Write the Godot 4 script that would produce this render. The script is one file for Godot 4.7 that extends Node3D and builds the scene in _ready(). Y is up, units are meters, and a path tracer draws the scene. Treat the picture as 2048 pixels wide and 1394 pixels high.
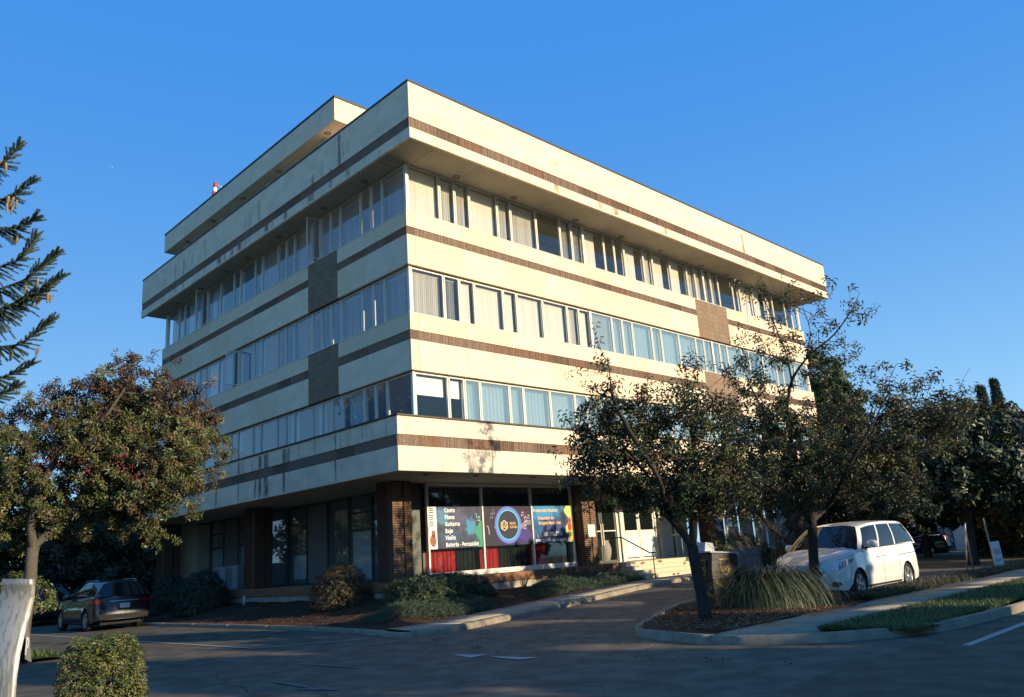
extends Node3D
# An office building on a street corner in low evening sun.
# u runs along the sunlit front, v away from it into the block; the building's street corner is u = 0, v = 0.

const YAW := 0.7863
const CORNER := Vector3(-3.1322, 0.0, -23.9316)
const EYE := 1.5
const FOCAL := 1594.76          # in pixels of the 2048 wide photograph
const PITCH := 0.2564
const ROLL := -0.07

var AX_U := Vector3(cos(YAW), 0, -sin(YAW))
var AX_V := Vector3(-sin(YAW), 0, -cos(YAW))
var FRAME := Transform3D(Basis(Vector3.UP, YAW), CORNER)
var M := {}
var boxes := {}
var taken := {}
var rng := RandomNumberGenerator.new()

func _ready() -> void:
	set_camera()
	set_sky_and_sun()
	rng.seed = 7
	make_materials()
	for stage in [build_ground, build_office, build_surroundings, build_plants, build_vehicles, build_props]:
		stage.call()

# ---------------------------------------------------------------- camera and light
func lens_axes() -> Array:
	var f := Vector3(0, sin(PITCH), -cos(PITCH))
	var r := Vector3(1, 0, 0)
	var up := Vector3(0, cos(PITCH), sin(PITCH))
	return [cos(ROLL) * r + sin(ROLL) * up, -sin(ROLL) * r + cos(ROLL) * up, f]

func set_camera() -> void:
	var a := lens_axes()
	var cam := Camera3D.new()
	cam.name = "camera"
	cam.fov = rad_to_deg(2.0 * atan(697.0 / FOCAL))
	cam.near = 0.1
	cam.far = 3000.0
	cam.transform = Transform3D(Basis(a[0], a[1], -a[2]), Vector3(0, EYE, 0))
	add_child(cam)
	cam.current = true

func set_sky_and_sun() -> void:
	var env := Environment.new()
	var sky := Sky.new()
	var sm := ProceduralSkyMaterial.new()
	sm.sky_top_color = Color(0.175, 0.425, 0.69)
	sm.sky_horizon_color = Color(0.56, 0.725, 0.80)
	sm.sky_curve = 0.15
	sm.ground_bottom_color = Color(0.12, 0.12, 0.11)
	sm.ground_horizon_color = Color(0.35, 0.42, 0.46)
	sm.sun_angle_max = 30.0
	sky.sky_material = sm
	env.sky = sky
	env.background_mode = Environment.BG_SKY
	env.background_energy_multiplier = 1.0
	env.tonemap_mode = Environment.TONE_MAPPER_LINEAR
	env.tonemap_exposure = 1.85
	env.sdfgi_enabled = true
	env.ssao_enabled = true
	env.ssil_enabled = true
	var we := WorldEnvironment.new()
	we.name = "environment"
	we.environment = env
	add_child(we)
	var sun := DirectionalLight3D.new()
	sun.name = "sun"
	sun.light_color = Color(1.0, 0.925, 0.79)
	sun.light_energy = 1.17
	sun.light_angular_distance = 0.5
	sun.shadow_enabled = true
	add_child(sun)
	var travel := (AX_V - 0.28 * AX_U + Vector3(0, -0.275, 0)).normalized()
	sun.transform = Transform3D(Basis.looking_at(travel, Vector3.UP), Vector3(0, 30, 0))

# ---------------------------------------------------------------- places
func at(u: float, y: float, v: float) -> Vector3:
	return CORNER + AX_U * u + AX_V * v + Vector3(0, y, 0)

func sight(px: float, py: float) -> Vector3:
	var a := lens_axes()
	return a[2] + a[0] * ((px - 1024.0) / FOCAL) + a[1] * ((697.0 - py) / FOCAL)

func on_ground(px: float, py: float, y := 0.0) -> Vector3:
	var d := sight(px, py)
	return Vector3(0, EYE, 0) + d * ((y - EYE) / d.y)

func at_depth(px: float, py: float, depth: float) -> Vector3:
	var d := sight(px, py)
	return Vector3(0, EYE, 0) + d * (depth / -d.z)

func uv_of(p: Vector3) -> Vector2:
	var q := p - CORNER
	return Vector2(q.dot(AX_U), q.dot(AX_V))

# the paving climbs a little from the street up to the front steps
func rise(u: float, v: float) -> float:
	return 0.27 * smoothstep(-4.0, 11.0, u) * smoothstep(-9.0, -1.5, v) * (1.0 - smoothstep(30.0, 45.0, u))

# ---------------------------------------------------------------- nodes
func numbered(called: String) -> String:
	if not taken.has(called):
		taken[called] = 0
		return called
	taken[called] += 1
	return "%s_%03d" % [called, taken[called]]

func tag(o: Node, label: String, category: String, group := "") -> void:
	o.set_meta("label", label)
	o.set_meta("category", category)
	if group != "":
		o.set_meta("group", group)

func thing(called: String, label: String, category: String, t := Transform3D(), group := "") -> Node3D:
	var o := Node3D.new()
	o.name = numbered(called)
	add_child(o)
	o.transform = t
	tag(o, label, category, group)
	return o

func part(parent: Node, called: String, mesh: Mesh, mat: Material, t := Transform3D()) -> MeshInstance3D:
	var o := MeshInstance3D.new()
	o.name = numbered(called) if parent == self else called
	o.mesh = mesh
	o.material_override = mat
	o.transform = t
	parent.add_child(o, true)
	return o

func group_node(parent: Node, called: String, t := Transform3D()) -> Node3D:
	var o := Node3D.new()
	o.name = called
	o.transform = t
	parent.add_child(o, true)
	return o

func structure(called: String, mesh: Mesh, mat: Material, t := Transform3D()) -> MeshInstance3D:
	var o := part(self, called, mesh, mat, t)
	o.set_meta("kind", "structure")
	return o

func spread(parent: Node, called: String, mesh: Mesh, mat: Material, places: Array, colors := PackedColorArray()) -> MultiMeshInstance3D:
	var mm := MultiMesh.new()
	mm.transform_format = MultiMesh.TRANSFORM_3D
	mm.use_colors = colors.size() > 0
	mm.mesh = mesh
	mm.instance_count = places.size()
	for i in places.size():
		mm.set_instance_transform(i, places[i])
		if colors.size() > 0:
			mm.set_instance_color(i, colors[i])
	var o := MultiMeshInstance3D.new()
	o.name = numbered(called) if parent == self else called
	o.multimesh = mm
	o.material_override = mat
	parent.add_child(o, true)
	return o

# many copies of a small mesh joined into one mesh, each with its own tint
func joined(parent: Node, called: String, mesh: ArrayMesh, m: Material, places: Array, colors: PackedColorArray) -> MeshInstance3D:
	var src := mesh.surface_get_arrays(0)
	var v0: PackedVector3Array = src[Mesh.ARRAY_VERTEX]
	var n0: PackedVector3Array = src[Mesh.ARRAY_NORMAL]
	var i0 = src[Mesh.ARRAY_INDEX]
	if i0 != null and i0.size() > 0:
		var v1 := PackedVector3Array()
		var n1 := PackedVector3Array()
		for i in i0:
			v1.append(v0[i]); n1.append(n0[i])
		v0 = v1; n0 = n1
	var v := PackedVector3Array()
	var n := PackedVector3Array()
	var c := PackedColorArray()
	var tint := PackedColorArray()
	tint.resize(v0.size())
	for i in places.size():
		var t: Transform3D = places[i]
		v.append_array(t * v0)
		n.append_array(Transform3D(t.basis.orthonormalized(), Vector3.ZERO) * n0)
		tint.fill(colors[i])
		c.append_array(tint)
	var arrays := []
	arrays.resize(Mesh.ARRAY_MAX)
	arrays[Mesh.ARRAY_VERTEX] = v
	arrays[Mesh.ARRAY_NORMAL] = n
	arrays[Mesh.ARRAY_COLOR] = c
	var out := ArrayMesh.new()
	out.add_surface_from_arrays(Mesh.PRIMITIVE_TRIANGLES, arrays)
	return part(parent, called, out, m)

func face_frame(origin: Vector3, x_axis: Vector3, y_axis := Vector3.UP) -> Transform3D:
	var x := x_axis.normalized()
	return Transform3D(Basis(x, y_axis, x.cross(y_axis)), origin)

# ---------------------------------------------------------------- shapes
func flat_tool() -> SurfaceTool:
	var st := SurfaceTool.new()
	st.begin(Mesh.PRIMITIVE_TRIANGLES)
	st.set_smooth_group(-1)
	return st

func smooth_tool() -> SurfaceTool:
	var st := SurfaceTool.new()
	st.begin(Mesh.PRIMITIVE_TRIANGLES)
	st.set_smooth_group(0)
	return st

func done(st: SurfaceTool) -> ArrayMesh:
	st.generate_normals()
	return st.commit()

func tri(st: SurfaceTool, a: Vector3, b: Vector3, c: Vector3, out: Vector3) -> void:
	st.add_vertex(a)
	if (c - a).cross(b - a).dot(out) >= 0.0:
		st.add_vertex(b); st.add_vertex(c)
	else:
		st.add_vertex(c); st.add_vertex(b)

func quad(st: SurfaceTool, a: Vector3, b: Vector3, c: Vector3, d: Vector3, out: Vector3) -> void:
	tri(st, a, b, c, out)
	tri(st, a, c, d, out)

func quad_uv(st: SurfaceTool, p: Array, uv: Array, out: Vector3) -> void:
	for k in [[0, 1, 2], [0, 2, 3]]:
		var o: Array = k
		if (p[o[2]] - p[o[0]]).cross(p[o[1]] - p[o[0]]).dot(out) < 0.0:
			o = [o[0], o[2], o[1]]
		for i in o:
			st.set_uv(uv[i])
			st.add_vertex(p[i])

func add_box(st: SurfaceTool, lo: Vector3, hi: Vector3) -> void:
	var p := func(i: int) -> Vector3: return Vector3(hi.x if i & 1 else lo.x, hi.y if i & 2 else lo.y, hi.z if i & 4 else lo.z)
	quad(st, p.call(0), p.call(1), p.call(3), p.call(2), Vector3(0, 0, -1))
	quad(st, p.call(4), p.call(5), p.call(7), p.call(6), Vector3(0, 0, 1))
	quad(st, p.call(0), p.call(1), p.call(5), p.call(4), Vector3(0, -1, 0))
	quad(st, p.call(2), p.call(3), p.call(7), p.call(6), Vector3(0, 1, 0))
	quad(st, p.call(0), p.call(2), p.call(6), p.call(4), Vector3(-1, 0, 0))
	quad(st, p.call(1), p.call(3), p.call(7), p.call(5), Vector3(1, 0, 0))

# a box whose edges are bevelled by b; 44 triangles, shared between boxes of one size
func box_mesh(size: Vector3, b := 0.008) -> ArrayMesh:
	var key := "%.3f %.3f %.3f %.3f" % [size.x, size.y, size.z, b]
	if boxes.has(key):
		return boxes[key]
	var h := size * 0.5
	var st := flat_tool()
	var p := func(s: Vector3, axis: int) -> Vector3:
		var q := Vector3(s.x * (h.x - b), s.y * (h.y - b), s.z * (h.z - b))
		q[axis] = s[axis] * h[axis]
		return q
	for a in 3:
		var c := (a + 1) % 3
		var d := (a + 2) % 3
		for s in [-1.0, 1.0]:
			var q := []
			for k in [[-1, -1], [1, -1], [1, 1], [-1, 1]]:
				var w := Vector3()
				w[a] = s; w[c] = k[0]; w[d] = k[1]
				q.append(p.call(w, a))
			var n := Vector3(); n[a] = s
			quad(st, q[0], q[1], q[2], q[3], n)
			for s2 in [-1.0, 1.0]:
				var w0 := Vector3(); w0[a] = s; w0[c] = s2; w0[d] = -1
				var w1 := w0; w1[d] = 1
				var nn := Vector3(); nn[a] = s; nn[c] = s2
				quad(st, p.call(w0, a), p.call(w1, a), p.call(w1, c), p.call(w0, c), nn)
	for i in 8:
		var w := Vector3(1 if i & 1 else -1, 1 if i & 2 else -1, 1 if i & 4 else -1)
		tri(st, p.call(w, 0), p.call(w, 1), p.call(w, 2), w)
	boxes[key] = done(st)
	return boxes[key]

# a tube through points with a radius at each
func add_tube(st: SurfaceTool, pts: Array, radii: Array, sides := 8, caps := true) -> void:
	var rings := []
	var side := Vector3.RIGHT
	for i in pts.size():
		var dir: Vector3 = (pts[min(i + 1, pts.size() - 1)] - pts[max(i - 1, 0)]).normalized()
		if absf(dir.dot(side)) > 0.9:
			side = Vector3.FORWARD if absf(dir.z) < 0.9 else Vector3.UP
		side = (side - dir * dir.dot(side)).normalized()
		var other := dir.cross(side)
		var ring := []
		for k in sides:
			var t := TAU * k / sides
			ring.append(pts[i] + (side * cos(t) + other * sin(t)) * radii[i])
		rings.append(ring)
	for i in pts.size() - 1:
		for k in sides:
			var k2 := (k + 1) % sides
			var mid: Vector3 = (pts[i] + pts[i + 1]) * 0.5
			quad(st, rings[i][k], rings[i][k2], rings[i + 1][k2], rings[i + 1][k], (rings[i][k] + rings[i + 1][k2]) * 0.5 - mid)
	if caps:
		for e in [0, pts.size() - 1]:
			var o: Vector3 = pts[e] - pts[1 if e == 0 else e - 1]
			for k in range(1, sides - 1):
				tri(st, rings[e][0], rings[e][k], rings[e][k + 1], o)

func tube_mesh(pts: Array, radii: Array, sides := 8) -> ArrayMesh:
	var st := smooth_tool()
	add_tube(st, pts, radii, sides)
	return done(st)

# a flat outline (x, y) given thickness along z
func slab_mesh(outline: PackedVector2Array, thick: float) -> ArrayMesh:
	var st := flat_tool()
	add_slab(st, outline, thick, Transform3D())
	return done(st)

func add_slab(st: SurfaceTool, outline: PackedVector2Array, thick: float, t: Transform3D) -> void:
	var idx := Geometry2D.triangulate_polygon(outline)
	for i in range(0, idx.size(), 3):
		for z in [-0.5, 0.5]:
			var q := []
			for k in 3:
				var p := outline[idx[i + k]]
				q.append(t * Vector3(p.x, p.y, z * thick))
			tri(st, q[0], q[1], q[2], t.basis * Vector3(0, 0, z))
	var n := outline.size()
	for i in n:
		var a := outline[i]
		var b := outline[(i + 1) % n]
		var o := Vector3(b.y - a.y, a.x - b.x, 0) * (-1.0 if Geometry2D.is_polygon_clockwise(outline) else 1.0)
		quad(st, t * Vector3(a.x, a.y, -thick / 2), t * Vector3(b.x, b.y, -thick / 2), t * Vector3(b.x, b.y, thick / 2), t * Vector3(a.x, a.y, thick / 2), t.basis * o)

# a profile of (radius, height) spun round the y axis
func lathe_mesh(profile: Array, sides := 24) -> ArrayMesh:
	var st := smooth_tool()
	for i in profile.size() - 1:
		for k in sides:
			var a := TAU * k / sides
			var b := TAU * (k + 1) / sides
			var p: Vector2 = profile[i]
			var q: Vector2 = profile[i + 1]
			var out := Vector3(cos(a), 0, sin(a)) * (q.y - p.y) + Vector3(0, p.x - q.x, 0)
			var v0 := Vector3(cos(a) * p.x, p.y, sin(a) * p.x)
			var v1 := Vector3(cos(b) * p.x, p.y, sin(b) * p.x)
			var v2 := Vector3(cos(b) * q.x, q.y, sin(b) * q.x)
			var v3 := Vector3(cos(a) * q.x, q.y, sin(a) * q.x)
			quad(st, v0, v1, v2, v3, out)
	return done(st)

func words(text: String, height: float, font_name := "Droid Sans", weight := 400, depth := 0.004, italic := false) -> TextMesh:
	var t := TextMesh.new()
	var f := SystemFont.new()
	f.font_names = PackedStringArray([font_name])
	f.font_weight = weight
	f.font_italic = italic
	t.font = f
	t.font_size = 32
	t.pixel_size = height / 23.0
	t.depth = depth
	t.curve_step = 2.0
	t.text = text
	return t

# ---------------------------------------------------------------- materials
func lin(r: float, g: float, b: float) -> Color:
	return Color(r, g, b).linear_to_srgb()

func mat(called: String, c: Color, rough := 0.8, metal := 0.0) -> StandardMaterial3D:
	var m := StandardMaterial3D.new()
	m.resource_name = called
	m.albedo_color = c
	m.roughness = rough
	m.metallic = metal
	M[called] = m
	return m

# grey noise, fine over coarse, as bytes
func grain(seed_: int, freqs: Array, weights: Array, size := 512, kind := FastNoiseLite.TYPE_SIMPLEX_SMOOTH) -> PackedFloat32Array:
	var out := PackedFloat32Array()
	out.resize(size * size)
	for k in freqs.size():
		var n := FastNoiseLite.new()
		n.seed = seed_ + k * 31
		n.noise_type = kind
		n.frequency = freqs[k]
		n.fractal_octaves = 3
		var im := n.get_seamless_image(size, size)
		im.convert(Image.FORMAT_L8)
		var d := im.get_data()
		var w: float = weights[k]
		w /= 255.0
		for i in d.size():
			out[i] += d[i] * w
	return out

func tint_image(g: PackedFloat32Array, size: int, dark: Color, light: Color, contrast := 1.0) -> Image:
	var d := PackedByteArray()
	d.resize(size * size * 3)
	var ramp := PackedByteArray()
	for i in 256:
		var c := dark.lerp(light, i / 255.0)
		ramp.append_array([c.r8, c.g8, c.b8])
	var k := 255.0 * contrast
	var b := 127.5 - 0.5 * k
	var j := 0
	for x in g:
		var t := clampi(int(x * k + b), 0, 255) * 3
		d[j] = ramp[t]
		d[j + 1] = ramp[t + 1]
		d[j + 2] = ramp[t + 2]
		j += 3
	return Image.create_from_data(size, size, false, Image.FORMAT_RGB8, d)

func grained(called: String, dark: Color, light: Color, freqs: Array, weights: Array, scale: float, rough := 0.85, contrast := 1.6, bump := 0.0, in_world := false, size := 512, seed_ := 0) -> StandardMaterial3D:
	var m := mat(called, Color.WHITE, rough)
	if rough > 0.75:
		m.metallic_specular = 0.2          # rough masonry, paving and bark hardly shine
	var g := grain(hash(called) % 1000 + seed_, freqs, weights, size)
	var im := tint_image(g, size, dark, light, contrast)
	im.generate_mipmaps()
	m.albedo_texture = ImageTexture.create_from_image(im)
	m.uv1_triplanar = true
	m.uv1_world_triplanar = in_world
	m.uv1_scale = Vector3.ONE * scale
	if bump > 0.0:
		m.heightmap_enabled = true
		m.heightmap_texture = m.albedo_texture
		m.heightmap_scale = bump
	return m

func toned(base: String, called: String, c: Color) -> StandardMaterial3D:
	var m: StandardMaterial3D = M[base].duplicate()
	m.resource_name = called
	m.albedo_color = c
	m.uv1_offset = Vector3(hash(called) % 97, hash(called) % 89, hash(called) % 83) * 0.137
	M[called] = m
	return m

func make_materials() -> void:
	grained("cream_concrete", lin(0.755, 0.61, 0.425), lin(0.875, 0.715, 0.51), [0.006, 0.05], [0.65, 0.35], 0.35, 0.9, 1.5, 0.3)
	toned("cream_concrete", "cream_concrete_b", Color(0.97, 0.975, 0.985))
	toned("cream_concrete", "cream_concrete_c", Color(0.985, 0.97, 0.95))
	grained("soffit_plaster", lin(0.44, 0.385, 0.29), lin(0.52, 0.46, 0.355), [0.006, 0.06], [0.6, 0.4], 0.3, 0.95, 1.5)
	grained("brown_rib", lin(0.222, 0.155, 0.108), lin(0.335, 0.24, 0.172), [0.02, 0.12], [0.5, 0.5], 0.8, 0.9, 1.8)
	toned("brown_rib", "brown_rib_b", Color(0.87, 0.86, 0.86))
	toned("brown_rib", "brown_rib_c", Color(1.0, 0.93, 0.9))
	grained("brown_tile", lin(0.225, 0.16, 0.108), lin(0.295, 0.215, 0.15), [0.01, 0.08], [0.5, 0.5], 0.7, 0.85, 1.8, 0.3)
	toned("brown_tile", "brown_tile_b", Color(0.95, 0.95, 0.96))
	toned("brown_tile", "brown_tile_c", Color(1.0, 0.97, 0.95))
	grained("brick_face", lin(0.12, 0.066, 0.043), lin(0.21, 0.125, 0.082), [0.03, 0.15], [0.5, 0.5], 2.0, 0.9, 1.8, 0.4)
	toned("brick_face", "brick_face_b", Color(0.85, 0.84, 0.84))
	toned("brick_face", "brick_face_c", Color(1.0, 0.9, 0.82))
	grained("mortar", lin(0.36, 0.30, 0.22), lin(0.46, 0.40, 0.30), [0.05], [1.0], 2.0, 0.95, 1.5)
	mat("dark_metal", lin(0.03, 0.026, 0.022), 0.5, 0.3)
	mat("coping_metal", lin(0.06, 0.05, 0.045), 0.55, 0.4)
	grained("frame_metal", lin(0.62, 0.58, 0.49), lin(0.70, 0.655, 0.56), [0.02], [1.0], 0.5, 0.5, 1.5)
	M["frame_metal"].metallic = 0.1
	grained("white_frame", lin(0.64, 0.60, 0.50), lin(0.74, 0.70, 0.60), [0.02], [1.0], 0.5, 0.5, 1.5)
	mat("bronze_frame", lin(0.10, 0.105, 0.09), 0.5, 0.3)
	mat("rubber_dark", lin(0.012, 0.012, 0.012), 0.9)
	var g := mat("window_glass", Color(0.35, 0.45, 0.45, 0.03), 0.02)
	g.transparency = BaseMaterial3D.TRANSPARENCY_ALPHA
	g.metallic_specular = 0.5
	var g2 := mat("tinted_glass", Color(0.62, 0.75, 0.80, 0.08), 0.02)
	g2.transparency = BaseMaterial3D.TRANSPARENCY_ALPHA
	g2.metallic = 0.25
	var g3 := mat("flank_glass", Color(0.72, 0.80, 0.84, 0.03), 0.02)
	g3.transparency = BaseMaterial3D.TRANSPARENCY_ALPHA
	g3.metallic = 0.11
	var bl := mat("blind_fabric", lin(0.80, 0.74, 0.60), 0.9)
	bl.backlight = Color(0.25, 0.23, 0.19)
	mat("shade_white", lin(0.78, 0.78, 0.74), 0.9)
	mat("curtain_pale", lin(0.52, 0.63, 0.64), 0.9)
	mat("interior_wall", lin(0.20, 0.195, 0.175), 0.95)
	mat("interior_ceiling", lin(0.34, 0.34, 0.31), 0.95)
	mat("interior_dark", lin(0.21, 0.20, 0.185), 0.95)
	mat("ceiling_tube", lin(0.8, 0.8, 0.75), 0.6)
	grained("curtain_red", lin(0.30, 0.018, 0.022), lin(0.42, 0.03, 0.035), [0.04], [1.0], 1.0, 0.85)
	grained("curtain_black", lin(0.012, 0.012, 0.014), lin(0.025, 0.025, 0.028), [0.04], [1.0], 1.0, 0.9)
	grained("plinth_paint", lin(0.235, 0.115, 0.062), lin(0.32, 0.165, 0.09), [0.01, 0.08], [0.6, 0.4], 0.6, 0.85, 1.7, 0.2)
	grained("plinth_block", lin(0.33, 0.29, 0.22), lin(0.47, 0.42, 0.33), [0.01, 0.08], [0.6, 0.4], 0.5, 0.95, 1.8, 0.5)
	grained("step_paint", lin(0.50, 0.44, 0.29), lin(0.62, 0.55, 0.38), [0.01, 0.09], [0.6, 0.4], 0.6, 0.85, 1.7, 0.2)
	mat("chipped_brown", lin(0.22, 0.10, 0.07), 0.9)
	grained("asphalt", lin(0.084, 0.065, 0.045), lin(0.164, 0.129, 0.090), [0.006, 0.16], [0.5, 0.5], 0.28, 0.85, 1.9, 0.5, true, 768)
	grained("asphalt_old", lin(0.096, 0.079, 0.058), lin(0.190, 0.157, 0.115), [0.006, 0.16], [0.5, 0.5], 0.3, 0.9, 1.9, 0.5, true, 768)
	grained("concrete_walk", lin(0.26, 0.215, 0.15), lin(0.43, 0.36, 0.26), [0.008, 0.12], [0.55, 0.45], 0.3, 0.92, 1.7, 0.4, true, 768)
	grained("concrete_kerb", lin(0.17, 0.14, 0.098), lin(0.36, 0.305, 0.22), [0.01, 0.1], [0.55, 0.45], 0.5, 0.95, 2.0, 1.0, true)
	grained("road_paint", lin(0.26, 0.24, 0.20), lin(0.50, 0.47, 0.41), [0.03, 0.15], [0.5, 0.5], 0.8, 0.8, 2.4, 0.0, true)
	grained("worn_paint", lin(0.085, 0.077, 0.062), lin(0.24, 0.23, 0.20), [0.03, 0.15], [0.5, 0.5], 0.9, 0.85, 2.6, 0.0, true)
	grained("mulch", lin(0.040, 0.021, 0.013), lin(0.135, 0.075, 0.046), [0.03, 0.16], [0.4, 0.6], 0.8, 0.97, 2.0, 3.0, true, 768)
	grained("soil", lin(0.09, 0.075, 0.045), lin(0.19, 0.16, 0.10), [0.01, 0.1], [0.5, 0.5], 0.3, 0.97, 1.8, 2.0, true)
	grained("turf", lin(0.028, 0.045, 0.012), lin(0.07, 0.10, 0.03), [0.01, 0.15], [0.4, 0.6], 0.5, 0.97, 1.8, 2.0, true)

# ---------------------------------------------------------------- the office building
const LR := 27.74
const LL := 20.17
const STRIP_R := [0, 2, 3, 4, 6, 7, 9, 11, 12, 13, 15, 16, 17, 19, 20, 22, 24, 25, 26, 27, 28, 30, 31, 33, 35, 36, 38, 40]
const STRIP_L := [0, 2, 3, 4, 6, 7, 8, 9, 11, 12, 13, 15, 16, 18, 19, 21, 23, 24, 25, 27, 28, 30]
var office: Node3D

# side 0 is the sunlit front (a = u, d = v), side 1 the shaded flank (a = v, d = u); in the frame returned, +z points out of the wall
func wall_at(side: int, a: float, y: float, d: float) -> Transform3D:
	if side == 0:
		return Transform3D(Basis(), Vector3(a, y, -d))
	return Transform3D(Basis(Vector3.UP, -PI / 2), Vector3(d, y, -a))

func wall_box(parent: Node, called: String, m: String, side: int, a0: float, a1: float, y0: float, y1: float, d0: float, d1: float, b := 0.008) -> MeshInstance3D:
	return part(parent, called, box_mesh(Vector3(a1 - a0, y1 - y0, d1 - d0), b), M[m], wall_at(side, (a0 + a1) / 2, (y0 + y1) / 2, (d0 + d1) / 2))

func plain_box(parent: Node, called: String, m: String, u0: float, u1: float, y0: float, y1: float, v0: float, v1: float, b := 0.01) -> MeshInstance3D:
	return wall_box(parent, called, m, 0, u0, u1, y0, y1, v0, v1, b)

# brown concrete strip with upright ribs, front at z = 0
func ribbed_mesh(length: float, height: float) -> ArrayMesh:
	var key := "rib %.3f %.3f" % [length, height]
	if boxes.has(key):
		return boxes[key]
	var st := flat_tool()
	var n := int(round(length / 0.046))
	var p := length / n
	var r := RandomNumberGenerator.new()
	r.seed = int(length * 1000)
	var y0 := -height / 2
	var y1 := height / 2
	for i in n:
		var x := -length / 2 + i * p
		var j := r.randf_range(-0.1, 0.1) * p
		var f := -0.012 * r.randf()
		var xs := [x, x + p * 0.22 + j, x + p * 0.34 + j, x + p * 0.76 + j, x + p * 0.88 + j, x + p]
		var zs := [-0.02, -0.02, f, f, -0.02, -0.02]
		for k in 5:
			if xs[k + 1] - xs[k] < 0.001:
				continue
			quad(st, Vector3(xs[k], y0, zs[k]), Vector3(xs[k + 1], y0, zs[k + 1]), Vector3(xs[k + 1], y1, zs[k + 1]), Vector3(xs[k], y1, zs[k]), Vector3(0, 0, 1))
		quad(st, Vector3(xs[2], y1, 0), Vector3(xs[3], y1, 0), Vector3(xs[3], y1, -0.022), Vector3(xs[2], y1, -0.022), Vector3(0, 1, 0))
		quad(st, Vector3(xs[2], y0, 0), Vector3(xs[3], y0, 0), Vector3(xs[3], y0, -0.022), Vector3(xs[2], y0, -0.022), Vector3(0, -1, 0))
	boxes[key] = done(st)
	return boxes[key]

# cream paint with drip stains at [place along the wall in m, half width, from height share, to height share, strength, colour]
func stained(called: String, length: float, streaks: Array, seed_: int) -> StandardMaterial3D:
	var w := 1024
	var h := 96
	var n := FastNoiseLite.new()
	n.seed = seed_
	n.frequency = 0.02
	n.fractal_octaves = 4
	var fine := FastNoiseLite.new()
	fine.seed = seed_ + 5
	fine.frequency = 0.22
	var im := Image.create(w, h, false, Image.FORMAT_RGB8)
	var base := Color(0.815, 0.66, 0.465)
	for x in w:
		var a := float(x) / w * length
		var near := []
		for s in streaks:
			if absf(a - s[0]) < s[1] * 2.0 + 0.1:
				near.append(s)
		var drip := fine.get_noise_2d(x * 1.3, 0.0)
		for y in h:
			var t := 1.0 - float(y) / h
			var c := base * (1.0 + 0.16 * n.get_noise_2d(x * 1.0, y * 1.6) + 0.05 * drip + 0.05 * fine.get_noise_2d(x, y * 0.35))
			for s in near:
				var k: float = clampf(1.3 - absf(a - s[0]) / s[1], 0.0, 1.0)
				k *= smoothstep(0.0, 0.08, t - s[2]) * smoothstep(0.0, 0.06, s[3] - t)
				k *= clampf(0.75 + 1.3 * fine.get_noise_2d(x * 2.1 + s[0] * 40.0, y * 0.12), 0.0, 1.0) * minf(1.0, s[4] * 1.25)
				c = c.lerp(s[5], clampf(k, 0.0, 0.92))
			im.set_pixel(x, y, Color(c.r, c.g, c.b).linear_to_srgb())
	var m := mat(called, Color.WHITE, 0.9)
	m.albedo_texture = ImageTexture.create_from_image(im)
	m.texture_repeat = false
	m.metallic_specular = 0.2
	return m

# a panel of such a wall: a slim box whose face carries its own stretch of the paint
func stained_panel(parent: Node, m: StandardMaterial3D, side: int, a0: float, a1: float, y0: float, y1: float, d: float, whole: Array) -> void:
	var st := flat_tool()
	var w := (a1 - a0) / 2
	var h := (y1 - y0) / 2
	var flip := -1.0 if side == 1 else 1.0
	var ua := [(a0 - whole[0]) / (whole[1] - whole[0]), (a1 - whole[0]) / (whole[1] - whole[0])]
	var va := [1.0 - (y0 - whole[2]) / (whole[3] - whole[2]), 1.0 - (y1 - whole[2]) / (whole[3] - whole[2])]
	var e := 0.007
	var uvs := [Vector2(ua[0], va[0]), Vector2(ua[1], va[0]), Vector2(ua[1], va[1]), Vector2(ua[0], va[1])]
	var f := [Vector3(-flip * (w - e), -h + e, 0), Vector3(flip * (w - e), -h + e, 0), Vector3(flip * (w - e), h - e, 0), Vector3(-flip * (w - e), h - e, 0)]
	var b := [Vector3(-flip * w, -h, -e), Vector3(flip * w, -h, -e), Vector3(flip * w, h, -e), Vector3(-flip * w, h, -e)]
	quad_uv(st, f, uvs, Vector3(0, 0, 1))
	for k in 4:
		var k2 := (k + 1) % 4
		var o: Vector3 = (b[k] + b[k2]) * 0.5
		quad_uv(st, [f[k], f[k2], b[k2], b[k]], [uvs[k], uvs[k2], uvs[k2], uvs[k]], o + Vector3(0, 0, 1))
		quad_uv(st, [b[k], b[k2], b[k2] - Vector3(0, 0, 0.09), b[k] - Vector3(0, 0, 0.09)], [uvs[k], uvs[k2], uvs[k2], uvs[k]], Vector3(o.x, o.y, 0))
	part(parent, "concrete_panel", done(st), m, wall_at(side, (a0 + a1) / 2, (y0 + y1) / 2, d))

func joints(a0: float, a1: float, offset: float) -> Array:
	var out := [a0]
	var x := offset
	while x < a1 - 0.5:
		if x > a0 + 0.25:
			out.append(x)
		x += 2.035
	out.append(a1)
	return out

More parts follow.
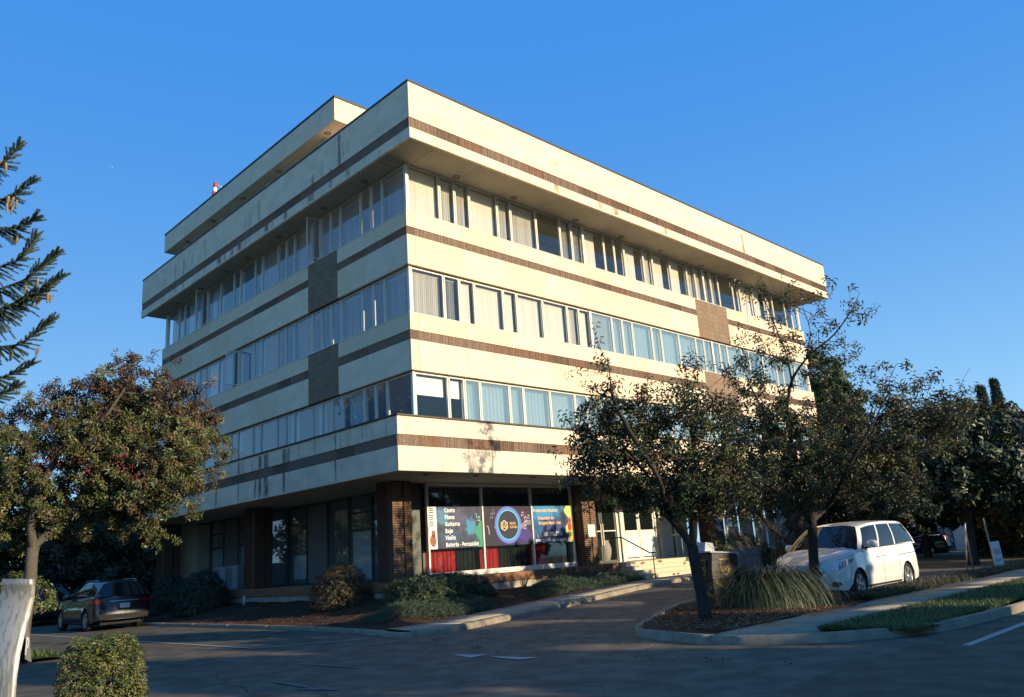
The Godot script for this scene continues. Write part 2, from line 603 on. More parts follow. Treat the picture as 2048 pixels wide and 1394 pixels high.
# one band of the wall: cream panels above and below a ribbed brown strip
func band(parent: Node, side: int, a0: float, a1: float, y: Array, d: float, m = null, whole := [], hole := []) -> void:
	var js := joints(a0, a1, 0.335)
	var cream := ["cream_concrete", "cream_concrete_b", "cream_concrete_c"]
	for i in js.size() - 1:
		var runs := [[js[i], js[i + 1]]]
		if hole.size() == 2:
			runs = []
			if js[i] < hole[0]:
				runs.append([js[i], min(js[i + 1], hole[0])])
			if js[i + 1] > hole[1]:
				runs.append([max(js[i], hole[1]), js[i + 1]])
		for r in runs:
			if r[1] - r[0] < 0.06:
				continue
			for row in [[y[0], y[1]], [y[2], y[3]]]:
				if m == null:
					wall_box(parent, "concrete_panel", cream[rng.randi() % 3], side, r[0] + 0.004, r[1] - 0.004, row[0], row[1], d, d + 0.1, 0.007)
				else:
					stained_panel(parent, m, side, r[0] + 0.004, r[1] - 0.004, row[0], row[1], d, whole)
			var len_: float = r[1] - r[0] - 0.006
			var cuts := 2 if len_ > 1.2 else 1
			for k in cuts:
				var name_: String = ["brown_rib", "brown_rib", "brown_rib_b", "brown_rib_c"][rng.randi() % 4]
				part(parent, "ribbed_strip", ribbed_mesh(len_ / cuts - 0.003, y[2] - y[1] - 0.004), M[name_], wall_at(side, r[0] + 0.003 + len_ * (k + 0.5) / cuts, (y[1] + y[2]) / 2, d + 0.012))

func frame_mesh(w: float, h: float, t := 0.045, depth := 0.07) -> ArrayMesh:
	var key := "frame %.3f %.3f %.3f %.3f" % [w, h, t, depth]
	if boxes.has(key):
		return boxes[key]
	var st := flat_tool()
	var x := w / 2
	var y := h / 2
	var z := depth / 2
	add_box(st, Vector3(-x, -y, -z), Vector3(-x + t, y, z))
	add_box(st, Vector3(x - t, -y, -z), Vector3(x, y, z))
	add_box(st, Vector3(-x + t, -y, -z + 0.002), Vector3(x - t, -y + t, z - 0.002))
	add_box(st, Vector3(-x + t, y - t, -z + 0.002), Vector3(x - t, y, z - 0.002))
	boxes[key] = done(st)
	return boxes[key]

# upright slats hanging from a rail, each turned by its angle
func blind_mesh(w: float, h: float, turn: float, share: float, seed_: int) -> ArrayMesh:
	var key := "blind %.3f %.3f %.2f %.2f %d" % [w, h, turn, share, seed_]
	if boxes.has(key):
		return boxes[key]
	var r := RandomNumberGenerator.new()
	r.seed = seed_ + 11
	var st := flat_tool()
	add_box(st, Vector3(-w / 2, h / 2 - 0.05, -0.025), Vector3(w / 2, h / 2, 0.025))
	var n := int(w * share / 0.082)
	for i in n:
		var x := -w / 2 + 0.05 + i * 0.082
		var t := turn + r.randf_range(-0.10, 0.10)
		var s := Vector3(cos(t), 0, sin(t)) * 0.044
		var c := Vector3(x, 0, 0)
		var sway := Vector3(r.randf_range(-0.006, 0.006), 0, r.randf_range(-0.006, 0.006))
		var bulge := Vector3(-s.z, 0, s.x).normalized() * 0.006
		var top := Vector3(0, h / 2 - 0.05, 0)
		var bot := Vector3(0, -h / 2 + 0.02, 0) + sway
		quad(st, c + top - s, c + top + bulge, c + bot + bulge, c + bot - s, Vector3(0, 0, 1))
		quad(st, c + top + bulge, c + top + s, c + bot + s, c + bot + bulge, Vector3(0, 0, 1))
	boxes[key] = done(st)
	return boxes[key]

# a sheet of cloth hanging in folds
func curtain_mesh(w: float, h: float, folds: float, depth := 0.04, seed_ := 0) -> ArrayMesh:
	var st := smooth_tool()
	var n := int(folds * 8)
	var r := RandomNumberGenerator.new()
	r.seed = seed_
	var ph := r.randf() * 6.0
	var row := func(t: float, y: float) -> Vector3:
		var a := t * folds * TAU + ph + 0.7 * sin(t * 9.0 + ph)
		var open: float = 1.0 + 0.25 * (0.5 - y / h)
		return Vector3((t - 0.5) * w + sin(a * 0.5) * 0.01, y, sin(a) * depth * open + sin(a * 2.3 + 1.0) * depth * 0.3)
	for i in n:
		for k in 4:
			var t0 := float(i) / n
			var t1 := float(i + 1) / n
			var y0 := -h / 2 + h * k / 4.0
			var y1 := y0 + h / 4.0
			quad(st, row.call(t0, y0), row.call(t1, y0), row.call(t1, y1), row.call(t0, y1), Vector3(0, 0, 1))
	return done(st)

# look: 0 bare, 1 slats nearly shut, 2 slats half open, 3 roller shade half down, 4 pale curtain, 5 slats over part of the width, 6 slats ajar
func window(side: int, a0: float, a1: float, y0: float, y1: float, look: int, open := 0.0, glass := "window_glass") -> void:
	var w := a1 - a0
	var h := y1 - y0
	var t := wall_at(side, (a0 + a1) / 2, (y0 + y1) / 2, 0.17)
	var o := group_node(office, "window", t)
	part(o, "frame", frame_mesh(w, h), M["frame_metal"])
	if open == 0.0:
		part(o, "pane", box_mesh(Vector3(w - 0.092, h - 0.092, 0.008), 0.001), M[glass])
	else:
		# a casement swung outwards on its upright edge
		var hinge := Transform3D(Basis(Vector3.UP, open), Vector3(w / 2 - 0.05, 0, 0.03))
		var s := Vector3(-(w - 0.1) / 2, 0, 0.02)
		part(o, "sash", frame_mesh(w - 0.1, h - 0.1, 0.04, 0.04), M["white_frame"], hinge * Transform3D(Basis(), s))
		part(o, "pane", box_mesh(Vector3(w - 0.19, h - 0.19, 0.006), 0.001), M[glass], hinge * Transform3D(Basis(), s))
	var bw := w - 0.11
	var bh := h - 0.12
	var inside := Transform3D(Basis(), Vector3(0, 0.01, -0.15))
	match look:
		1: part(o, "blind", blind_mesh(bw, bh, 0.5, 1.0, rng.randi() % 3), M["blind_fabric"], inside)
		2: part(o, "blind", blind_mesh(bw, bh, 0.95, 1.0, rng.randi() % 3), M["blind_fabric"], inside)
		3: part(o, "roller_shade", box_mesh(Vector3(bw, bh * 0.42, 0.008), 0.002), M["shade_white"], Transform3D(Basis(), Vector3(0, bh * 0.29, -0.15)))
		4: part(o, "curtain", curtain_mesh(bw, bh, 5.0 * w, 0.03, rng.randi() % 50), M["curtain_pale"], Transform3D(Basis(), Vector3(0, 0, -0.2)))
		5: part(o, "blind", blind_mesh(bw, bh, 0.55, 0.72, rng.randi() % 3), M["blind_fabric"], inside)
		6: part(o, "blind", blind_mesh(bw, bh, 1.25, 1.0, rng.randi() % 3), M["blind_fabric"], inside)

func build_office() -> void:
	office = thing("office_building", "four-storey cream office building with brown stripes and overhanging flat roof", "building", FRAME)
	var drip := Color(0.10, 0.085, 0.06)
	var black := Color(0.035, 0.032, 0.03)
	var rust := Color(0.26, 0.17, 0.115)
	var roof_front := stained("roof_front_paint", 30.0, [[7.36, 0.15, 0.0, 0.28, 0.75, rust], [7.40, 0.2, 0.5, 0.72, 0.35, rust], [9.9, 0.16, 0.0, 0.28, 0.5, rust], [10.87, 0.2, 0.0, 0.3, 0.95, drip], [14.28, 0.1, 0.0, 0.3, 0.8, rust],
		[21.0, 0.14, 0.0, 0.95, 0.6, drip], [24.6, 0.12, 0.0, 0.4, 0.8, rust], [17.0, 0.1, 0.0, 0.3, 0.4, rust], [4.0, 0.3, 0.55, 0.8, 0.2, rust], [2.2, 0.2, 0.0, 0.35, 0.15, rust], [12.0, 0.3, 0.5, 0.8, 0.2, rust]], 3)
	var left_spots := [[4.0, 0.10, 0.3, 1.0, 0.8, black], [3.5, 0.16, 0.0, 0.35, 0.5, drip], [4.6, 0.12, 0.0, 0.45, 0.5, drip], [6.0, 0.2, 0.0, 0.4, 0.5, drip], [7.8, 0.15, 0.0, 0.3, 0.7, drip], [9.3, 0.2, 0.0, 0.3, 0.75, black], [11.6, 0.2, 0.0, 0.3, 0.8, black], [12.3, 0.15, 0.0, 0.3, 0.7, drip], [13.5, 0.2, 0.0, 0.3, 0.7, black]]
	var r := RandomNumberGenerator.new()
	r.seed = 21
	for k in 46:
		left_spots.append([r.randf_range(1.5, 20.0), r.randf_range(0.03, 0.12), [0.0, 0.0, 0.45][k % 3], r.randf_range(0.25, 0.9), r.randf_range(0.12, 0.4), [drip, Color(0.75, 0.72, 0.66), drip][r.randi() % 3]])
	var roof_flank := stained("roof_flank_paint", 22.5, left_spots, 9)
	var pod_spots := [[3.24, 0.04, 0.0, 1.0, 0.85, drip], [6.46, 0.10, 0.0, 1.0, 1.0, black], [6.3, 0.28, 0.55, 1.0, 0.5, drip], [7.7, 0.2, 0.0, 1.0, 0.95, black], [8.15, 0.13, 0.0, 1.0, 1.0, black], [8.5, 0.1, 0.0, 0.5, 0.7, drip], [9.8, 0.05, 0.0, 1.0, 0.95, black], [11.65, 0.10, 0.0, 1.0, 0.6, drip], [13.2, 0.08, 0.0, 1.0, 0.7, black], [14.1, 0.08, 0.0, 1.0, 0.7, drip], [15.1, 0.06, 0.0, 1.0, 0.8, black], [16.1, 0.06, 0.0, 1.0, 0.7, black]]
	for k in 44:
		pod_spots.append([r.randf_range(0.3, 20.0), r.randf_range(0.03, 0.1), r.randf_range(0.3, 0.75), 1.0, r.randf_range(0.12, 0.42), drip])
	var pod_flank := stained("podium_flank_paint", 22.5, pod_spots, 15)
	var pod_front_spots := []
	for k in 30:
		pod_front_spots.append([r.randf_range(0.3, 29.0), r.randf_range(0.03, 0.15), r.randf_range(0.4, 0.8), 1.0, r.randf_range(0.08, 0.3), rust])
	var pod_front := stained("podium_front_paint", 31.0, pod_front_spots, 27)

	# frame of the building: floors, core and far walls
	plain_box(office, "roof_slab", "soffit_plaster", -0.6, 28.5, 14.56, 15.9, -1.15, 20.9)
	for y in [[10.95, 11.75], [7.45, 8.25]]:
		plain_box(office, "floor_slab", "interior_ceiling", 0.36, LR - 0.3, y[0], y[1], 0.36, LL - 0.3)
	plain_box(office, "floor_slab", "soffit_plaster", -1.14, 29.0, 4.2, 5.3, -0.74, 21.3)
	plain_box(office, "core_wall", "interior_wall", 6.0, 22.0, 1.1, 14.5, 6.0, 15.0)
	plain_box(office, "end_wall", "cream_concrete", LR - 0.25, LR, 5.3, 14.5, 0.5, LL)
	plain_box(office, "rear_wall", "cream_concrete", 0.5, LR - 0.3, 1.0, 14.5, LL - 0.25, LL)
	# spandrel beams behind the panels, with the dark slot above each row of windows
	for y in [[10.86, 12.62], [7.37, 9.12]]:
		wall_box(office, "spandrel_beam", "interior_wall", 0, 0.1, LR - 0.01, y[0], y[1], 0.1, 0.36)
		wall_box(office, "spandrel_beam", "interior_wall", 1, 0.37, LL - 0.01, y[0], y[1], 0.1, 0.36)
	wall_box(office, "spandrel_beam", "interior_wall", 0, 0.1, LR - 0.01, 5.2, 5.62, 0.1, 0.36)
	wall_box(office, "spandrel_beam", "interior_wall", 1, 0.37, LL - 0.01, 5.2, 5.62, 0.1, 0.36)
	# parapet and podium upstands
	wall_box(office, "parapet", "interior_wall", 0, -0.66, 28.58, 14.6, 16.42, -1.24, -1.02)
	wall_box(office, "parapet", "interior_wall", 1, -1.02, 20.96, 14.6, 16.42, -0.68, -0.46)
	wall_box(office, "parapet", "interior_wall", 0, -0.46, 28.58, 14.6, 16.42, 20.8, 21.0)
	wall_box(office, "podium_beam", "interior_wall", 0, -1.14, 29.0, 4.14, 5.6, -0.76, -0.5)
	wall_box(office, "podium_beam", "interior_wall", 1, -0.5, 21.3, 4.14, 5.6, -1.16, -0.9)

	# bands
	band(office, 0, 0.0, LR, [10.83, 11.86, 12.14, 12.68], 0.0, null, [], [16.8, 19.55])
	band(office, 0, 0.0, LR, [7.337, 8.325, 8.635, 9.18], 0.0, null, [], [16.8, 19.55])
	band(office, 1, 0.101, LL, [10.83, 11.86, 12.14, 12.68], 0.0, null, [], [4.14, 6.17])
	band(office, 1, 0.101, LL, [7.337, 8.325, 8.635, 9.18], 0.0, null, [], [4.14, 6.17])
	band(office, 0, -0.78, 28.7, [14.46, 14.83, 15.18, 16.44], -1.34, roof_front, [-1.34, 28.66, 14.46, 16.44])
	band(office, 1, -1.239, 21.08, [14.46, 14.83, 15.18, 16.44], -0.78, roof_flank, [-1.34, 21.16, 14.46, 16.44])
	band(office, 0, -1.258, 29.1, [4.09, 4.80, 5.13, 5.66], -0.86, pod_front, [-1.3, 29.7, 4.09, 5.66])
	band(office, 1, -0.759, 21.4, [4.09, 4.80, 5.13, 5.66], -1.258, pod_flank, [-0.86, 21.64, 4.09, 5.66])
	# fields of brown tile set into the bands
	for y in [[10.83, 12.68], [7.337, 9.18]]:
		for f in [[0, 16.8, 19.55, 6], [1, 4.14, 6.17, 4]]:
			for i in f[3]:
				for k in 4:
					var w: float = (f[2] - f[1]) / f[3]
					var h: float = (y[1] - y[0]) / 4
					wall_box(office, "tile", ["brown_tile", "brown_tile", "brown_tile_b", "brown_tile_c"][rng.randi() % 4], f[0], f[1] + i * w + 0.0015, f[1] + (i + 1) * w - 0.0015, y[0] + k * h + 0.0015, y[0] + (k + 1) * h - 0.0015, 0.006 + rng.randf() * 0.004, 0.09, 0.004)
	# metal copings and sills
	wall_box(office, "coping", "coping_metal", 0, -0.80, 28.72, 16.44, 16.52, -1.36, -1.0, 0.01)
	wall_box(office, "coping", "coping_metal", 1, -0.999, 21.1, 16.44, 16.52, -0.80, -0.44, 0.01)
	wall_box(office, "coping", "coping_metal", 0, -1.28, 29.12, 5.66, 5.72, -0.90, 0.08, 0.01)
	wall_box(office, "coping", "coping_metal", 1, 0.081, 21.42, 5.66, 5.72, -1.30, 0.08, 0.01)
	for y in [12.68, 9.18]:
		wall_box(office, "sill", "frame_metal", 0, -0.012, LR, y, y + 0.035, -0.012, 0.25, 0.006)
		wall_box(office, "sill", "frame_metal", 1, 0.251, LL, y, y + 0.035, -0.012, 0.25, 0.006)
	# soffit boards and the round downlights let into them
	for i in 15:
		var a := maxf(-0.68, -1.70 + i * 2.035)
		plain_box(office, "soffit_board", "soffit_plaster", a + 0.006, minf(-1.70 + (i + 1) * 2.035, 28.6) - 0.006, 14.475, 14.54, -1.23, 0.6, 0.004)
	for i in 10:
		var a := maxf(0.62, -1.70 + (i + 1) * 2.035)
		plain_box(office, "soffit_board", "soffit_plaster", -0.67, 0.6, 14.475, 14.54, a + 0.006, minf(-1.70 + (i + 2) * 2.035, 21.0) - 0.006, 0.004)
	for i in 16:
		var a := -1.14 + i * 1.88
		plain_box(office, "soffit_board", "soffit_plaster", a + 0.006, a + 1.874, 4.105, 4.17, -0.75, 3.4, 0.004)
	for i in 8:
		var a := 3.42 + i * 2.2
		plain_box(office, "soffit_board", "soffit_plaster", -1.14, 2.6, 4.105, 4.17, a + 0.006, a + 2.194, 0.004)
	var can := lathe_mesh([Vector2(0.0, 0.02), Vector2(0.075, 0.02), Vector2(0.085, -0.012), Vector2(0.11, -0.014), Vector2(0.115, 0.0)], 16)
	for u in [2.16, 4.97, 8.44, 11.4, 14.2, 17.6, 19.9, 22.9, 26.0]:
		part(office, "soffit_downlight", can, M["dark_metal"], wall_at(0, u, 14.472, -0.12))
	for v in [2.04, 4.7, 8.02, 10.69, 12.66, 15.4, 17.9]:
		part(office, "soffit_downlight", can, M["dark_metal"], wall_at(1, v, 14.472, -0.19))
	for u in [0.3, 2.3, 4.9, 7.0, 9.2, 11.5, 14.0]:
		part(office, "soffit_downlight", can, M["dark_metal"], wall_at(0, u, 4.102, -0.1))

	# windows: three storeys on the two street sides
	var rows := [[12.72, 14.46], [9.22, 10.80], [5.73, 7.31]]
	var looks_r := [
		[1, 2, 2, 1, 2, 2, 0, 6, 6, 5, 0, 0, 5, 2, 5, 5, 2, 2, 6, 6, 0, 0, 1, 5, 1, 0, 0],
		[2, 6, 1, 1, 1, 1, 1, 2, 1, 2, 4, 4, 4, 4, 4, 4, 4, 4, 4, 4, 4, 4, 0, 4, 4, 0, 4],
		[3, 3, 4, 4, 4, 4, 4, 4, 0, 4, 4, 0, 4, 4, 4, 0, 4, 4, 4, 4, 0, 4, 4, 4, 4, 4, 4]]
	for f in 3:
		for i in STRIP_R.size() - 1:
			var a0: float = 0.20 + STRIP_R[i] * 0.683
			var a1: float = 0.20 + STRIP_R[i + 1] * 0.683
			window(0, a0 + 0.012, a1 - 0.012, rows[f][0], rows[f][1], looks_r[f][i], 0.0, "tinted_glass" if f > 0 and i > [99, 8, 1][f] else "window_glass")
		for i in STRIP_L.size() - 1:
			var a0: float = 0.20 + STRIP_L[i] * 0.6555
			var a1: float = 0.20 + STRIP_L[i + 1] * 0.6555
			var open := 0.0
			if (f == 0 and (i == 6 or i == 16)) or (f == 1 and i == 13):
				open = 1.35
			var look: int = [5, 0, 0, 5, 0, 0, 0, 2, 0, 0, 2, 4, 0, 4, 0, 4, 0, 1, 4, 0, 4][i] if f < 2 else [0, 0, 0, 4, 0, 0, 4, 0, 4, 0, 0, 0, 0, 4, 0, 0, 0, 0, 0, 0, 0][i]
			window(1, a0 + 0.012, a1 - 0.012, rows[f][0], rows[f][1], look, open, "flank_glass")
		# posts at the corners
		plain_box(office, "corner_post", "white_frame", 0.10, 0.205, rows[f][0], rows[f][1], 0.10, 0.205, 0.006)
		plain_box(office, "corner_post", "white_frame", 27.53, 27.7, rows[f][0], rows[f][1], 0.10, 0.23, 0.006)
		plain_box(office, "corner_post", "white_frame", 0.10, 0.23, rows[f][0], rows[f][1], 19.88, 20.1, 0.006)
		# mullion covers standing a little proud between some windows
		for i in [9, 18]:
			var a: float = 0.20 + STRIP_R[i] * 0.683
			wall_box(office, "mullion_cover", "white_frame", 0, a - 0.07, a + 0.07, rows[f][0] + 0.002, rows[f][1] - 0.002, 0.10, 0.14, 0.006)
		# rows of ceiling lamps seen through the glass, switched off
		for i in 8:
			plain_box(office, "ceiling_lamp", "ceiling_tube", 2.0 + i * 3.2, 3.2 + i * 3.2, [14.48, 10.9, 7.4][f] - 0.03, [14.48, 10.9, 7.4][f] + 0.02, 2.6, 2.9, 0.01)
	# penthouse
	var ph := group_node(office, "penthouse")
	plain_box(ph, "wall", "cream_concrete_b", 0.9, 9.0, 15.9, 18.3, 5.4, 19.6)
	plain_box(ph, "fascia", "cream_concrete", 0.0, 10.0, 17.98, 18.93, 4.19, 20.5, 0.012)
	plain_box(ph, "coping", "coping_metal", -0.02, 10.02, 18.932, 19.03, 4.17, 20.52, 0.012)
	for v in [5.6, 10.0, 14.6, 18.6]:
		plain_box(ph, "column", "white_frame", 0.45, 0.9, 15.9, 17.98, v, v + 0.6)
	for v in [5.2, 9.12, 12.3, 15.35, 18.4]:
		part(ph, "soffit_downlight", can, M["dark_metal"], wall_at(1, v, 17.975, 0.33))
	build_ground_floor()

func pillar(u0: float, v0: float, w: float, dpt: float, bricks: bool) -> void:
	var o := group_node(office, "pillar")
	plain_box(o, "core", "mortar", u0 + 0.012, u0 + 0.395, 1.03, 4.105, v0 + 0.012, v0 + 0.3, 0.003)
	plain_box(o, "core", "mortar", u0 + 0.465, u0 + w - 0.012, 1.03, 4.105, v0 + 0.012, v0 + 0.3, 0.003)
	plain_box(o, "core", "brick_face_b", u0 + 0.012, u0 + w - 0.012, 1.03, 4.105, v0 + 0.301, v0 + dpt - 0.012, 0.003)
	var course := 0.0745
	var n := int((4.10 - 1.03) / course)
	var loose: SurfaceTool = flat_tool()
	for side in [0, 1]:
		var a0 := u0 if side == 0 else v0
		var len_ := w if side == 0 else dpt
		# the front face has an upright recess near its far end, as the photograph shows
		var groove := [0.40, 0.46] if side == 0 else [9.0, 9.0]
		for k in n:
			var y := 1.03 + k * course
			var x := -0.105 * (k % 2)
			while x < len_ - 0.02:
				var x0 := maxf(x, 0.0)
				var x1 := minf(x + 0.203, len_)
				x += 0.213
				for piece in [[x0, minf(x1, groove[0])], [maxf(x0, groove[1]), x1]]:
					if piece[1] - piece[0] < 0.03:
						continue
					var proud := rng.randf() * 0.003
					if bricks and side == 0:
						wall_box(o, "brick", ["brick_face", "brick_face", "brick_face_b", "brick_face_c"][rng.randi() % 4], 0, a0 + piece[0] + 0.001, a0 + piece[1] - 0.001, y + 0.005, y + 0.0675, v0 - proud, v0 + 0.06, 0.004)
					else:
						var t := wall_at(side, a0 + (piece[0] + piece[1]) / 2, y + 0.036, (v0 if side == 0 else u0) + 0.03 - proud)
						var hx: float = (piece[1] - piece[0]) / 2 - 0.002
						var lo := Vector3(-hx, -0.031, -0.03)
						var hi := Vector3(hx, 0.031, 0.03)
						var a := t * lo
						var b := t * hi
						add_box(loose, Vector3(minf(a.x, b.x), minf(a.y, b.y), minf(a.z, b.z)), Vector3(maxf(a.x, b.x), maxf(a.y, b.y), maxf(a.z, b.z)))
	var rest := part(o, "brickwork", done(loose), M["brick_face_b"])
	rest.set_meta("kind", "stuff")

func build_ground_floor() -> void:
	# floor, plinth and foundation
	plain_box(office, "floor_slab", "plinth_block", 0.15, 28.2, 0.72, 1.02, 1.46, 20.4)
	wall_box(office, "plinth_band", "plinth_paint", 0, 0.08, 11.05, 0.75, 1.03, 1.40, 1.5, 0.012)
	wall_box(office, "plinth_band", "plinth_paint", 0, 15.9, 28.3, 0.75, 1.03, 1.40, 1.5, 0.012)
	wall_box(office, "plinth_band", "plinth_paint", 1, 1.501, 20.5, 0.75, 1.03, 0.08, 0.18, 0.012)
	wall_box(office, "foundation", "plinth_block", 0, 0.14, 28.2, -0.3, 0.75, 1.46, 1.7, 0.01)
	wall_box(office, "foundation", "plinth_block", 1, 1.701, 20.4, -0.3, 0.75, 0.14, 0.4, 0.01)
	# brick pillars
	pillar(0.20, 1.5, 0.75, 0.85, true)
	pillar(9.15, 1.5, 0.78, 0.85, true)
	pillar(18.4, 1.5, 0.78, 0.85, false)
	pillar(26.9, 1.5, 0.78, 0.85, false)
	pillar(0.22, 10.55, 0.75, 0.9, false)
	pillar(0.22, 19.4, 0.75, 0.9, false)
	# rooms behind the glass
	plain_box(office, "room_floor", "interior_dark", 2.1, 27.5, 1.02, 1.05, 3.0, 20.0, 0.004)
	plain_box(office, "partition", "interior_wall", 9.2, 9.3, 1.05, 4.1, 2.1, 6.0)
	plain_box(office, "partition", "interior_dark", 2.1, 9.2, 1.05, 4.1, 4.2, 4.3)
	plain_box(office, "partition", "interior_wall", 2.1, 6.0, 1.05, 4.1, 12.0, 12.1)
	# shop window on the front: four uprights, sill, head, three great panes
	var shop := group_node(office, "shop_window")
	var us := [1.95, 4.37, 6.82, 9.06]
	for u in us:
		plain_box(shop, "mullion", "white_frame", u - 0.035, u + 0.035, 1.2, 4.0, 1.94, 2.06, 0.006)
	plain_box(shop, "sill", "white_frame", 1.90, 9.10, 1.03, 1.2, 1.90, 2.08, 0.01)
	plain_box(shop, "head", "white_frame", 1.90, 9.10, 4.0, 4.1, 1.93, 2.07, 0.006)
	for i in 3:
		plain_box(shop, "pane", "window_glass", us[i] + 0.036, us[i + 1] - 0.036, 1.2, 4.0, 1.996, 2.004, 0.001)
	for c in [[2.0, 3.3, "curtain_red"], [3.3, 4.35, "curtain_black"], [4.4, 5.3, "curtain_red"], [5.3, 6.8, "curtain_black"], [6.85, 7.75, "curtain_red"], [7.75, 9.0, "curtain_black"]]:
		part(shop, "curtain", curtain_mesh(c[1] - c[0], 2.9, (c[1] - c[0]) * 5.5, 0.035, int(c[0] * 10)), M[c[2]], wall_at(0, (c[0] + c[1]) / 2, 2.52, 2.3))
	for i in 3:  # black cloth strips added to stand in for shade above the banners
		part(shop, "shadow_strip", curtain_mesh(us[i + 1] - us[i] - 0.1, 0.62, 8.0, 0.02, 70 + i), M["curtain_black"], wall_at(0, (us[i] + us[i + 1]) / 2, 3.67, 2.16))
	# return wall between the pillar and the shop window, in dark bronze
	plain_box(office, "side_panel", "bronze_frame", 1.0, 1.9, 1.03, 4.1, 2.24, 2.3, 0.004)
	# entrance: two glazed doors and a white lower-panelled pair, deeper under the podium
	plain_box(office, "entrance_head", "interior_dark", 9.95, 18.4, 3.55, 4.1, 2.84, 2.9, 0.006)
	for d in [[10.3, 11.75, false], [11.78, 12.75, false], [13.25, 14.33, true], [14.36, 15.5, true]]:
		var o := group_node(office, "door", wall_at(0, (d[0] + d[1]) / 2, 2.28, 2.83))
		var w: float = d[1] - d[0]
		part(o, "frame", frame_mesh(w, 2.46, 0.09, 0.05), M["white_frame" if d[2] else "bronze_frame"])
		part(o, "pane", box_mesh(Vector3(w - 0.19, 2.26, 0.008), 0.001), M["window_glass"])
		if d[2]:
			part(o, "panel", box_mesh(Vector3(w - 0.19, 1.0, 0.03), 0.004), M["curtain_pale"], Transform3D(Basis(), Vector3(0, -0.6, 0.02)))
			part(o, "rail", box_mesh(Vector3(w - 0.19, 0.13, 0.045), 0.006), M["white_frame"], Transform3D(Basis(), Vector3(0, -0.03, 0.012)))
		else:
			part(o, "push_bar", box_mesh(Vector3(w - 0.15, 0.05, 0.05), 0.01), M["white_frame"], Transform3D(Basis(), Vector3(0, 0.05, 0.06)))
			part(o, "pull_handle", box_mesh(Vector3(0.05, 0.9, 0.05), 0.012), M["white_frame"], Transform3D(Basis(), Vector3(w / 2 - 0.05 if d[0] < 11 else -w / 2 + 0.05, -0.1, 0.06)))
	for p in [[12.78, 12.92], [13.05, 13.22], [15.53, 15.65], [15.85, 15.95]]:
		plain_box(office, "door_post", "white_frame", p[0], p[1], 1.03, 4.1, 2.78, 2.9, 0.006)
	plain_box(office, "door_head", "white_frame", 13.22, 15.53, 3.52, 3.62, 2.8, 2.88, 0.006)
	# tall glazing with cream hanging blinds further along
	var us2 := [15.98, 17.14, 18.4, 19.2, 20.6, 21.6, 23.0, 24.5, 25.8, 26.9]
	for i in us2.size() - 1:
		if i == 2:
			continue
		var o := group_node(office, "window", wall_at(0, (us2[i] + us2[i + 1]) / 2, 2.56, 2.83))
		var w: float = us2[i + 1] - us2[i] - 0.02
		part(o, "frame", frame_mesh(w, 3.04, 0.06, 0.08), M["white_frame"])
		part(o, "pane", box_mesh(Vector3(w - 0.13, 2.9, 0.008), 0.001), M["window_glass"])
		part(o, "blind", blind_mesh(w - 0.14, 2.9, 0.25, 1.0, i % 3), M["blind_fabric"], Transform3D(Basis(), Vector3(0, 0, -0.12)))
	# front steps
	for k in 5:
		plain_box(office, "step", "step_paint", 11.06, 15.88, -0.2, 1.03 - k * 0.16, 1.42 - 0.3 * (k + 1), 1.42 - 0.3 * k - 0.002 if k > 0 else 2.0, 0.012)
	plain_box(office, "landing", "step_paint", 11.06, 15.88, 1.0, 1.034, 1.42, 2.8, 0.004)
	# flank: glazing on u = 2 between the pillars
	var vs := [2.3, 3.7, 5.2, 6.67, 8.14, 9.65, 11.18, 12.66, 14.1, 15.58, 17.03, 18.41, 19.97]
	for i in vs.size() - 1:
		var a0: float = vs[i]
		var a1: float = vs[i + 1]
		var o := group_node(office, "window", wall_at(1, (a0 + a1) / 2, 2.56, 2.0))
		var w := a1 - a0 - 0.004
		part(o, "frame", frame_mesh(w, 3.05, 0.045, 0.12), M["bronze_frame"])
		if i in [4, 9]:
			part(o, "panel", box_mesh(Vector3(w - 0.1, 2.94, 0.05), 0.006), M["interior_wall"])
			continue
		part(o, "pane", box_mesh(Vector3(w - 0.1, 2.94, 0.008), 0.001), M["flank_glass"])
		if i in [2, 8, 10]:
			for y in [0.30, 0.92]:
				part(o, "rail", box_mesh(Vector3(w - 0.1, 0.07, 0.07), 0.008), M["bronze_frame"], Transform3D(Basis(), Vector3(0, y, 0.02)))
			part(o, "roller_shade", box_mesh(Vector3(w - 0.14, 1.7, 0.01), 0.002), M["curtain_pale"], Transform3D(Basis(), Vector3(0, -0.6, -0.1)))
		if i == 5:
			part(o, "door_leaf", box_mesh(Vector3(w - 0.5, 0.9, 0.03), 0.004), M["curtain_pale"], Transform3D(Basis(), Vector3(0.1, -0.85, -0.06)))

# ---------------------------------------------------------------- ground
# a sheet over a grid of (u, v) whose height is rise() + lift
func sheet(u0: float, u1: float, v0: float, v1: float, step: float, lift: Callable) -> ArrayMesh:
	var st := smooth_tool()
	var nu := maxi(1, int((u1 - u0) / step))
	var nv := maxi(1, int((v1 - v0) / step))
	var p := func(i: int, k: int) -> Vector3:
		var u := u0 + (u1 - u0) * i / nu
		var v := v0 + (v1 - v0) * k / nv
		return Vector3(u, lift.call(u, v), -v)
	for i in nu:
		for k in nv:
			quad(st, p.call(i, k), p.call(i + 1, k), p.call(i + 1, k + 1), p.call(i, k + 1), Vector3.UP)
	return done(st)

# a strip between two polylines of (u, v), with heights above the paving
func ribbon(a: Array, b: Array, ya: float, yb: float) -> ArrayMesh:
	var st := smooth_tool()
	for i in a.size() - 1:
		var q := []
		for w in [[a[i], ya], [a[i + 1], ya], [b[i + 1], yb], [b[i], yb]]:
			q.append(Vector3(w[0].x, rise(w[0].x, w[0].y) + w[1], -w[0].y))
		quad(st, q[0], q[1], q[2], q[3], Vector3.UP)
	return done(st)

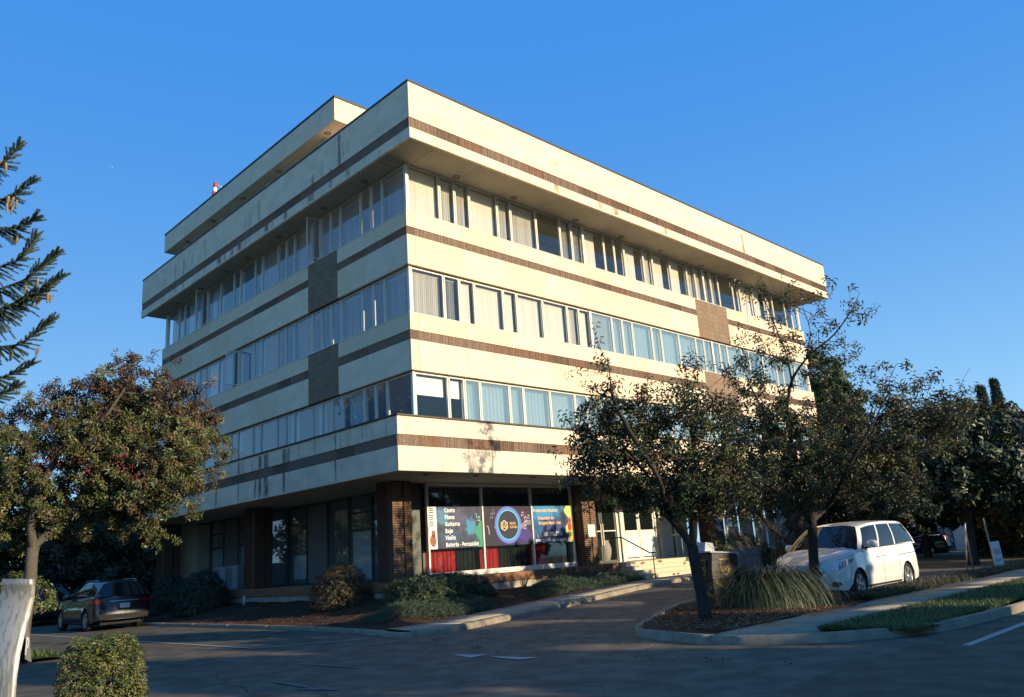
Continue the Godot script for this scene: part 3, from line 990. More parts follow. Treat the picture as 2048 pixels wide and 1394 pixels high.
func resample(line: Array, n: int) -> Array:
	var total := 0.0
	for i in line.size() - 1:
		total += line[i].distance_to(line[i + 1])
	var out := []
	for k in n + 1:
		var want := total * k / n
		for i in line.size() - 1:
			var d: float = line[i].distance_to(line[i + 1])
			if want <= d + 1e-5 or i == line.size() - 2:
				out.append(line[i].lerp(line[i + 1], clampf(want / d, 0.0, 1.0)))
				break
			want -= d
	return out

func smooth_line(line: Array, rounds := 2) -> Array:
	for r in rounds:
		var out := [line[0]]
		for i in line.size() - 1:
			out.append(line[i].lerp(line[i + 1], 0.25))
			out.append(line[i].lerp(line[i + 1], 0.75))
		out.append(line[line.size() - 1])
		line = out
	return line

func beside(line: Array, d: float) -> Array:
	var out := []
	for i in line.size():
		var t: Vector2 = (line[mini(i + 1, line.size() - 1)] - line[maxi(i - 1, 0)]).normalized()
		out.append(line[i] + Vector2(-t.y, t.x) * d)
	return out

# a kerb: separate stones set end to end along a line, each with a rounded nose; width w to the side of the line, height h above the paving
func kerb(called: String, line: Array, w: float, h: float, stone := 2.6, worn := 0.0) -> void:
	var root := Node3D.new()
	root.name = numbered(called)
	root.transform = FRAME
	root.set_meta("kind", "structure")
	add_child(root)
	var pts := resample(line, int(ceil(_length(line) / 0.2)))
	var inner := beside(pts, w)
	var per := maxi(2, int(stone / 0.2))
	var i := 0
	while i < pts.size() - 1:
		var e := mini(i + per, pts.size() - 1)
		var st := smooth_tool()
		var rings := []
		for k in range(i, e + 1):
			var a: Vector2 = pts[k]
			var b: Vector2 = inner[k]
			if k == i:
				a = a.lerp(pts[k + 1], 0.035); b = b.lerp(inner[k + 1], 0.035)
			elif k == e:
				a = a.lerp(pts[k - 1], 0.035); b = b.lerp(inner[k - 1], 0.035)
			var chip := worn * maxf(0.0, rng.randf() - 0.35)
			var ring := []
			for s in [[0.0, -0.12], [0.02, h * 0.55], [0.10 + chip, h - 0.02 - chip * 0.15], [0.26 + chip, h], [1.0, h], [1.0, -0.12]]:
				var q := a.lerp(b, minf(s[0], 1.0))
				ring.append(Vector3(q.x, rise(q.x, q.y) + s[1], -q.y))
			rings.append(ring)
		for k in rings.size() - 1:
			for s in 5:
				var o: Vector3 = [Vector3(pts[i].x - inner[i].x, 0.3, inner[i].y - pts[i].y), Vector3(pts[i].x - inner[i].x, 0.8, inner[i].y - pts[i].y), Vector3.UP, Vector3.UP, Vector3(inner[i].x - pts[i].x, 0, pts[i].y - inner[i].y)][s]
				quad(st, rings[k][s], rings[k + 1][s], rings[k + 1][s + 1], rings[k][s + 1], o)
		for g in [rings[0], rings[rings.size() - 1]]:
			for s in range(1, 5):
				tri(st, g[0], g[s], g[s + 1], g[0] - rings[rings.size() / 2][0])
		part(root, "kerb_stone", done(st), M["concrete_kerb"])
		i = e

func _length(line: Array) -> float:
	var t := 0.0
	for i in line.size() - 1:
		t += line[i].distance_to(line[i + 1])
	return t

# paint on the paving: an outline of (u, v)
func paint(called: String, outline: Array, m: String, lift := 0.007) -> void:
	var st := flat_tool()
	var poly := PackedVector2Array(outline)
	var idx := Geometry2D.triangulate_polygon(poly)
	for i in range(0, idx.size(), 3):
		var q := []
		for k in 3:
			var p := poly[idx[i + k]]
			q.append(Vector3(p.x, rise(p.x, p.y) + lift, -p.y))
		tri(st, q[0], q[1], q[2], Vector3.UP)
	structure(called, done(st), M[m], FRAME)

var front_kerb := []
var bed_outline := PackedVector2Array()
var inside := PackedVector2Array()
var flank_kerb := []

func build_ground() -> void:
	structure("ground", sheet(-600, 600, -600, 600, 60.0, func(_u, _v): return -0.16), M["soil"], FRAME)
	structure("street", sheet(-140, 160, -27.0, -14.6, 4.0, func(_u, _v): return 0.0), M["asphalt"], FRAME)
	structure("parking_lot", sheet(-14.0, 75.0, -14.6, 46.0, 1.0, func(u, v): return rise(u, v) - 0.004), M["asphalt_old"], FRAME)
	# walk along the front, edged by its kerb, and the kerb along the flank
	front_kerb = smooth_line([Vector2(-3.7, -4.55), Vector2(-2.6, -4.75), Vector2(-0.9, -4.25), Vector2(4.2, -3.05), Vector2(10.8, -1.65), Vector2(17.0, -0.9), Vector2(30.0, -0.6)], 2)
	flank_kerb = [Vector2(-2.95, 24.0), Vector2(-2.95, 10.0), Vector2(-3.05, 1.0), Vector2(-3.5, -2.6), Vector2(-3.95, -4.1), Vector2(-3.7, -4.55)]
	kerb("front_kerb", front_kerb, 0.22, 0.13, 2.4, 0.12)
	kerb("flank_kerb", smooth_line(flank_kerb, 2), 0.16, 0.10, 2.6, 0.15)
	var fk := resample(front_kerb, 60)
	var walk := Node3D.new()
	walk.name = "front_walk"
	walk.transform = FRAME
	walk.set_meta("kind", "structure")
	add_child(walk)
	var inner := beside(fk, 0.225)
	var outer := beside(fk, 1.45)
	var i := 0
	while i < 60:
		var e := mini(i + 3, 60)
		var st := smooth_tool()
		for k in range(i, e):
			var q := []
			for w in [inner[k], inner[k + 1], outer[k + 1], outer[k]]:
				q.append(Vector3(w.x, rise(w.x, w.y) + 0.128, -w.y))
			var gap := 0.006
			if k == i:
				q[0] = q[0].move_toward(q[1], gap); q[3] = q[3].move_toward(q[2], gap)
			if k == e - 1:
				q[1] = q[1].move_toward(q[0], gap); q[2] = q[2].move_toward(q[3], gap)
			quad(st, q[0], q[1], q[2], q[3], Vector3.UP)
			quad(st, q[3], q[2], q[2] - Vector3(0, 0.15, 0), q[3] - Vector3(0, 0.15, 0), Vector3(0, 0, -1))
			quad(st, q[0], q[1], q[1] - Vector3(0, 0.15, 0), q[0] - Vector3(0, 0.15, 0), Vector3(0, 0, 1))
		part(walk, "paving_slab", done(st), M["concrete_walk"])
		i = e
	structure("walk_bed", ribbon(inner, outer, 0.11, 0.11), M["soil"], FRAME)
	bed_outline = PackedVector2Array(beside(smooth_line(flank_kerb, 2), 0.09) + beside(front_kerb, 0.12) + [Vector2(30.0, 24.0)])
	# planting bed round the corner: mulch climbing from the kerb to the plinth
	structure("planting_bed", sheet(-4.1, 11.05, -4.7, 22.0, 0.1, bed_height), M["mulch"], FRAME)
	# island with its trees between the drive and the street walk
	var edge := smooth_line([Vector2(3.7, -6.9), Vector2(1.5, -7.6), Vector2(-0.6, -8.75), Vector2(-2.2, -9.55), Vector2(-2.75, -10.1), Vector2(-2.95, -10.8), Vector2(-3.3, -11.7), Vector2(-3.1, -12.8), Vector2(-2.2, -13.9), Vector2(-0.6, -14.5), Vector2(4.0, -14.6), Vector2(60.0, -14.6)], 2)
	inside = PackedVector2Array(beside(edge, -0.1))
	inside.append(Vector2(60.0, -6.9))
	structure("tree_island", sheet(-3.3, 3.5, -11.7, -6.7, 0.14, func(u, v): return island_height(u, v) if Geometry2D.is_point_in_polygon(Vector2(u, v), inside) else -0.15), M["mulch"], FRAME)
	kerb("island_kerb", edge, -0.20, 0.13, 3.0, 0.1)
	# street walk and its grass verge
	var walk2 := Node3D.new()
	walk2.name = "street_walk"
	walk2.transform = FRAME
	walk2.set_meta("kind", "structure")
	add_child(walk2)
	for k in 34:
		var a := -3.05 + k * 1.7
		var st := smooth_tool()
		var v1 := -11.65
		var v0 := -12.95
		add_box(st, Vector3(a + 0.008, -0.1, -v1), Vector3(a + 1.692, 0.115 + 0.01 * sin(k * 2.3), -v0))
		part(walk2, "paving_slab", done(st), M["concrete_walk"])
	structure("grass_verge", sheet(-2.0, 56.0, -14.45, -12.9, 0.5, func(u, v): return 0.09 + 0.03 * sin(u * 1.3 + v)), M["turf"], FRAME)
	structure("weed_strip", sheet(3.2, 56.0, -11.7, -10.75, 0.4, func(u, v): return 0.06 + 0.05 * sin(u * 2.1) * sin(v * 5.0)), M["soil"], FRAME)
	structure("verge_earth", sheet(-40.0, -11.35, -14.4, -9.9, 0.5, func(u, v): return 0.05 + 0.03 * sin(u) * cos(v * 2.0)), M["turf"], FRAME)
	structure("lot_island", sheet(-15.0, -8.6, 1.5, 24.0, 0.5, func(u, v): return 0.08 + 0.03 * sin(u * 1.7) * cos(v)), M["turf"], FRAME)
	# markings
	paint("edge_line", [Vector2(-2.9, -15.32), Vector2(60, -15.32), Vector2(60, -15.2), Vector2(-2.9, -15.2)], "road_paint")
	paint("parking_line", [Vector2(-6.2, -2.2), Vector2(-6.08, -2.2), Vector2(-6.08, 26.0), Vector2(-6.2, 26.0)], "road_paint")
	paint("parking_line", [Vector2(-6.2, -2.2), Vector2(-6.2, -2.08), Vector2(-4.15, -3.4), Vector2(-4.15, -3.52)], "road_paint")
	paint("parking_line", [Vector2(-6.1, 4.4), Vector2(-6.1, 4.52), Vector2(-3.1, 4.52), Vector2(-3.1, 4.4)], "worn_paint")
	paint("parking_line", [Vector2(-6.1, 10.4), Vector2(-6.1, 10.52), Vector2(-3.1, 10.52), Vector2(-3.1, 10.4)], "worn_paint")
	for k in 6:
		paint("parking_line", [Vector2(10.4 + k * 6.5, -10.7), Vector2(10.52 + k * 6.5, -10.7), Vector2(10.52 + k * 6.5, -8.3), Vector2(10.4 + k * 6.5, -8.3)], "worn_paint")
	# the arrow out of the drive, and a second, nearly worn away
	var spot := func(pts: Array) -> Array:
		var out := []
		for p in pts:
			out.append(uv_of(on_ground(p[0], p[1])))
		return out
	paint("lane_arrow", spot.call([[903, 1310], [977, 1309], [942, 1316.5]]), "road_paint")
	paint("lane_arrow", spot.call([[983, 1313], [1076, 1316], [1040, 1320], [990, 1315.5]]), "road_paint")
	paint("worn_arrow", spot.call([[535, 1363], [575, 1365], [640, 1376], [600, 1375]]), "worn_paint")
	paint("worn_arrow", spot.call([[640, 1372], [680, 1381], [590, 1380]]), "worn_paint")
	paint("worn_arrow", spot.call([[598, 1327], [720, 1335], [720, 1337], [598, 1329.5]]), "worn_paint")
	# cracks: thin dark seams sealed with tar
	var r := RandomNumberGenerator.new()
	r.seed = 5
	for c in [[on_ground(1010, 1356), on_ground(1260, 1384), 14], [on_ground(700, 1392), on_ground(1000, 1357), 12], [on_ground(520, 1393), on_ground(720, 1390), 8], [on_ground(430, 1352), on_ground(520, 1393), 8], [on_ground(1030, 1180), on_ground(1200, 1260), 10], [on_ground(1250, 1350), on_ground(1500, 1330), 12], [on_ground(300, 1330), on_ground(700, 1345), 18]]:
		var a := uv_of(c[0])
		var b := uv_of(c[1])
		var pts := []
		for k in c[2] + 1:
			var p := a.lerp(b, float(k) / c[2])
			pts.append(p + Vector2(r.randf_range(-0.12, 0.12), r.randf_range(-0.12, 0.12)))
		var st := flat_tool()
		for k in pts.size() - 1:
			var w := r.randf_range(0.003, 0.010)
			var t: Vector2 = (pts[k + 1] - pts[k]).normalized()
			var n := Vector2(-t.y, t.x) * w
			var q := []
			for s in [pts[k] - n, pts[k + 1] - n, pts[k + 1] + n, pts[k] + n]:
				q.append(Vector3(s.x, rise(s.x, s.y) + 0.010, -s.y))
			quad(st, q[0], q[1], q[2], q[3], Vector3.UP)
		structure("paving_crack", done(st), M["rubber_dark"], FRAME)

func bed_height(u: float, v: float) -> float:
	# distance in from the kerbs, up to the plinth
	var edge_v := -3.3 + (u + 3.0) * 0.205
	var from_walk := v - edge_v
	var kerb_u := -2.95 if v > 1.0 else lerpf(-3.05, -3.95, (1.0 - v) / 5.1)
	var from_flank := u - kerb_u - 0.13
	if not Geometry2D.is_point_in_polygon(Vector2(u, v), bed_outline):
		return -0.2
	var d := minf(from_walk, from_flank)
	if d < 0.0:
		return 0.06 + rise(u, v)
	var bump := 0.025 * sin(u * 3.1 + v) * cos(v * 2.7 - u)
	return rise(u, v) + 0.09 + (0.42 - 0.16 * smoothstep(0.5, 3.0, u)) * smoothstep(0.1, 3.2, d) * (1.0 - 0.4 * smoothstep(4.0, 11.0, u)) + bump

func island_height(u: float, v: float) -> float:
	return 0.10 + 0.05 * sin(u * 1.9) * cos(v * 1.3)

# ---------------------------------------------------------------- plants
func leaf_material(called: String, rough := 0.5, through := 0.55) -> StandardMaterial3D:
	var m := mat(called, Color.WHITE, rough)
	m.vertex_color_use_as_albedo = true
	m.backlight = Color(through, through, through * 0.6)
	return m

# a spray of leaves round a short twig; each leaf is folded along its rib
func spray_mesh(count: int, leaf_len: float, leaf_w: float, reach: float, droop: float, seed_: int) -> ArrayMesh:
	var r := RandomNumberGenerator.new()
	r.seed = seed_
	var st := flat_tool()
	for i in count:
		var a := i * 2.4 + r.randf() * 0.8
		var up := r.randf_range(-0.2, 0.7) - droop
		var dir := Vector3(cos(a), up, sin(a)).normalized()
		var base := Vector3(0, reach * (float(i) / count), 0) + dir * leaf_len * 0.2
		var side := dir.cross(Vector3(r.randf() - 0.5, 1.0, r.randf() - 0.5)).normalized()
		var n := side.cross(dir)
		var l := leaf_len * r.randf_range(0.7, 1.25)
		var w := leaf_w * r.randf_range(0.8, 1.2) * 0.5
		var mid := base + dir * l * 0.45
		var tip := base + dir * l - n * l * 0.12 - Vector3(0, droop * l * 0.25, 0)
		var fold := n * w * 0.45
		tri(st, base, mid + side * w + fold, tip, n)
		tri(st, base, mid - side * w + fold, tip, n)
	return done(st)

func in_ball(r: RandomNumberGenerator) -> Vector3:
	while true:
		var p := Vector3(r.randf_range(-1, 1), r.randf_range(-1, 1), r.randf_range(-1, 1))
		if p.length_squared() <= 1.0:
			return p
	return Vector3.ZERO

func pick(r: RandomNumberGenerator, palette: Array) -> Color:
	var c: Color = palette[r.randi() % palette.size()]
	var k := r.randf_range(0.75, 1.3)
	return Color(c.r * k, c.g * k * r.randf_range(0.92, 1.08), c.b * k)

func turned(r: RandomNumberGenerator, p: Vector3, up: Vector3, s: float) -> Transform3D:
	var y := (up + in_ball(r) * 0.7).normalized()
	var x := y.cross(in_ball(r) + Vector3(0.01, 0.02, 0.03)).normalized()
	return Transform3D(Basis(x, y, x.cross(y)).scaled(Vector3.ONE * s), p)

# limbs: polylines in the world, the first from the ground; blobs: [centre, radii, number of twigs]
# every twig grows from the nearest wood already there; limbs thicken with what they carry
func grow_tree(tree: Node3D, limbs: Array, blobs: Array, spec: Dictionary) -> void:
	var r := RandomNumberGenerator.new()
	r.seed = spec.seed
	var origin := tree.position
	var pos := PackedVector3Array()
	var parent := PackedInt32Array()
	var paths := []
	for limb in limbs:
		var path := []
		var start := -1
		if pos.size() > 0:
			var best := 1e9
			for i in pos.size():
				var d: float = pos[i].distance_squared_to(limb[0])
				if d < best:
					best = d; start = i
			path.append(start)
		var pts := []
		for k in limb.size() - 1:
			var seg: float = limb[k].distance_to(limb[k + 1])
			var n := maxi(1, int(seg / 0.22))
			for s in n:
				pts.append(limb[k].lerp(limb[k + 1], float(s) / n))
		pts.append(limb[limb.size() - 1])
		for i in range(1, pts.size() - 1):
			pts[i] = (pts[i - 1] + pts[i] * 2.0 + pts[i + 1]) / 4.0 + in_ball(r) * 0.012
		for p in pts:
			pos.append(p)
			parent.append(start)
			start = pos.size() - 1
			path.append(start)
		paths.append(path)
	var targets := []
	for b in blobs:
		for i in b[2]:
			var q := in_ball(r)
			q *= pow(q.length() + 0.001, -0.12)
			var radii: Vector3 = b[1]
			targets.append([b[0] + Vector3(q.x * radii.x, q.y * radii.y, q.z * radii.z) * 1.12, b[3] if b.size() > 3 else 1.0])
	# nearest to the wood first
	var far := []
	for t in targets:
		var best := 1e9
		for i in pos.size():
			best = minf(best, pos[i].distance_squared_to(t[0]))
		far.append([best, t[0], t[1]])
	far.sort_custom(func(a, b): return a[0] < b[0])
	var tips := []
	var leafy := []
	var heart := Vector3.ZERO
	for f in far:
		heart += f[1] / far.size()
	for f in far:
		var t: Vector3 = f[1]
		var best := 1e9
		var near := 0
		for i in pos.size():
			var q := pos[i]
			var d := q.distance_squared_to(t)
			if q.y > t.y + 0.2:
				d *= 1.5
			if d < best:
				best = d; near = i
		var from := pos[near]
		var n := maxi(2, int(sqrt(best) / 0.22))
		var path := [near]
		var at_ := near
		var bow := in_ball(r) * sqrt(best) * 0.16 + Vector3(0, sqrt(best) * 0.08, 0)
		for s in range(1, n + 1):
			var k := float(s) / n
			pos.append(from.lerp(t, k) + bow * sin(k * PI) + in_ball(r) * 0.015)
			parent.append(at_)
			at_ = pos.size() - 1
			path.append(at_)
		# now and then a long young shoot runs on past the crown
		if r.randf() < spec.get("shoots", 0.14):
			var dir := ((t - from).normalized() + (t - heart).normalized() * 0.7 + Vector3(0, 0.5, 0) + in_ball(r) * 0.5).normalized()
			var end := t
			for s in 2 + r.randi() % 3:
				end += dir * 0.2 * spec.get("shoot", 1.0)
				dir = (dir + Vector3(0, -0.08, 0) + in_ball(r) * 0.15).normalized()
				pos.append(end)
				parent.append(at_)
				at_ = pos.size() - 1
				path.append(at_)
		paths.append(path)
		tips.append(path)
		leafy.append(f[2])
	var load_ := PackedFloat32Array()
	load_.resize(pos.size())
	for path in tips:
		load_[path[path.size() - 1]] += 1.0
	for i in range(pos.size() - 1, -1, -1):
		if parent[i] >= 0:
			load_[parent[i]] += load_[i]
	var thick: float = spec.trunk
	var most := maxf(load_[0], 1.0)
	var radius := func(i: int) -> float: return maxf(spec.get("twig", 0.004), thick * pow(maxf(load_[i], 0.3) / most, 0.46))
	var wood := smooth_tool()
	var twigs := smooth_tool()
	for k in paths.size():
		var pts := []
		var radii := []
		for i in paths[k]:
			pts.append(pos[i] - origin)
			radii.append(radius.call(i))
		if pts.size() < 2:
			continue
		if k > 0 and pts.size() > 1:
			radii[0] = minf(radii[0], radii[1] * 1.25)
		if k == 0:
			radii[0] *= 1.45
			if radii.size() > 2:
				radii[1] *= 1.15
		var big: float = radii[mini(1, radii.size() - 1)]
		if big > 0.02:
			add_tube(wood, pts, radii, 9 if big > 0.05 else 6)
		else:
			add_tube(twigs, pts, radii, 3, false)
	part(tree, "trunk", done(wood), spec.bark)
	if tips.size() > 0:
		part(tree, "twigs", done(twigs), spec.bark)
	var places := []
	var colors := PackedColorArray()
	var per: float = spec.sprays
	for ti in tips.size():
		var path: Array = tips[ti]
		var tone: Array = spec.palette
		if spec.has("top_palette") and pos[path[path.size() - 1]].y > spec.top_from + r.randf_range(-0.6, 0.6):
			tone = spec.top_palette
		for s in maxi(2, int(per * leafy[ti])):
			var f: float = pow(r.randf(), 0.75) * (path.size() - 1)
			var i := int(f)
			var a := pos[path[i]]
			var b := pos[path[mini(i + 1, path.size() - 1)]]
			var p: Vector3 = a.lerp(b, f - i) + in_ball(r) * spec.get("scatter", 0.05)
			var dir := (b - a).normalized() if a.distance_to(b) > 0.01 else Vector3.UP
			places.append(turned(r, p - origin, dir + Vector3(0, spec.get("lift", 0.2), 0), r.randf_range(0.75, 1.25)))
			colors.append(pick(r, tone))
	joined(tree, "crown", spec.leaf, spec.leaf_mat, places, colors)

func blob(px: float, py: float, rx: float, ry: float, depth: float, n: int, deep := 1.0, leaves := 1.0) -> Array:
	var k := depth / FOCAL
	var d := sqrt(rx * ry) * k * deep
	return [at_depth(px, py, depth), Vector3(rx * k, ry * k, d), n, leaves]

func limb(depth: float, pts: Array) -> Array:
	var out := []
	for p in pts:
		out.append(at_depth(p[0], p[1], depth + (p[2] if p.size() > 2 else 0.0)))
	return out

func tree_at(p: Vector3, called: String, label: String, group := "") -> Node3D:
	return thing(called, label, "tree", Transform3D(Basis(), p), group)

# a tree given in the world rather than by its outline
func far_tree(p: Vector3, h: float, w: float, called: String, label: String, palette: Array, n: int, leaf: Mesh, seed_: int, group := "", low := 0.25, sprays := 14) -> void:
	var t := tree_at(p, called, label, group)
	var r := RandomNumberGenerator.new()
	r.seed = seed_
	var limbs := [[p, p + Vector3(0.1, h * 0.3, 0), p + Vector3(-0.1, h * 0.62, 0.1), p + Vector3(0, h * 0.9, 0)]]
	var blobs := []
	for k in 7:
		var a := k * 2.4 + r.randf()
		var y := lerpf(low + 0.12, 0.86, k / 6.0)
		var s := w * 0.5 * lerpf(0.62, 0.42, k / 6.0)
		var out := w * 0.5 * 0.5 * (1.15 - y * 0.8)
		blobs.append([p + Vector3(cos(a) * out, h * y, sin(a) * out), Vector3(s, h * 0.15, s), n / 7])
	grow_tree(t, limbs, blobs, {"seed": seed_, "trunk": h * 0.022, "bark": M["bark_grey"], "leaf": leaf, "leaf_mat": M["leaf"], "palette": palette, "sprays": sprays, "scatter": h * 0.03, "twig": 0.008})

# a shrub: twigs from the ground and leaves through the outer part of a rounded body
func shrub(called: String, label: String, category: String, t: Transform3D, size: Vector3, boxy: float, n: int, leaf: Mesh, palette: Array, seed_: int, leaf_scale := 1.0, stems := 26, group := "") -> Node3D:
	var o := thing(called, label, category, t, group)
	var r := RandomNumberGenerator.new()
	r.seed = seed_
	var noise := FastNoiseLite.new()
	noise.seed = seed_
	noise.frequency = 1.1
	var places := []
	var colors := PackedColorArray()
	for i in n:
		var d := in_ball(r).normalized()
		d.y = absf(d.y) * 1.0 - 0.12
		d = d.normalized()
		# superellipsoid: 2 is a ball, larger is boxier
		var e := boxy
		var k := pow(pow(absf(d.x), e) + pow(absf(d.y), e) + pow(absf(d.z), e), -1.0 / e)
		var depth := 1.0 - 0.34 * pow(r.randf(), 2.2) + 0.10 * noise.get_noise_3dv(d * 2.0) + 0.05 * noise.get_noise_3dv(d * 7.0)
		var p := Vector3(d.x * size.x / 2, d.y * size.y * 0.96 + size.y * 0.04, d.z * size.z / 2) * k * depth
		p.y = maxf(p.y, 0.02)
		places.append(turned(r, p, d + Vector3(0, 0.35, 0), leaf_scale * r.randf_range(0.7, 1.3)))
		colors.append(pick(r, palette))
	var st := smooth_tool()
	for i in stems:
		var d := in_ball(r)
		var tip := Vector3(d.x * size.x * 0.46, size.y * r.randf_range(0.55, 0.93), d.z * size.z * 0.46)
		var root := Vector3(d.x * size.x * 0.14, -0.05, d.z * size.z * 0.14)
		var mid := root.lerp(tip, 0.5) + in_ball(r) * 0.06 + Vector3(d.x, 0, d.z) * size.x * 0.06
		add_tube(st, [root, mid, tip], [0.012, 0.008, 0.003], 4, false)
	if stems > 0:
		part(o, "stems", done(st), M["bark_grey"])
	joined(o, "foliage", leaf, M["leaf"], places, colors)
	return o

func blade_mesh(length: float, w: float, bend: float) -> ArrayMesh:
	var st := smooth_tool()
	var n := 6
	var prev := []
	for i in n + 1:
		var k := float(i) / n
		var a := bend * k * k
		var c := Vector3(length * k * sin(a) * 0.9, length * k * cos(a * 0.9), 0)
		var s := Vector3(0, 0, w * 0.5 * (1.0 - pow(k, 2.5)) + 0.0006)
		var q := [c - s, c + s + Vector3(0, 0, 0)]
		if i > 0:
			quad(st, prev[0], prev[1], q[1], q[0], Vector3(-1, 0.5, 0))
		prev = q
	return done(st)

# several blades from one root
func tuft_mesh(count: int, length: float, w: float, seed_: int) -> ArrayMesh:
	var r := RandomNumberGenerator.new()
	r.seed = seed_
	var st := flat_tool()
	for i in count:
		var a := r.randf() * TAU
		var lean := r.randf_range(0.1, 0.7)
		var d := Vector3(cos(a), 0, sin(a))
		var s := Vector3(-d.z, 0, d.x) * w * 0.5
		var l := length * r.randf_range(0.55, 1.2)
		var root := d * r.randf() * length * 0.25
		var mid := root + d * l * lean * 0.35 + Vector3(0, l * 0.6, 0)
		var tip := root + d * l * lean + Vector3(0, l * r.randf_range(0.75, 1.0), 0)
		tri(st, root - s, root + s, mid + s * 0.7, -d)
		tri(st, root - s, mid + s * 0.7, mid - s * 0.7, -d)
		tri(st, mid - s * 0.7, mid + s * 0.7, tip, -d)
	return done(st)

func needle_mesh() -> ArrayMesh:
	var r := RandomNumberGenerator.new()
	r.seed = 3
	var st := flat_tool()
	for i in 84:
		var y := 0.17 * i / 84.0
		var a := i * 2.4
		var d := Vector3(cos(a), 0.9, sin(a)).normalized()
		var s := d.cross(Vector3.UP).normalized() * 0.0034
		var p := Vector3(0, y, 0)
		var tip := p + d * r.randf_range(0.030, 0.046)
		tri(st, p - s, p + s, tip, d)
		tri(st, p - s.rotated(d, 1.57), p + s.rotated(d, 1.57), tip, s)
	return done(st)

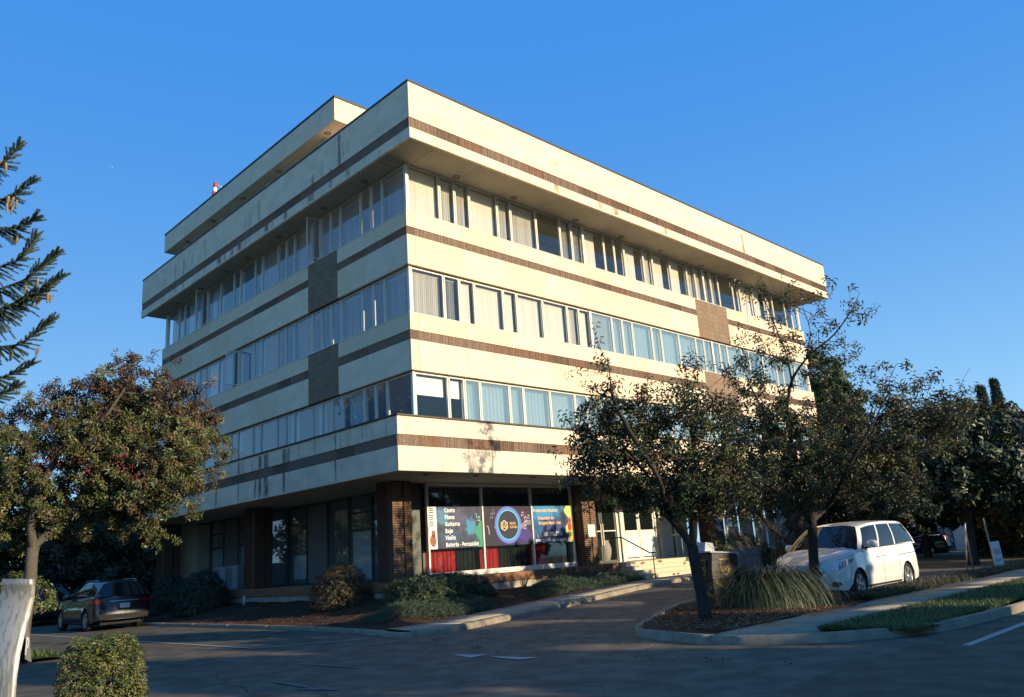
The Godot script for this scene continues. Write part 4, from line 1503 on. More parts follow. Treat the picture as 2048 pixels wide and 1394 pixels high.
func build_plants() -> void:
	grained("bark", lin(0.030, 0.025, 0.021), lin(0.085, 0.072, 0.060), [0.02, 0.14], [0.5, 0.5], 1.6, 0.95, 2.0, 1.2)
	grained("bark_grey", lin(0.07, 0.06, 0.048), lin(0.15, 0.13, 0.105), [0.02, 0.14], [0.5, 0.5], 1.6, 0.95, 2.0, 1.0)
	grained("bark_dark", lin(0.016, 0.014, 0.012), lin(0.04, 0.035, 0.03), [0.02, 0.14], [0.5, 0.5], 1.6, 0.95, 2.0, 1.0)  # bark copy darkened to stand in for the shade on the leaning tree
	leaf_material("leaf")
	leaf_material("needle", 0.6, 0.15)
	var slim := spray_mesh(8, 0.115, 0.040, 0.2, 0.5, 4)
	var oval := spray_mesh(8, 0.085, 0.042, 0.14, 0.05, 5)
	var big := spray_mesh(9, 0.26, 0.17, 0.35, 0.2, 6)
	var huge := spray_mesh(9, 0.42, 0.28, 0.5, 0.2, 16)
	var small := spray_mesh(8, 0.036, 0.019, 0.07, -0.1, 7)
	var fine := spray_mesh(10, 0.03, 0.007, 0.08, -0.3, 8)
	var olive := [Color(0.076, 0.102, 0.034), Color(0.092, 0.112, 0.036), Color(0.062, 0.088, 0.032), Color(0.118, 0.108, 0.036), Color(0.105, 0.074, 0.034)]
	var rusty := [Color(0.098, 0.056, 0.034), Color(0.080, 0.062, 0.033), Color(0.115, 0.056, 0.034), Color(0.070, 0.066, 0.030)]
	var dark := [Color(0.040, 0.062, 0.030), Color(0.047, 0.071, 0.032), Color(0.054, 0.076, 0.034), Color(0.044, 0.058, 0.036)]
	var fresh := [Color(0.060, 0.095, 0.028), Color(0.075, 0.11, 0.035), Color(0.05, 0.08, 0.03)]

	# the two crab apples on the island
	var d1 := -on_ground(1412, 1250).z
	var t1 := tree_at(on_ground(1412, 1250), "street_tree", "forked dark-trunked tree on mulch island beside the ornamental grass")
	grow_tree(t1, [
		limb(d1, [[1412, 1252], [1404, 1195], [1392, 1130], [1384, 1092]]),
		limb(d1, [[1384, 1092], [1357, 1054], [1335, 1030], [1308, 1003], [1290, 975, -0.4], [1262, 950, -0.6]]),
		limb(d1, [[1384, 1092], [1387, 1046], [1388, 985], [1396, 930, 0.4], [1380, 860, 0.6], [1386, 780, 0.6]]),
		limb(d1, [[1388, 1000], [1430, 950, 0.8], [1450, 900, 1.2]]),
		limb(d1, [[1308, 1003], [1270, 990, 0.8], [1220, 960, 1.0]]),
		limb(d1, [[1335, 1030], [1320, 960, -1.0], [1270, 880, -1.0], [1225, 800, -0.8], [1215, 720, -0.6]])],
		[blob(1300, 900, 130, 85, d1, 130), blob(1225, 880, 85, 80, d1, 75), blob(1400, 890, 90, 100, d1, 115), blob(1345, 985, 105, 48, d1, 85), blob(1240, 985, 70, 32, d1, 26), blob(1425, 985, 75, 58, d1, 65),
		blob(1212, 775, 40, 75, d1 - 0.6, 13, 0.8, 0.75), blob(1386, 770, 30, 80, d1 + 0.5, 13, 0.8, 0.75), blob(1180, 960, 45, 40, d1, 12, 1.0, 0.8), blob(1300, 800, 80, 50, d1, 20, 1.0, 0.8), blob(1158, 850, 30, 50, d1, 8, 1.0, 0.8)],
		{"seed": 101, "trunk": 0.112, "bark": M["bark"], "leaf": slim, "leaf_mat": M["leaf"], "palette": olive + olive + rusty + dark, "top_palette": rusty + olive, "top_from": 4.6, "sprays": 4.6, "scatter": 0.09, "twig": 0.0035})
	var p2 := on_ground(1630, 1207)
	var d2 := -p2.z
	var t2 := tree_at(p2, "street_tree", "wide tree with thin bare-looking upper branches in front of the white minivan")
	grow_tree(t2, [
		limb(d2, [[1630, 1207], [1628, 1130], [1625, 1060], [1620, 1010]]),
		limb(d2, [[1620, 1010], [1600, 950, 0.3], [1580, 880, 0.4], [1572, 820, 0.4], [1583, 755, 0.3], [1612, 715, 0.0], [1670, 670, -0.3], [1700, 625, -0.5], [1720, 585, -0.6]]),
		limb(d2, [[1583, 760], [1570, 700, 0.8], [1545, 640, 1.0], [1520, 575, 1.0]]),
		limb(d2, [[1612, 715], [1622, 660, 0.5], [1600, 600, 0.8], [1640, 560, 0.8]]),
		limb(d2, [[1624, 1040], [1665, 1000, 0.5], [1720, 955, 0.9], [1790, 900, 1.3], [1860, 850, 1.6], [1930, 800, 1.8]]),
		limb(d2, [[1628, 1050], [1590, 1000, -0.8], [1530, 960, -1.2], [1490, 920, -1.4]]),
		limb(d2, [[1580, 890], [1530, 830, 0.6], [1500, 770, 0.8], [1480, 720, 1.0]]),
		limb(d2, [[1665, 1000], [1700, 930, -0.8], [1740, 860, -1.0], [1780, 780, -1.0]])],
		[blob(1550, 890, 105, 80, d2, 105), blob(1500, 830, 75, 75, d2, 55), blob(1640, 900, 105, 75, d2, 110), blob(1730, 880, 105, 80, d2 + 0.6, 120), blob(1810, 870, 90, 75, d2 + 1, 105), blob(1880, 840, 70, 50, d2 + 1.5, 45), blob(1700, 970, 140, 48, d2 + 0.5, 95), blob(1560, 990, 115, 48, d2 - 0.5, 80),
		blob(1560, 725, 95, 60, d2 + 0.4, 34, 0.8, 0.7), blob(1640, 690, 75, 55, d2, 20, 0.8, 0.6), blob(1525, 610, 42, 60, d2 + 0.9, 11, 0.8, 0.6), blob(1640, 600, 80, 50, d2 + 0.2, 14, 0.8, 0.55), blob(1720, 630, 38, 70, d2 - 0.5, 10, 0.8, 0.55), blob(1490, 720, 50, 65, d2 + 0.9, 16, 1.0, 0.7), blob(1930, 800, 55, 28, d2 + 1.7, 11, 1.0, 0.7), blob(1800, 770, 65, 40, d2 - 0.8, 14, 1.0, 0.7), blob(1690, 770, 80, 45, d2, 18, 1.0, 0.7)],
		{"seed": 202, "trunk": 0.115, "bark": M["bark"], "leaf": slim, "leaf_mat": M["leaf"], "palette": olive + olive + rusty + dark, "top_palette": rusty + olive, "top_from": 5.0, "sprays": 5.2, "scatter": 0.10, "twig": 0.0035})
	var p3 := at(9.4, rise(9.4, -5.2) , -6.3)
	var d3 := -p3.z
	var t3 := tree_at(p3, "leaning_tree", "dark leaning tree behind the minivan with a low slanting limb")
	var c3 := Vector2(1590, 1100)
	grow_tree(t3, [
		[p3] + limb(d3, [[1590, 1090], [1600, 1030], [1608, 985], [1640, 920]]),
		limb(d3, [[1590, 1092], [1566, 1075], [1545, 1060], [1520, 1030], [1500, 990]]),
		limb(d3, [[1606, 1000], [1570, 950], [1540, 900]]), limb(d3, [[1608, 990], [1680, 960], [1760, 930]])],
		[blob(1540, 960, 80, 50, d3, 70), blob(1640, 920, 90, 60, d3, 90), blob(1740, 950, 100, 55, d3 + 1.0, 110), blob(1800, 1000, 70, 45, d3 + 1.0, 50), blob(1500, 1000, 45, 35, d3, 25)],
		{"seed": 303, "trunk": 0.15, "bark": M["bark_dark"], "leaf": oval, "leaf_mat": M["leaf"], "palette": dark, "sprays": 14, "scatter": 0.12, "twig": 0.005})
	# trees along the far side of the lot
	var far_side := [[1905, 920, 33.0, 120, 92, "round dark tree standing over the far parked SUV"], [2045, 950, 36.0, 85, 120, "brownish tree at the end of the white shed"], [1830, 975, 40.0, 120, 72, "low dark tree in front of the white shed wall"], [1700, 985, 46.0, 130, 62, "dark thicket tree before the low grey-roofed building"]]
	for k in far_side.size():
		var f: Array = far_side[k]
		var g := at_depth(f[0], f[1], f[2])
		var base := Vector3(g.x, 0.0, g.z)
		var t := tree_at(base, "lot_tree", f[5])
		grow_tree(t, [[base, base + Vector3(0.1, 1.4, 0), g + Vector3(0, -0.6, 0), g + Vector3(0.2, 1.0, 0)]],
			[blob(f[0], f[1], f[3], f[4], f[2], 190), blob(f[0] - f[3] * 0.4, f[1] + f[4] * 0.4, f[3] * 0.6, f[4] * 0.5, f[2], 80), blob(f[0] + f[3] * 0.45, f[1] + f[4] * 0.3, f[3] * 0.6, f[4] * 0.55, f[2], 80)],
			{"seed": 400 + k, "trunk": 0.17, "bark": M["bark"], "leaf": big, "leaf_mat": M["leaf"], "palette": dark if k != 1 else olive + rusty, "sprays": 7, "scatter": 0.25, "twig": 0.008})
	# the crab apple on the lot island, its fruit showing
	var d4 := 20.0
	var p4 := at_depth(44, 1300, d4)
	p4.y = 0.05
	var t4 := tree_at(p4, "crab_apple_tree", "broad crab apple with yellowing leaves and red fruit above dark parked cars")
	grow_tree(t4, [
		[p4] + limb(d4, [[54, 1220], [60, 1160], [66, 1095]]),
		limb(d4, [[66, 1095], [92, 1070], [150, 1030, 0.3], [220, 980, 0.5], [300, 920, 0.8], [380, 870, 1.0]]),
		limb(d4, [[66, 1095], [60, 1040, -0.4], [90, 960, -0.6], [130, 880, -0.6], [150, 800, -0.4]]),
		limb(d4, [[62, 1060], [20, 1010, 0.5], [-40, 960, 0.8], [-90, 900, 0.8]]),
		limb(d4, [[130, 900], [200, 850, -0.8], [255, 770, -0.8], [265, 720, -0.7]])],
		[blob(110, 930, 95, 90, d4, 150), blob(220, 890, 95, 85, d4, 150), blob(320, 900, 85, 85, d4, 130), blob(170, 810, 110, 48, d4, 90), blob(300, 800, 85, 48, d4, 80), blob(385, 850, 50, 40, d4 + 0.8, 40), blob(40, 1000, 80, 65, d4, 90), blob(270, 985, 90, 40, d4, 90), blob(350, 960, 60, 40, d4, 50), blob(-60, 930, 90, 90, d4, 70), blob(30, 870, 55, 45, d4, 40), blob(262, 730, 16, 34, d4 - 0.7, 7), blob(120, 1020, 80, 30, d4, 40), blob(170, 1045, 110, 36, d4 + 0.8, 55), blob(290, 1035, 95, 36, d4 + 1.0, 50), blob(400, 905, 50, 60, d4 + 1.0, 40), blob(20, 1060, 60, 40, d4 + 0.5, 30)],
		{"seed": 505, "trunk": 0.14, "bark": M["bark_grey"], "leaf": oval, "leaf_mat": M["leaf"], "palette": olive + [rusty[0], Color(0.13, 0.125, 0.034), Color(0.10, 0.108, 0.030), Color(0.07, 0.088, 0.026)], "top_palette": rusty + [Color(0.07, 0.035, 0.03)], "top_from": 5.9, "sprays": 8, "scatter": 0.12, "twig": 0.004})
	var r := RandomNumberGenerator.new()
	r.seed = 71
	var fruit := []
	var fruit_mesh := lathe_mesh([Vector2(0.0, 0.017), Vector2(0.012, 0.012), Vector2(0.017, 0.0), Vector2(0.012, -0.012), Vector2(0.0, -0.016)], 8)
	for c in [[165, 915], [240, 900], [255, 945], [170, 950], [110, 915], [235, 925], [280, 960], [90, 930]]:
		for k in 34:
			fruit.append(Transform3D(Basis(), at_depth(c[0] + r.randf_range(-16, 16), c[1] + r.randf_range(-18, 18), d4 - 1.0 + r.randf_range(-0.35, 0.5)) - p4))
	mat("fruit_red", lin(0.16, 0.018, 0.02), 0.4)
	var fr := spread(t4, "fruit", fruit_mesh, M["fruit_red"], fruit)
	fr.set_meta("kind", "stuff")
	# low thicket and dark trees behind the cars
	shrub("understory_shrub", "yellow-green leafy shrub round the foot of the crab apple", "shrub", Transform3D(Basis(), p4 + Vector3(-1.0, 1.0, -0.9)), Vector3(2.1, 0.85, 1.6), 2.2, 520, oval, olive + fresh, 73)
	for k in 7:
		var s: Array = [[-13.5, 16.0, 7.0, 6.5], [-9.5, 28.0, 8.0, 7.5], [-4.0, 31.0, 8.0, 7.0], [1.5, 29.0, 6.5, 6.5], [-15.0, 25.0, 7.5, 7.0], [-1.4, 25.5, 5.0, 5.0], [5.0, 36.0, 8.0, 8.0]][k]
		far_tree(at(s[0], 0, s[1]), s[2], s[3], "lot_end_tree", ["dark leafy tree behind the crab apple", "dense dark tree beyond the parked cars", "dense dark tree at the end of the parking row", "dark tree at the rear corner of the office building", "dense dark tree deep behind the crab apple", "small dark tree past the end of the parking row", "broad dark tree behind the rear of the office building"][k], dark, 240, big, 600 + k, "", 0.05, 9)
	far_tree(at_depth(215, 1150, 62.0) * Vector3(1, 0, 1), 18.4, 7.0, "poplar_tree", "pale slender tree rising over the crab apple", [Color(0.12, 0.13, 0.06), Color(0.10, 0.11, 0.055)], 330, big, 611, "", 0.1, 9)
	far_tree(at_depth(325, 1150, 70.0) * Vector3(1, 0, 1), 18.5, 6.0, "poplar_tree", "pale tree peeking past the end of the office building", [Color(0.12, 0.12, 0.06)], 250, big, 612, "", 0.1, 9)
	far_tree(at_depth(1702, 1100, 62.0) * Vector3(1, 0, 1), 15.2, 8.2, "maple_tree", "bright green rounded tree rising behind the street trees", fresh, 420, big, 613, "", 0.1, 12)
	for k in 4:
		var q: Array = [[1985, 92.0, 15.2], [2022, 88.0, 16.0], [2052, 90.0, 17.0], [1950, 97.0, 13.6]][k]
		conifer(at_depth(q[0], 1050, q[1]) * Vector3(1, 0, 1), q[2], 700 + k)
	for k in 4:
		var q: Array = [[1860, 75.0, 9.5], [1960, 70.0, 9.0], [2070, 66.0, 10.5], [1760, 80.0, 9.0]][k]
		far_tree(at_depth(q[0], 1050, q[1]) * Vector3(1, 0, 1), q[2], 9.0, "distant_tree", "dark tree behind the white shed", dark, 180, huge, 720 + k, "trees behind the white shed", 0.1, 8)
	for k in 3:
		var q: Array = [[2000, 50.0, 3.0, 2.2], [2065, 40.0, 5.0, 2.6], [1775, 56.0, 5.0, 1.8]][k]
		shrub("boundary_shrub", ["dark dense shrub between the far SUV and the yard sign", "tall dark shrub at the edge of the lot past the yard sign", "dark wide shrub before the white shed past the minivan"][k], "shrub", Transform3D(Basis(), at_depth(q[0], 1060, q[1]) * Vector3(1, 0, 1)), Vector3(q[2], q[3], 3.0), 2.6, 900, big, dark, 760 + k, 1.0)
	build_spruce()
	# across the street, out of the picture: the trees whose shade lies over the drive
	var shade_row := [[-33.0, 9.4, 8.0], [-26.0, 9.0, 7.5], [-19.5, 8.9, 7.0], [-12.8, 9.0, 6.4], [-0.4, 9.2, 5.4], [5.0, 9.3, 6.0], [10.2, 8.7, 4.8], [18.2, 8.5, 5.6], [23.2, 8.3, 6.0], [29.0, 8.8, 7.0], [36.0, 9.0, 7.0], [43.0, 9.3, 8.0]]
	for k in shade_row.size():
		var s: Array = shade_row[k]
		far_tree(at(s[0], 0, -34.0 + 1.5 * sin(k * 2.1)), s[1], s[2], "street_row_tree", "leafy street tree in the row across the road", dark, 260, huge, 800 + k, "street trees across the road", 0.0, 8)
	# beside the lot, out of the picture: what the flank windows mirror
	var flank_row := [[-18.0, 22.0, 17.0, 8.0], [-20.0, 31.0, 18.5, 8.5], [-25.0, 10.0, 12.0, 8.0], [-22.0, 46.0, 12.0, 8.5]]
	for k in flank_row.size():
		var s: Array = flank_row[k]
		far_tree(at(s[0], 0, s[1]), s[2], s[3], "lot_side_tree", "leafy green tree along the far edge of the parking lot", fresh + olive, 260, huge, 840 + k, "trees along the lot edge", 0.05, 8)

	# shrubs and ground cover in the bed
	var yew := [Color(0.028, 0.052, 0.016), Color(0.036, 0.062, 0.02), Color(0.05, 0.072, 0.02)]
	var wall_turn := Basis(Vector3.UP, YAW)
	shrub("clipped_shrub", "broad clipped dark green shrub before the sunlit corner pillar", "shrub", Transform3D(wall_turn, at(0.55, bed_height(0.55, -0.2) - 0.05, -0.2)), Vector3(3.1, 0.66, 2.3), 3.2, 3600, small, yew, 31, 1.45)
	shrub("brown_shrub", "brownish half-bare shrub next to the clipped shrub on the mulch", "shrub", Transform3D(wall_turn, at(-0.5, bed_height(-0.5, 3.3) - 0.05, 3.3)), Vector3(1.7, 1.15, 1.9), 2.4, 1900, small, [Color(0.09, 0.055, 0.025), Color(0.07, 0.06, 0.022), Color(0.05, 0.055, 0.02), Color(0.11, 0.07, 0.04)], 32, 1.45, 60)
	shrub("bed_shrub", "dark loose shrub by the grey cooling units", "shrub", Transform3D(wall_turn, at(-1.0, bed_height(-1.0, 12.4) - 0.05, 12.4)), Vector3(1.9, 1.5, 2.2), 2.1, 1500, oval, dark, 33, 0.8)
	shrub("bed_shrub", "dark shrub at the foot of the rear flank pillar", "shrub", Transform3D(wall_turn, at(-0.9, bed_height(-0.9, 15.6) - 0.05, 15.6)), Vector3(1.6, 1.4, 2.0), 2.1, 1100, oval, dark, 34, 0.8)
	var juniper := [Color(0.035, 0.066, 0.036), Color(0.045, 0.082, 0.045), Color(0.055, 0.085, 0.04)]
	mat_cover("juniper_mat", "low spreading juniper at the corner of the kerb", [Vector2(-2.7, -1.9), Vector2(-1.2, -2.6), Vector2(0.8, -2.2), Vector2(1.6, -1.3), Vector2(0.2, -1.0), Vector2(-1.6, -0.7), Vector2(-2.6, -0.9)], 0.24, 3000, fine, juniper, 41)
	mat_cover("juniper_mat", "low spreading juniper along the plinth beside the front steps", [Vector2(3.6, -1.5), Vector2(6.0, -1.0), Vector2(9.0, -0.35), Vector2(10.9, 0.2), Vector2(10.7, 1.2), Vector2(7.2, 1.25), Vector2(5.2, 0.6), Vector2(3.9, -0.4)], 0.26, 5200, fine, juniper, 42)
	for k in 4:
		var q: Vector2 = [Vector2(5.2, 1.0), Vector2(7.6, 1.1), Vector2(8.4, 1.15), Vector2(9.8, 1.1)][k]
		bare_shrub("bare_shrub", ["dry twiggy shrub against the plinth under the middle shop pane", "dry twiggy shrub against the plinth under the third shop pane", "dry twiggy shrub against the plinth near the third shop pane's end", "dry twiggy shrub against the plinth below the pillar notice"][k], at(q.x, bed_height(q.x, q.y) - 0.03, q.y), 0.55 + 0.12 * (k % 2), 50 + k)
	shrub("rounded_shrub", "yellow-green rounded shrub behind the delivery drop box", "shrub", Transform3D(wall_turn, at(17.8, rise(17.8, -0.2) + 0.05, 0.2)), Vector3(5.2, 1.5, 1.8), 2.2, 2600, small, [Color(0.085, 0.09, 0.024), Color(0.06, 0.075, 0.02), Color(0.07, 0.07, 0.02)], 35, 1.9)
	shrub("russet_shrub", "russet shrub at the far end of the front plinth", "shrub", Transform3D(wall_turn, at(23.2, rise(23.2, 0.0) + 0.05, -0.2)), Vector3(3.6, 2.2, 2.0), 2.1, 1700, oval, [Color(0.10, 0.045, 0.025), Color(0.07, 0.05, 0.025)], 36, 0.9)
	# clipped hedge by the street, near
	shrub("clipped_hedge", "small boxy clipped hedge beside the bent metal post", "hedge", Transform3D(Basis(Vector3.UP, 0.62), at_depth(180, 1300, 8.0) * Vector3(1, 0, 1) + Vector3(0.0, 0.0, -0.25)), Vector3(0.70, 0.97, 0.62), 5.0, 3000, small, [Color(0.075, 0.10, 0.02), Color(0.10, 0.12, 0.024), Color(0.055, 0.085, 0.018), Color(0.12, 0.12, 0.03), Color(0.16, 0.13, 0.06)], 37, 0.86, 60)
	build_grasses()

func conifer(p: Vector3, h: float, seed_: int) -> void:
	var t := thing("conifer_tree", "tall narrow conifer on the skyline beyond the lot", "tree", Transform3D(Basis(), p), "conifers on the skyline")
	part(t, "trunk", tube_mesh([Vector3.ZERO, Vector3(0, h * 0.5, 0), Vector3(0, h * 0.97, 0)], [0.25, 0.14, 0.03], 7), M["bark"])
	var r := RandomNumberGenerator.new()
	r.seed = seed_
	var places := []
	var colors := PackedColorArray()
	for i in 1500:
		var y := pow(r.randf(), 0.8)
		var a := r.randf() * TAU
		var out := (1.0 - y) * 2.1 * (0.75 + 0.35 * sin(y * 46.0)) + 0.1
		var d := pow(r.randf(), 0.4) * out
		places.append(turned(r, Vector3(cos(a) * d, y * h + 0.4, sin(a) * d), Vector3(cos(a), 0.1, sin(a)), 1.0))
		colors.append(pick(r, [Color(0.025, 0.045, 0.024), Color(0.035, 0.055, 0.03), Color(0.05, 0.065, 0.03)]))
	joined(t, "crown", spray_mesh(8, 0.3, 0.09, 0.4, 0.1, 12), M["leaf"], places, colors)

# a big spruce whose trunk stands just outside the frame; only branch ends show
func build_spruce() -> void:
	var depth := 14.0
	var foot := at_depth(-175, 1250, depth)
	foot.y = 0.0
	var t := thing("spruce_tree", "spruce with drooping needled branches and long hanging cones", "tree", Transform3D(Basis(), foot))
	part(t, "trunk", tube_mesh([Vector3.ZERO, Vector3(0.1, 5, 0), Vector3(0.15, 10, 0), Vector3(0.1, 13, 0)], [0.26, 0.2, 0.1, 0.03], 10), M["bark"])
	var r := RandomNumberGenerator.new()
	r.seed = 9
	var wood := smooth_tool()
	var places := []
	var colors := PackedColorArray()
	var tone := [Color(0.07, 0.11, 0.062), Color(0.09, 0.125, 0.066), Color(0.105, 0.125, 0.06), Color(0.06, 0.09, 0.06)]
	var lines := [[[-170, 250], [-80, 330], [0, 335], [42, 287]], [[-170, 330], [-60, 400], [20, 398], [70, 360]], [[-170, 400], [-60, 455], [30, 457], [74, 435]], [[-170, 520], [-70, 560], [40, 520], [75, 470]], [[-170, 560], [-60, 600], [50, 560], [116, 505]], [[-170, 600], [-50, 640], [60, 600], [128, 548]], [[-170, 660], [-60, 700], [40, 690], [108, 636]], [[-170, 720], [-60, 760], [10, 755], [68, 725]], [[-170, 760], [-60, 800], [0, 790], [36, 770]], [[-170, 620], [-60, 640], [20, 610], [95, 575]],
		[[-170, 300], [-200, 420], [-260, 440]], [[-170, 500], [-230, 600], [-300, 610]], [[-170, 700], [-240, 800], [-320, 800]], [[-170, 850], [-80, 900], [-20, 890]], [[-170, 150], [-120, 220], [-60, 210]], [[-170, 60], [-130, 120], [-90, 110]]]
	for li in lines.size():
		var c := Curve3D.new()
		for q in lines[li]:
			c.add_point(at_depth(q[0], q[1], depth + 0.5 * sin(li * 2.0)) - foot)
		var raw := c.tessellate_even_length(4, 0.12)
		var pts := []
		for i in raw.size():
			var a: Vector3 = raw[maxi(i - 2, 0)]
			var b: Vector3 = raw[mini(i + 2, raw.size() - 1)]
			pts.append((a + raw[i] * 2.0 + b) / 4.0)
		var radii := []
		for i in pts.size():
			radii.append(lerpf(0.03, 0.006, float(i) / pts.size()))
		add_tube(wood, pts, radii, 5, false)
		for i in range(2, pts.size()):
			var dir: Vector3 = (pts[i] - pts[i - 1]).normalized()
			var k := float(i) / pts.size()
			places.append(turned_to(r, pts[i - 1], dir, r.randf_range(0.9, 1.15)))
			colors.append(pick(r, tone))
			# side twigs, spread out near the end, hanging further in
			for s in 5:
				var side: Vector3 = dir.cross(Vector3.UP).normalized() * (1.0 if (i + s) % 2 else -1.0)
				var hang: float = lerpf(0.9, -0.15, smoothstep(0.35, 0.95, k)) * r.randf_range(0.6, 1.3)
				var tw: Vector3 = (dir * 0.55 + side * r.randf_range(0.2, 0.75) + Vector3(0, -hang, 0)).normalized()
				var len_ := lerpf(0.70, 0.18, k) * r.randf_range(0.5, 1.25)
				var n := maxi(1, int(len_ / 0.13))
				var p: Vector3 = pts[i]
				var line := [p]
				for w in n:
					places.append(turned_to(r, p, tw, r.randf_range(0.85, 1.1)))
					colors.append(pick(r, tone))
					p += tw * 0.13
					tw = (tw + Vector3(0, -0.10, 0) + in_ball(r) * 0.12).normalized()
					line.append(p)
				var rr := []
				for w in line.size():
					rr.append(0.0035)
				add_tube(wood, line, rr, 3, false)
	part(t, "branches", done(wood), M["bark"])
	spread(t, "needles", needle_mesh(), M["needle"], places, colors).set_meta("kind", "stuff")
	grained("cone_tan", lin(0.22, 0.16, 0.085), lin(0.36, 0.27, 0.15), [0.06], [1.0], 6.0, 0.8, 2.0)
	var cone := lathe_mesh([Vector2(0.0, 0.0), Vector2(0.012, -0.004), Vector2(0.017, -0.03), Vector2(0.015, -0.032), Vector2(0.02, -0.055), Vector2(0.017, -0.057), Vector2(0.02, -0.085), Vector2(0.016, -0.087), Vector2(0.014, -0.112), Vector2(0.0, -0.135)], 9)
	for c in [[18, 392], [28, 394], [22, 402], [34, 400], [26, 412], [14, 408], [28, 468], [40, 466], [36, 472], [76, 556], [54, 570], [68, 577], [70, 590], [96, 585], [80, 592], [102, 588], [78, 694], [3, 320], [12, 325], [24, 700]]:
		part(t, "cone", cone, M["cone_tan"], Transform3D(Basis(Vector3(0, 0, 1), r.randf_range(-0.35, 0.2)).scaled(Vector3.ONE * r.randf_range(1.25, 1.7)), at_depth(c[0], c[1], depth - 0.25 + r.randf() * 0.2) - foot))

func turned_to(r: RandomNumberGenerator, p: Vector3, up: Vector3, s: float) -> Transform3D:
	var y := up.normalized()
	var x := y.cross(in_ball(r) + Vector3(0.01, 0.02, 0.03)).normalized()
	return Transform3D(Basis(x, y, x.cross(y)).scaled(Vector3.ONE * s), p)

# low cover spread over an outline of (u, v) on the bed
func mat_cover(called: String, label: String, outline: Array, h: float, n: int, leaf: Mesh, palette: Array, seed_: int) -> void:
	var o := thing(called, label, "shrub", Transform3D())
	var r := RandomNumberGenerator.new()
	r.seed = seed_
	var poly := PackedVector2Array(outline)
	var lo := Vector2(1e9, 1e9)
	var hi := -lo
	for p in poly:
		lo = lo.min(p); hi = hi.max(p)
	var noise := FastNoiseLite.new()
	noise.seed = seed_
	noise.frequency = 0.9
	var places := []
	var colors := PackedColorArray()
	var count := 0
	while count < n:
		var p := Vector2(r.randf_range(lo.x, hi.x), r.randf_range(lo.y, hi.y))
		if not Geometry2D.is_point_in_polygon(p, poly):
			continue
		count += 1
		var edge := 1e9
		for i in poly.size():
			edge = minf(edge, Geometry2D.get_closest_point_to_segment(p, poly[i], poly[(i + 1) % poly.size()]).distance_to(p))
		var top := h * smoothstep(-0.05, 0.5, edge) * (0.75 + 0.6 * noise.get_noise_2dv(p * 2.0)) + 0.04
		var a := r.randf() * TAU
		places.append(turned(r, at(p.x, bed_height(p.x, p.y) + top * (1.0 - 0.5 * pow(r.randf(), 2.0)), p.y), Vector3(cos(a), 0.55, sin(a)), r.randf_range(1.0, 1.9)))
		colors.append(pick(r, palette))
	joined(o, "foliage", leaf, M["leaf"], places, colors)

func bare_shrub(called: String, label: String, p: Vector3, h: float, seed_: int) -> void:
	var o := thing(called, label, "shrub", Transform3D(Basis(), p))
	var r := RandomNumberGenerator.new()
	r.seed = seed_
	var st := smooth_tool()
	var places := []
	var colors := PackedColorArray()
	for i in 22:
		var d := in_ball(r)
		var tip := Vector3(d.x * h * 0.6, h * r.randf_range(0.6, 1.0), d.z * h * 0.6)
		var mid := tip * 0.5 + in_ball(r) * 0.05
		add_tube(st, [Vector3(d.x * 0.05, -0.03, d.z * 0.05), mid, tip], [0.008, 0.005, 0.002], 4, false)
		for k in 5:
			var s := mid.lerp(tip, r.randf())
			add_tube(st, [s, s + in_ball(r) * h * 0.22 + Vector3(0, 0.05, 0)], [0.003, 0.0015], 3, false)
			if r.randf() < 0.55:
				places.append(turned(r, s + in_ball(r) * 0.08, Vector3.UP, r.randf_range(0.6, 1.1)))
				colors.append(pick(r, [Color(0.16, 0.10, 0.05), Color(0.10, 0.08, 0.035)]))
	part(o, "stems", done(st), M["bark_grey"])
	joined(o, "foliage", spray_mesh(5, 0.036, 0.019, 0.07, 0.2, 9), M["leaf"], places, colors)

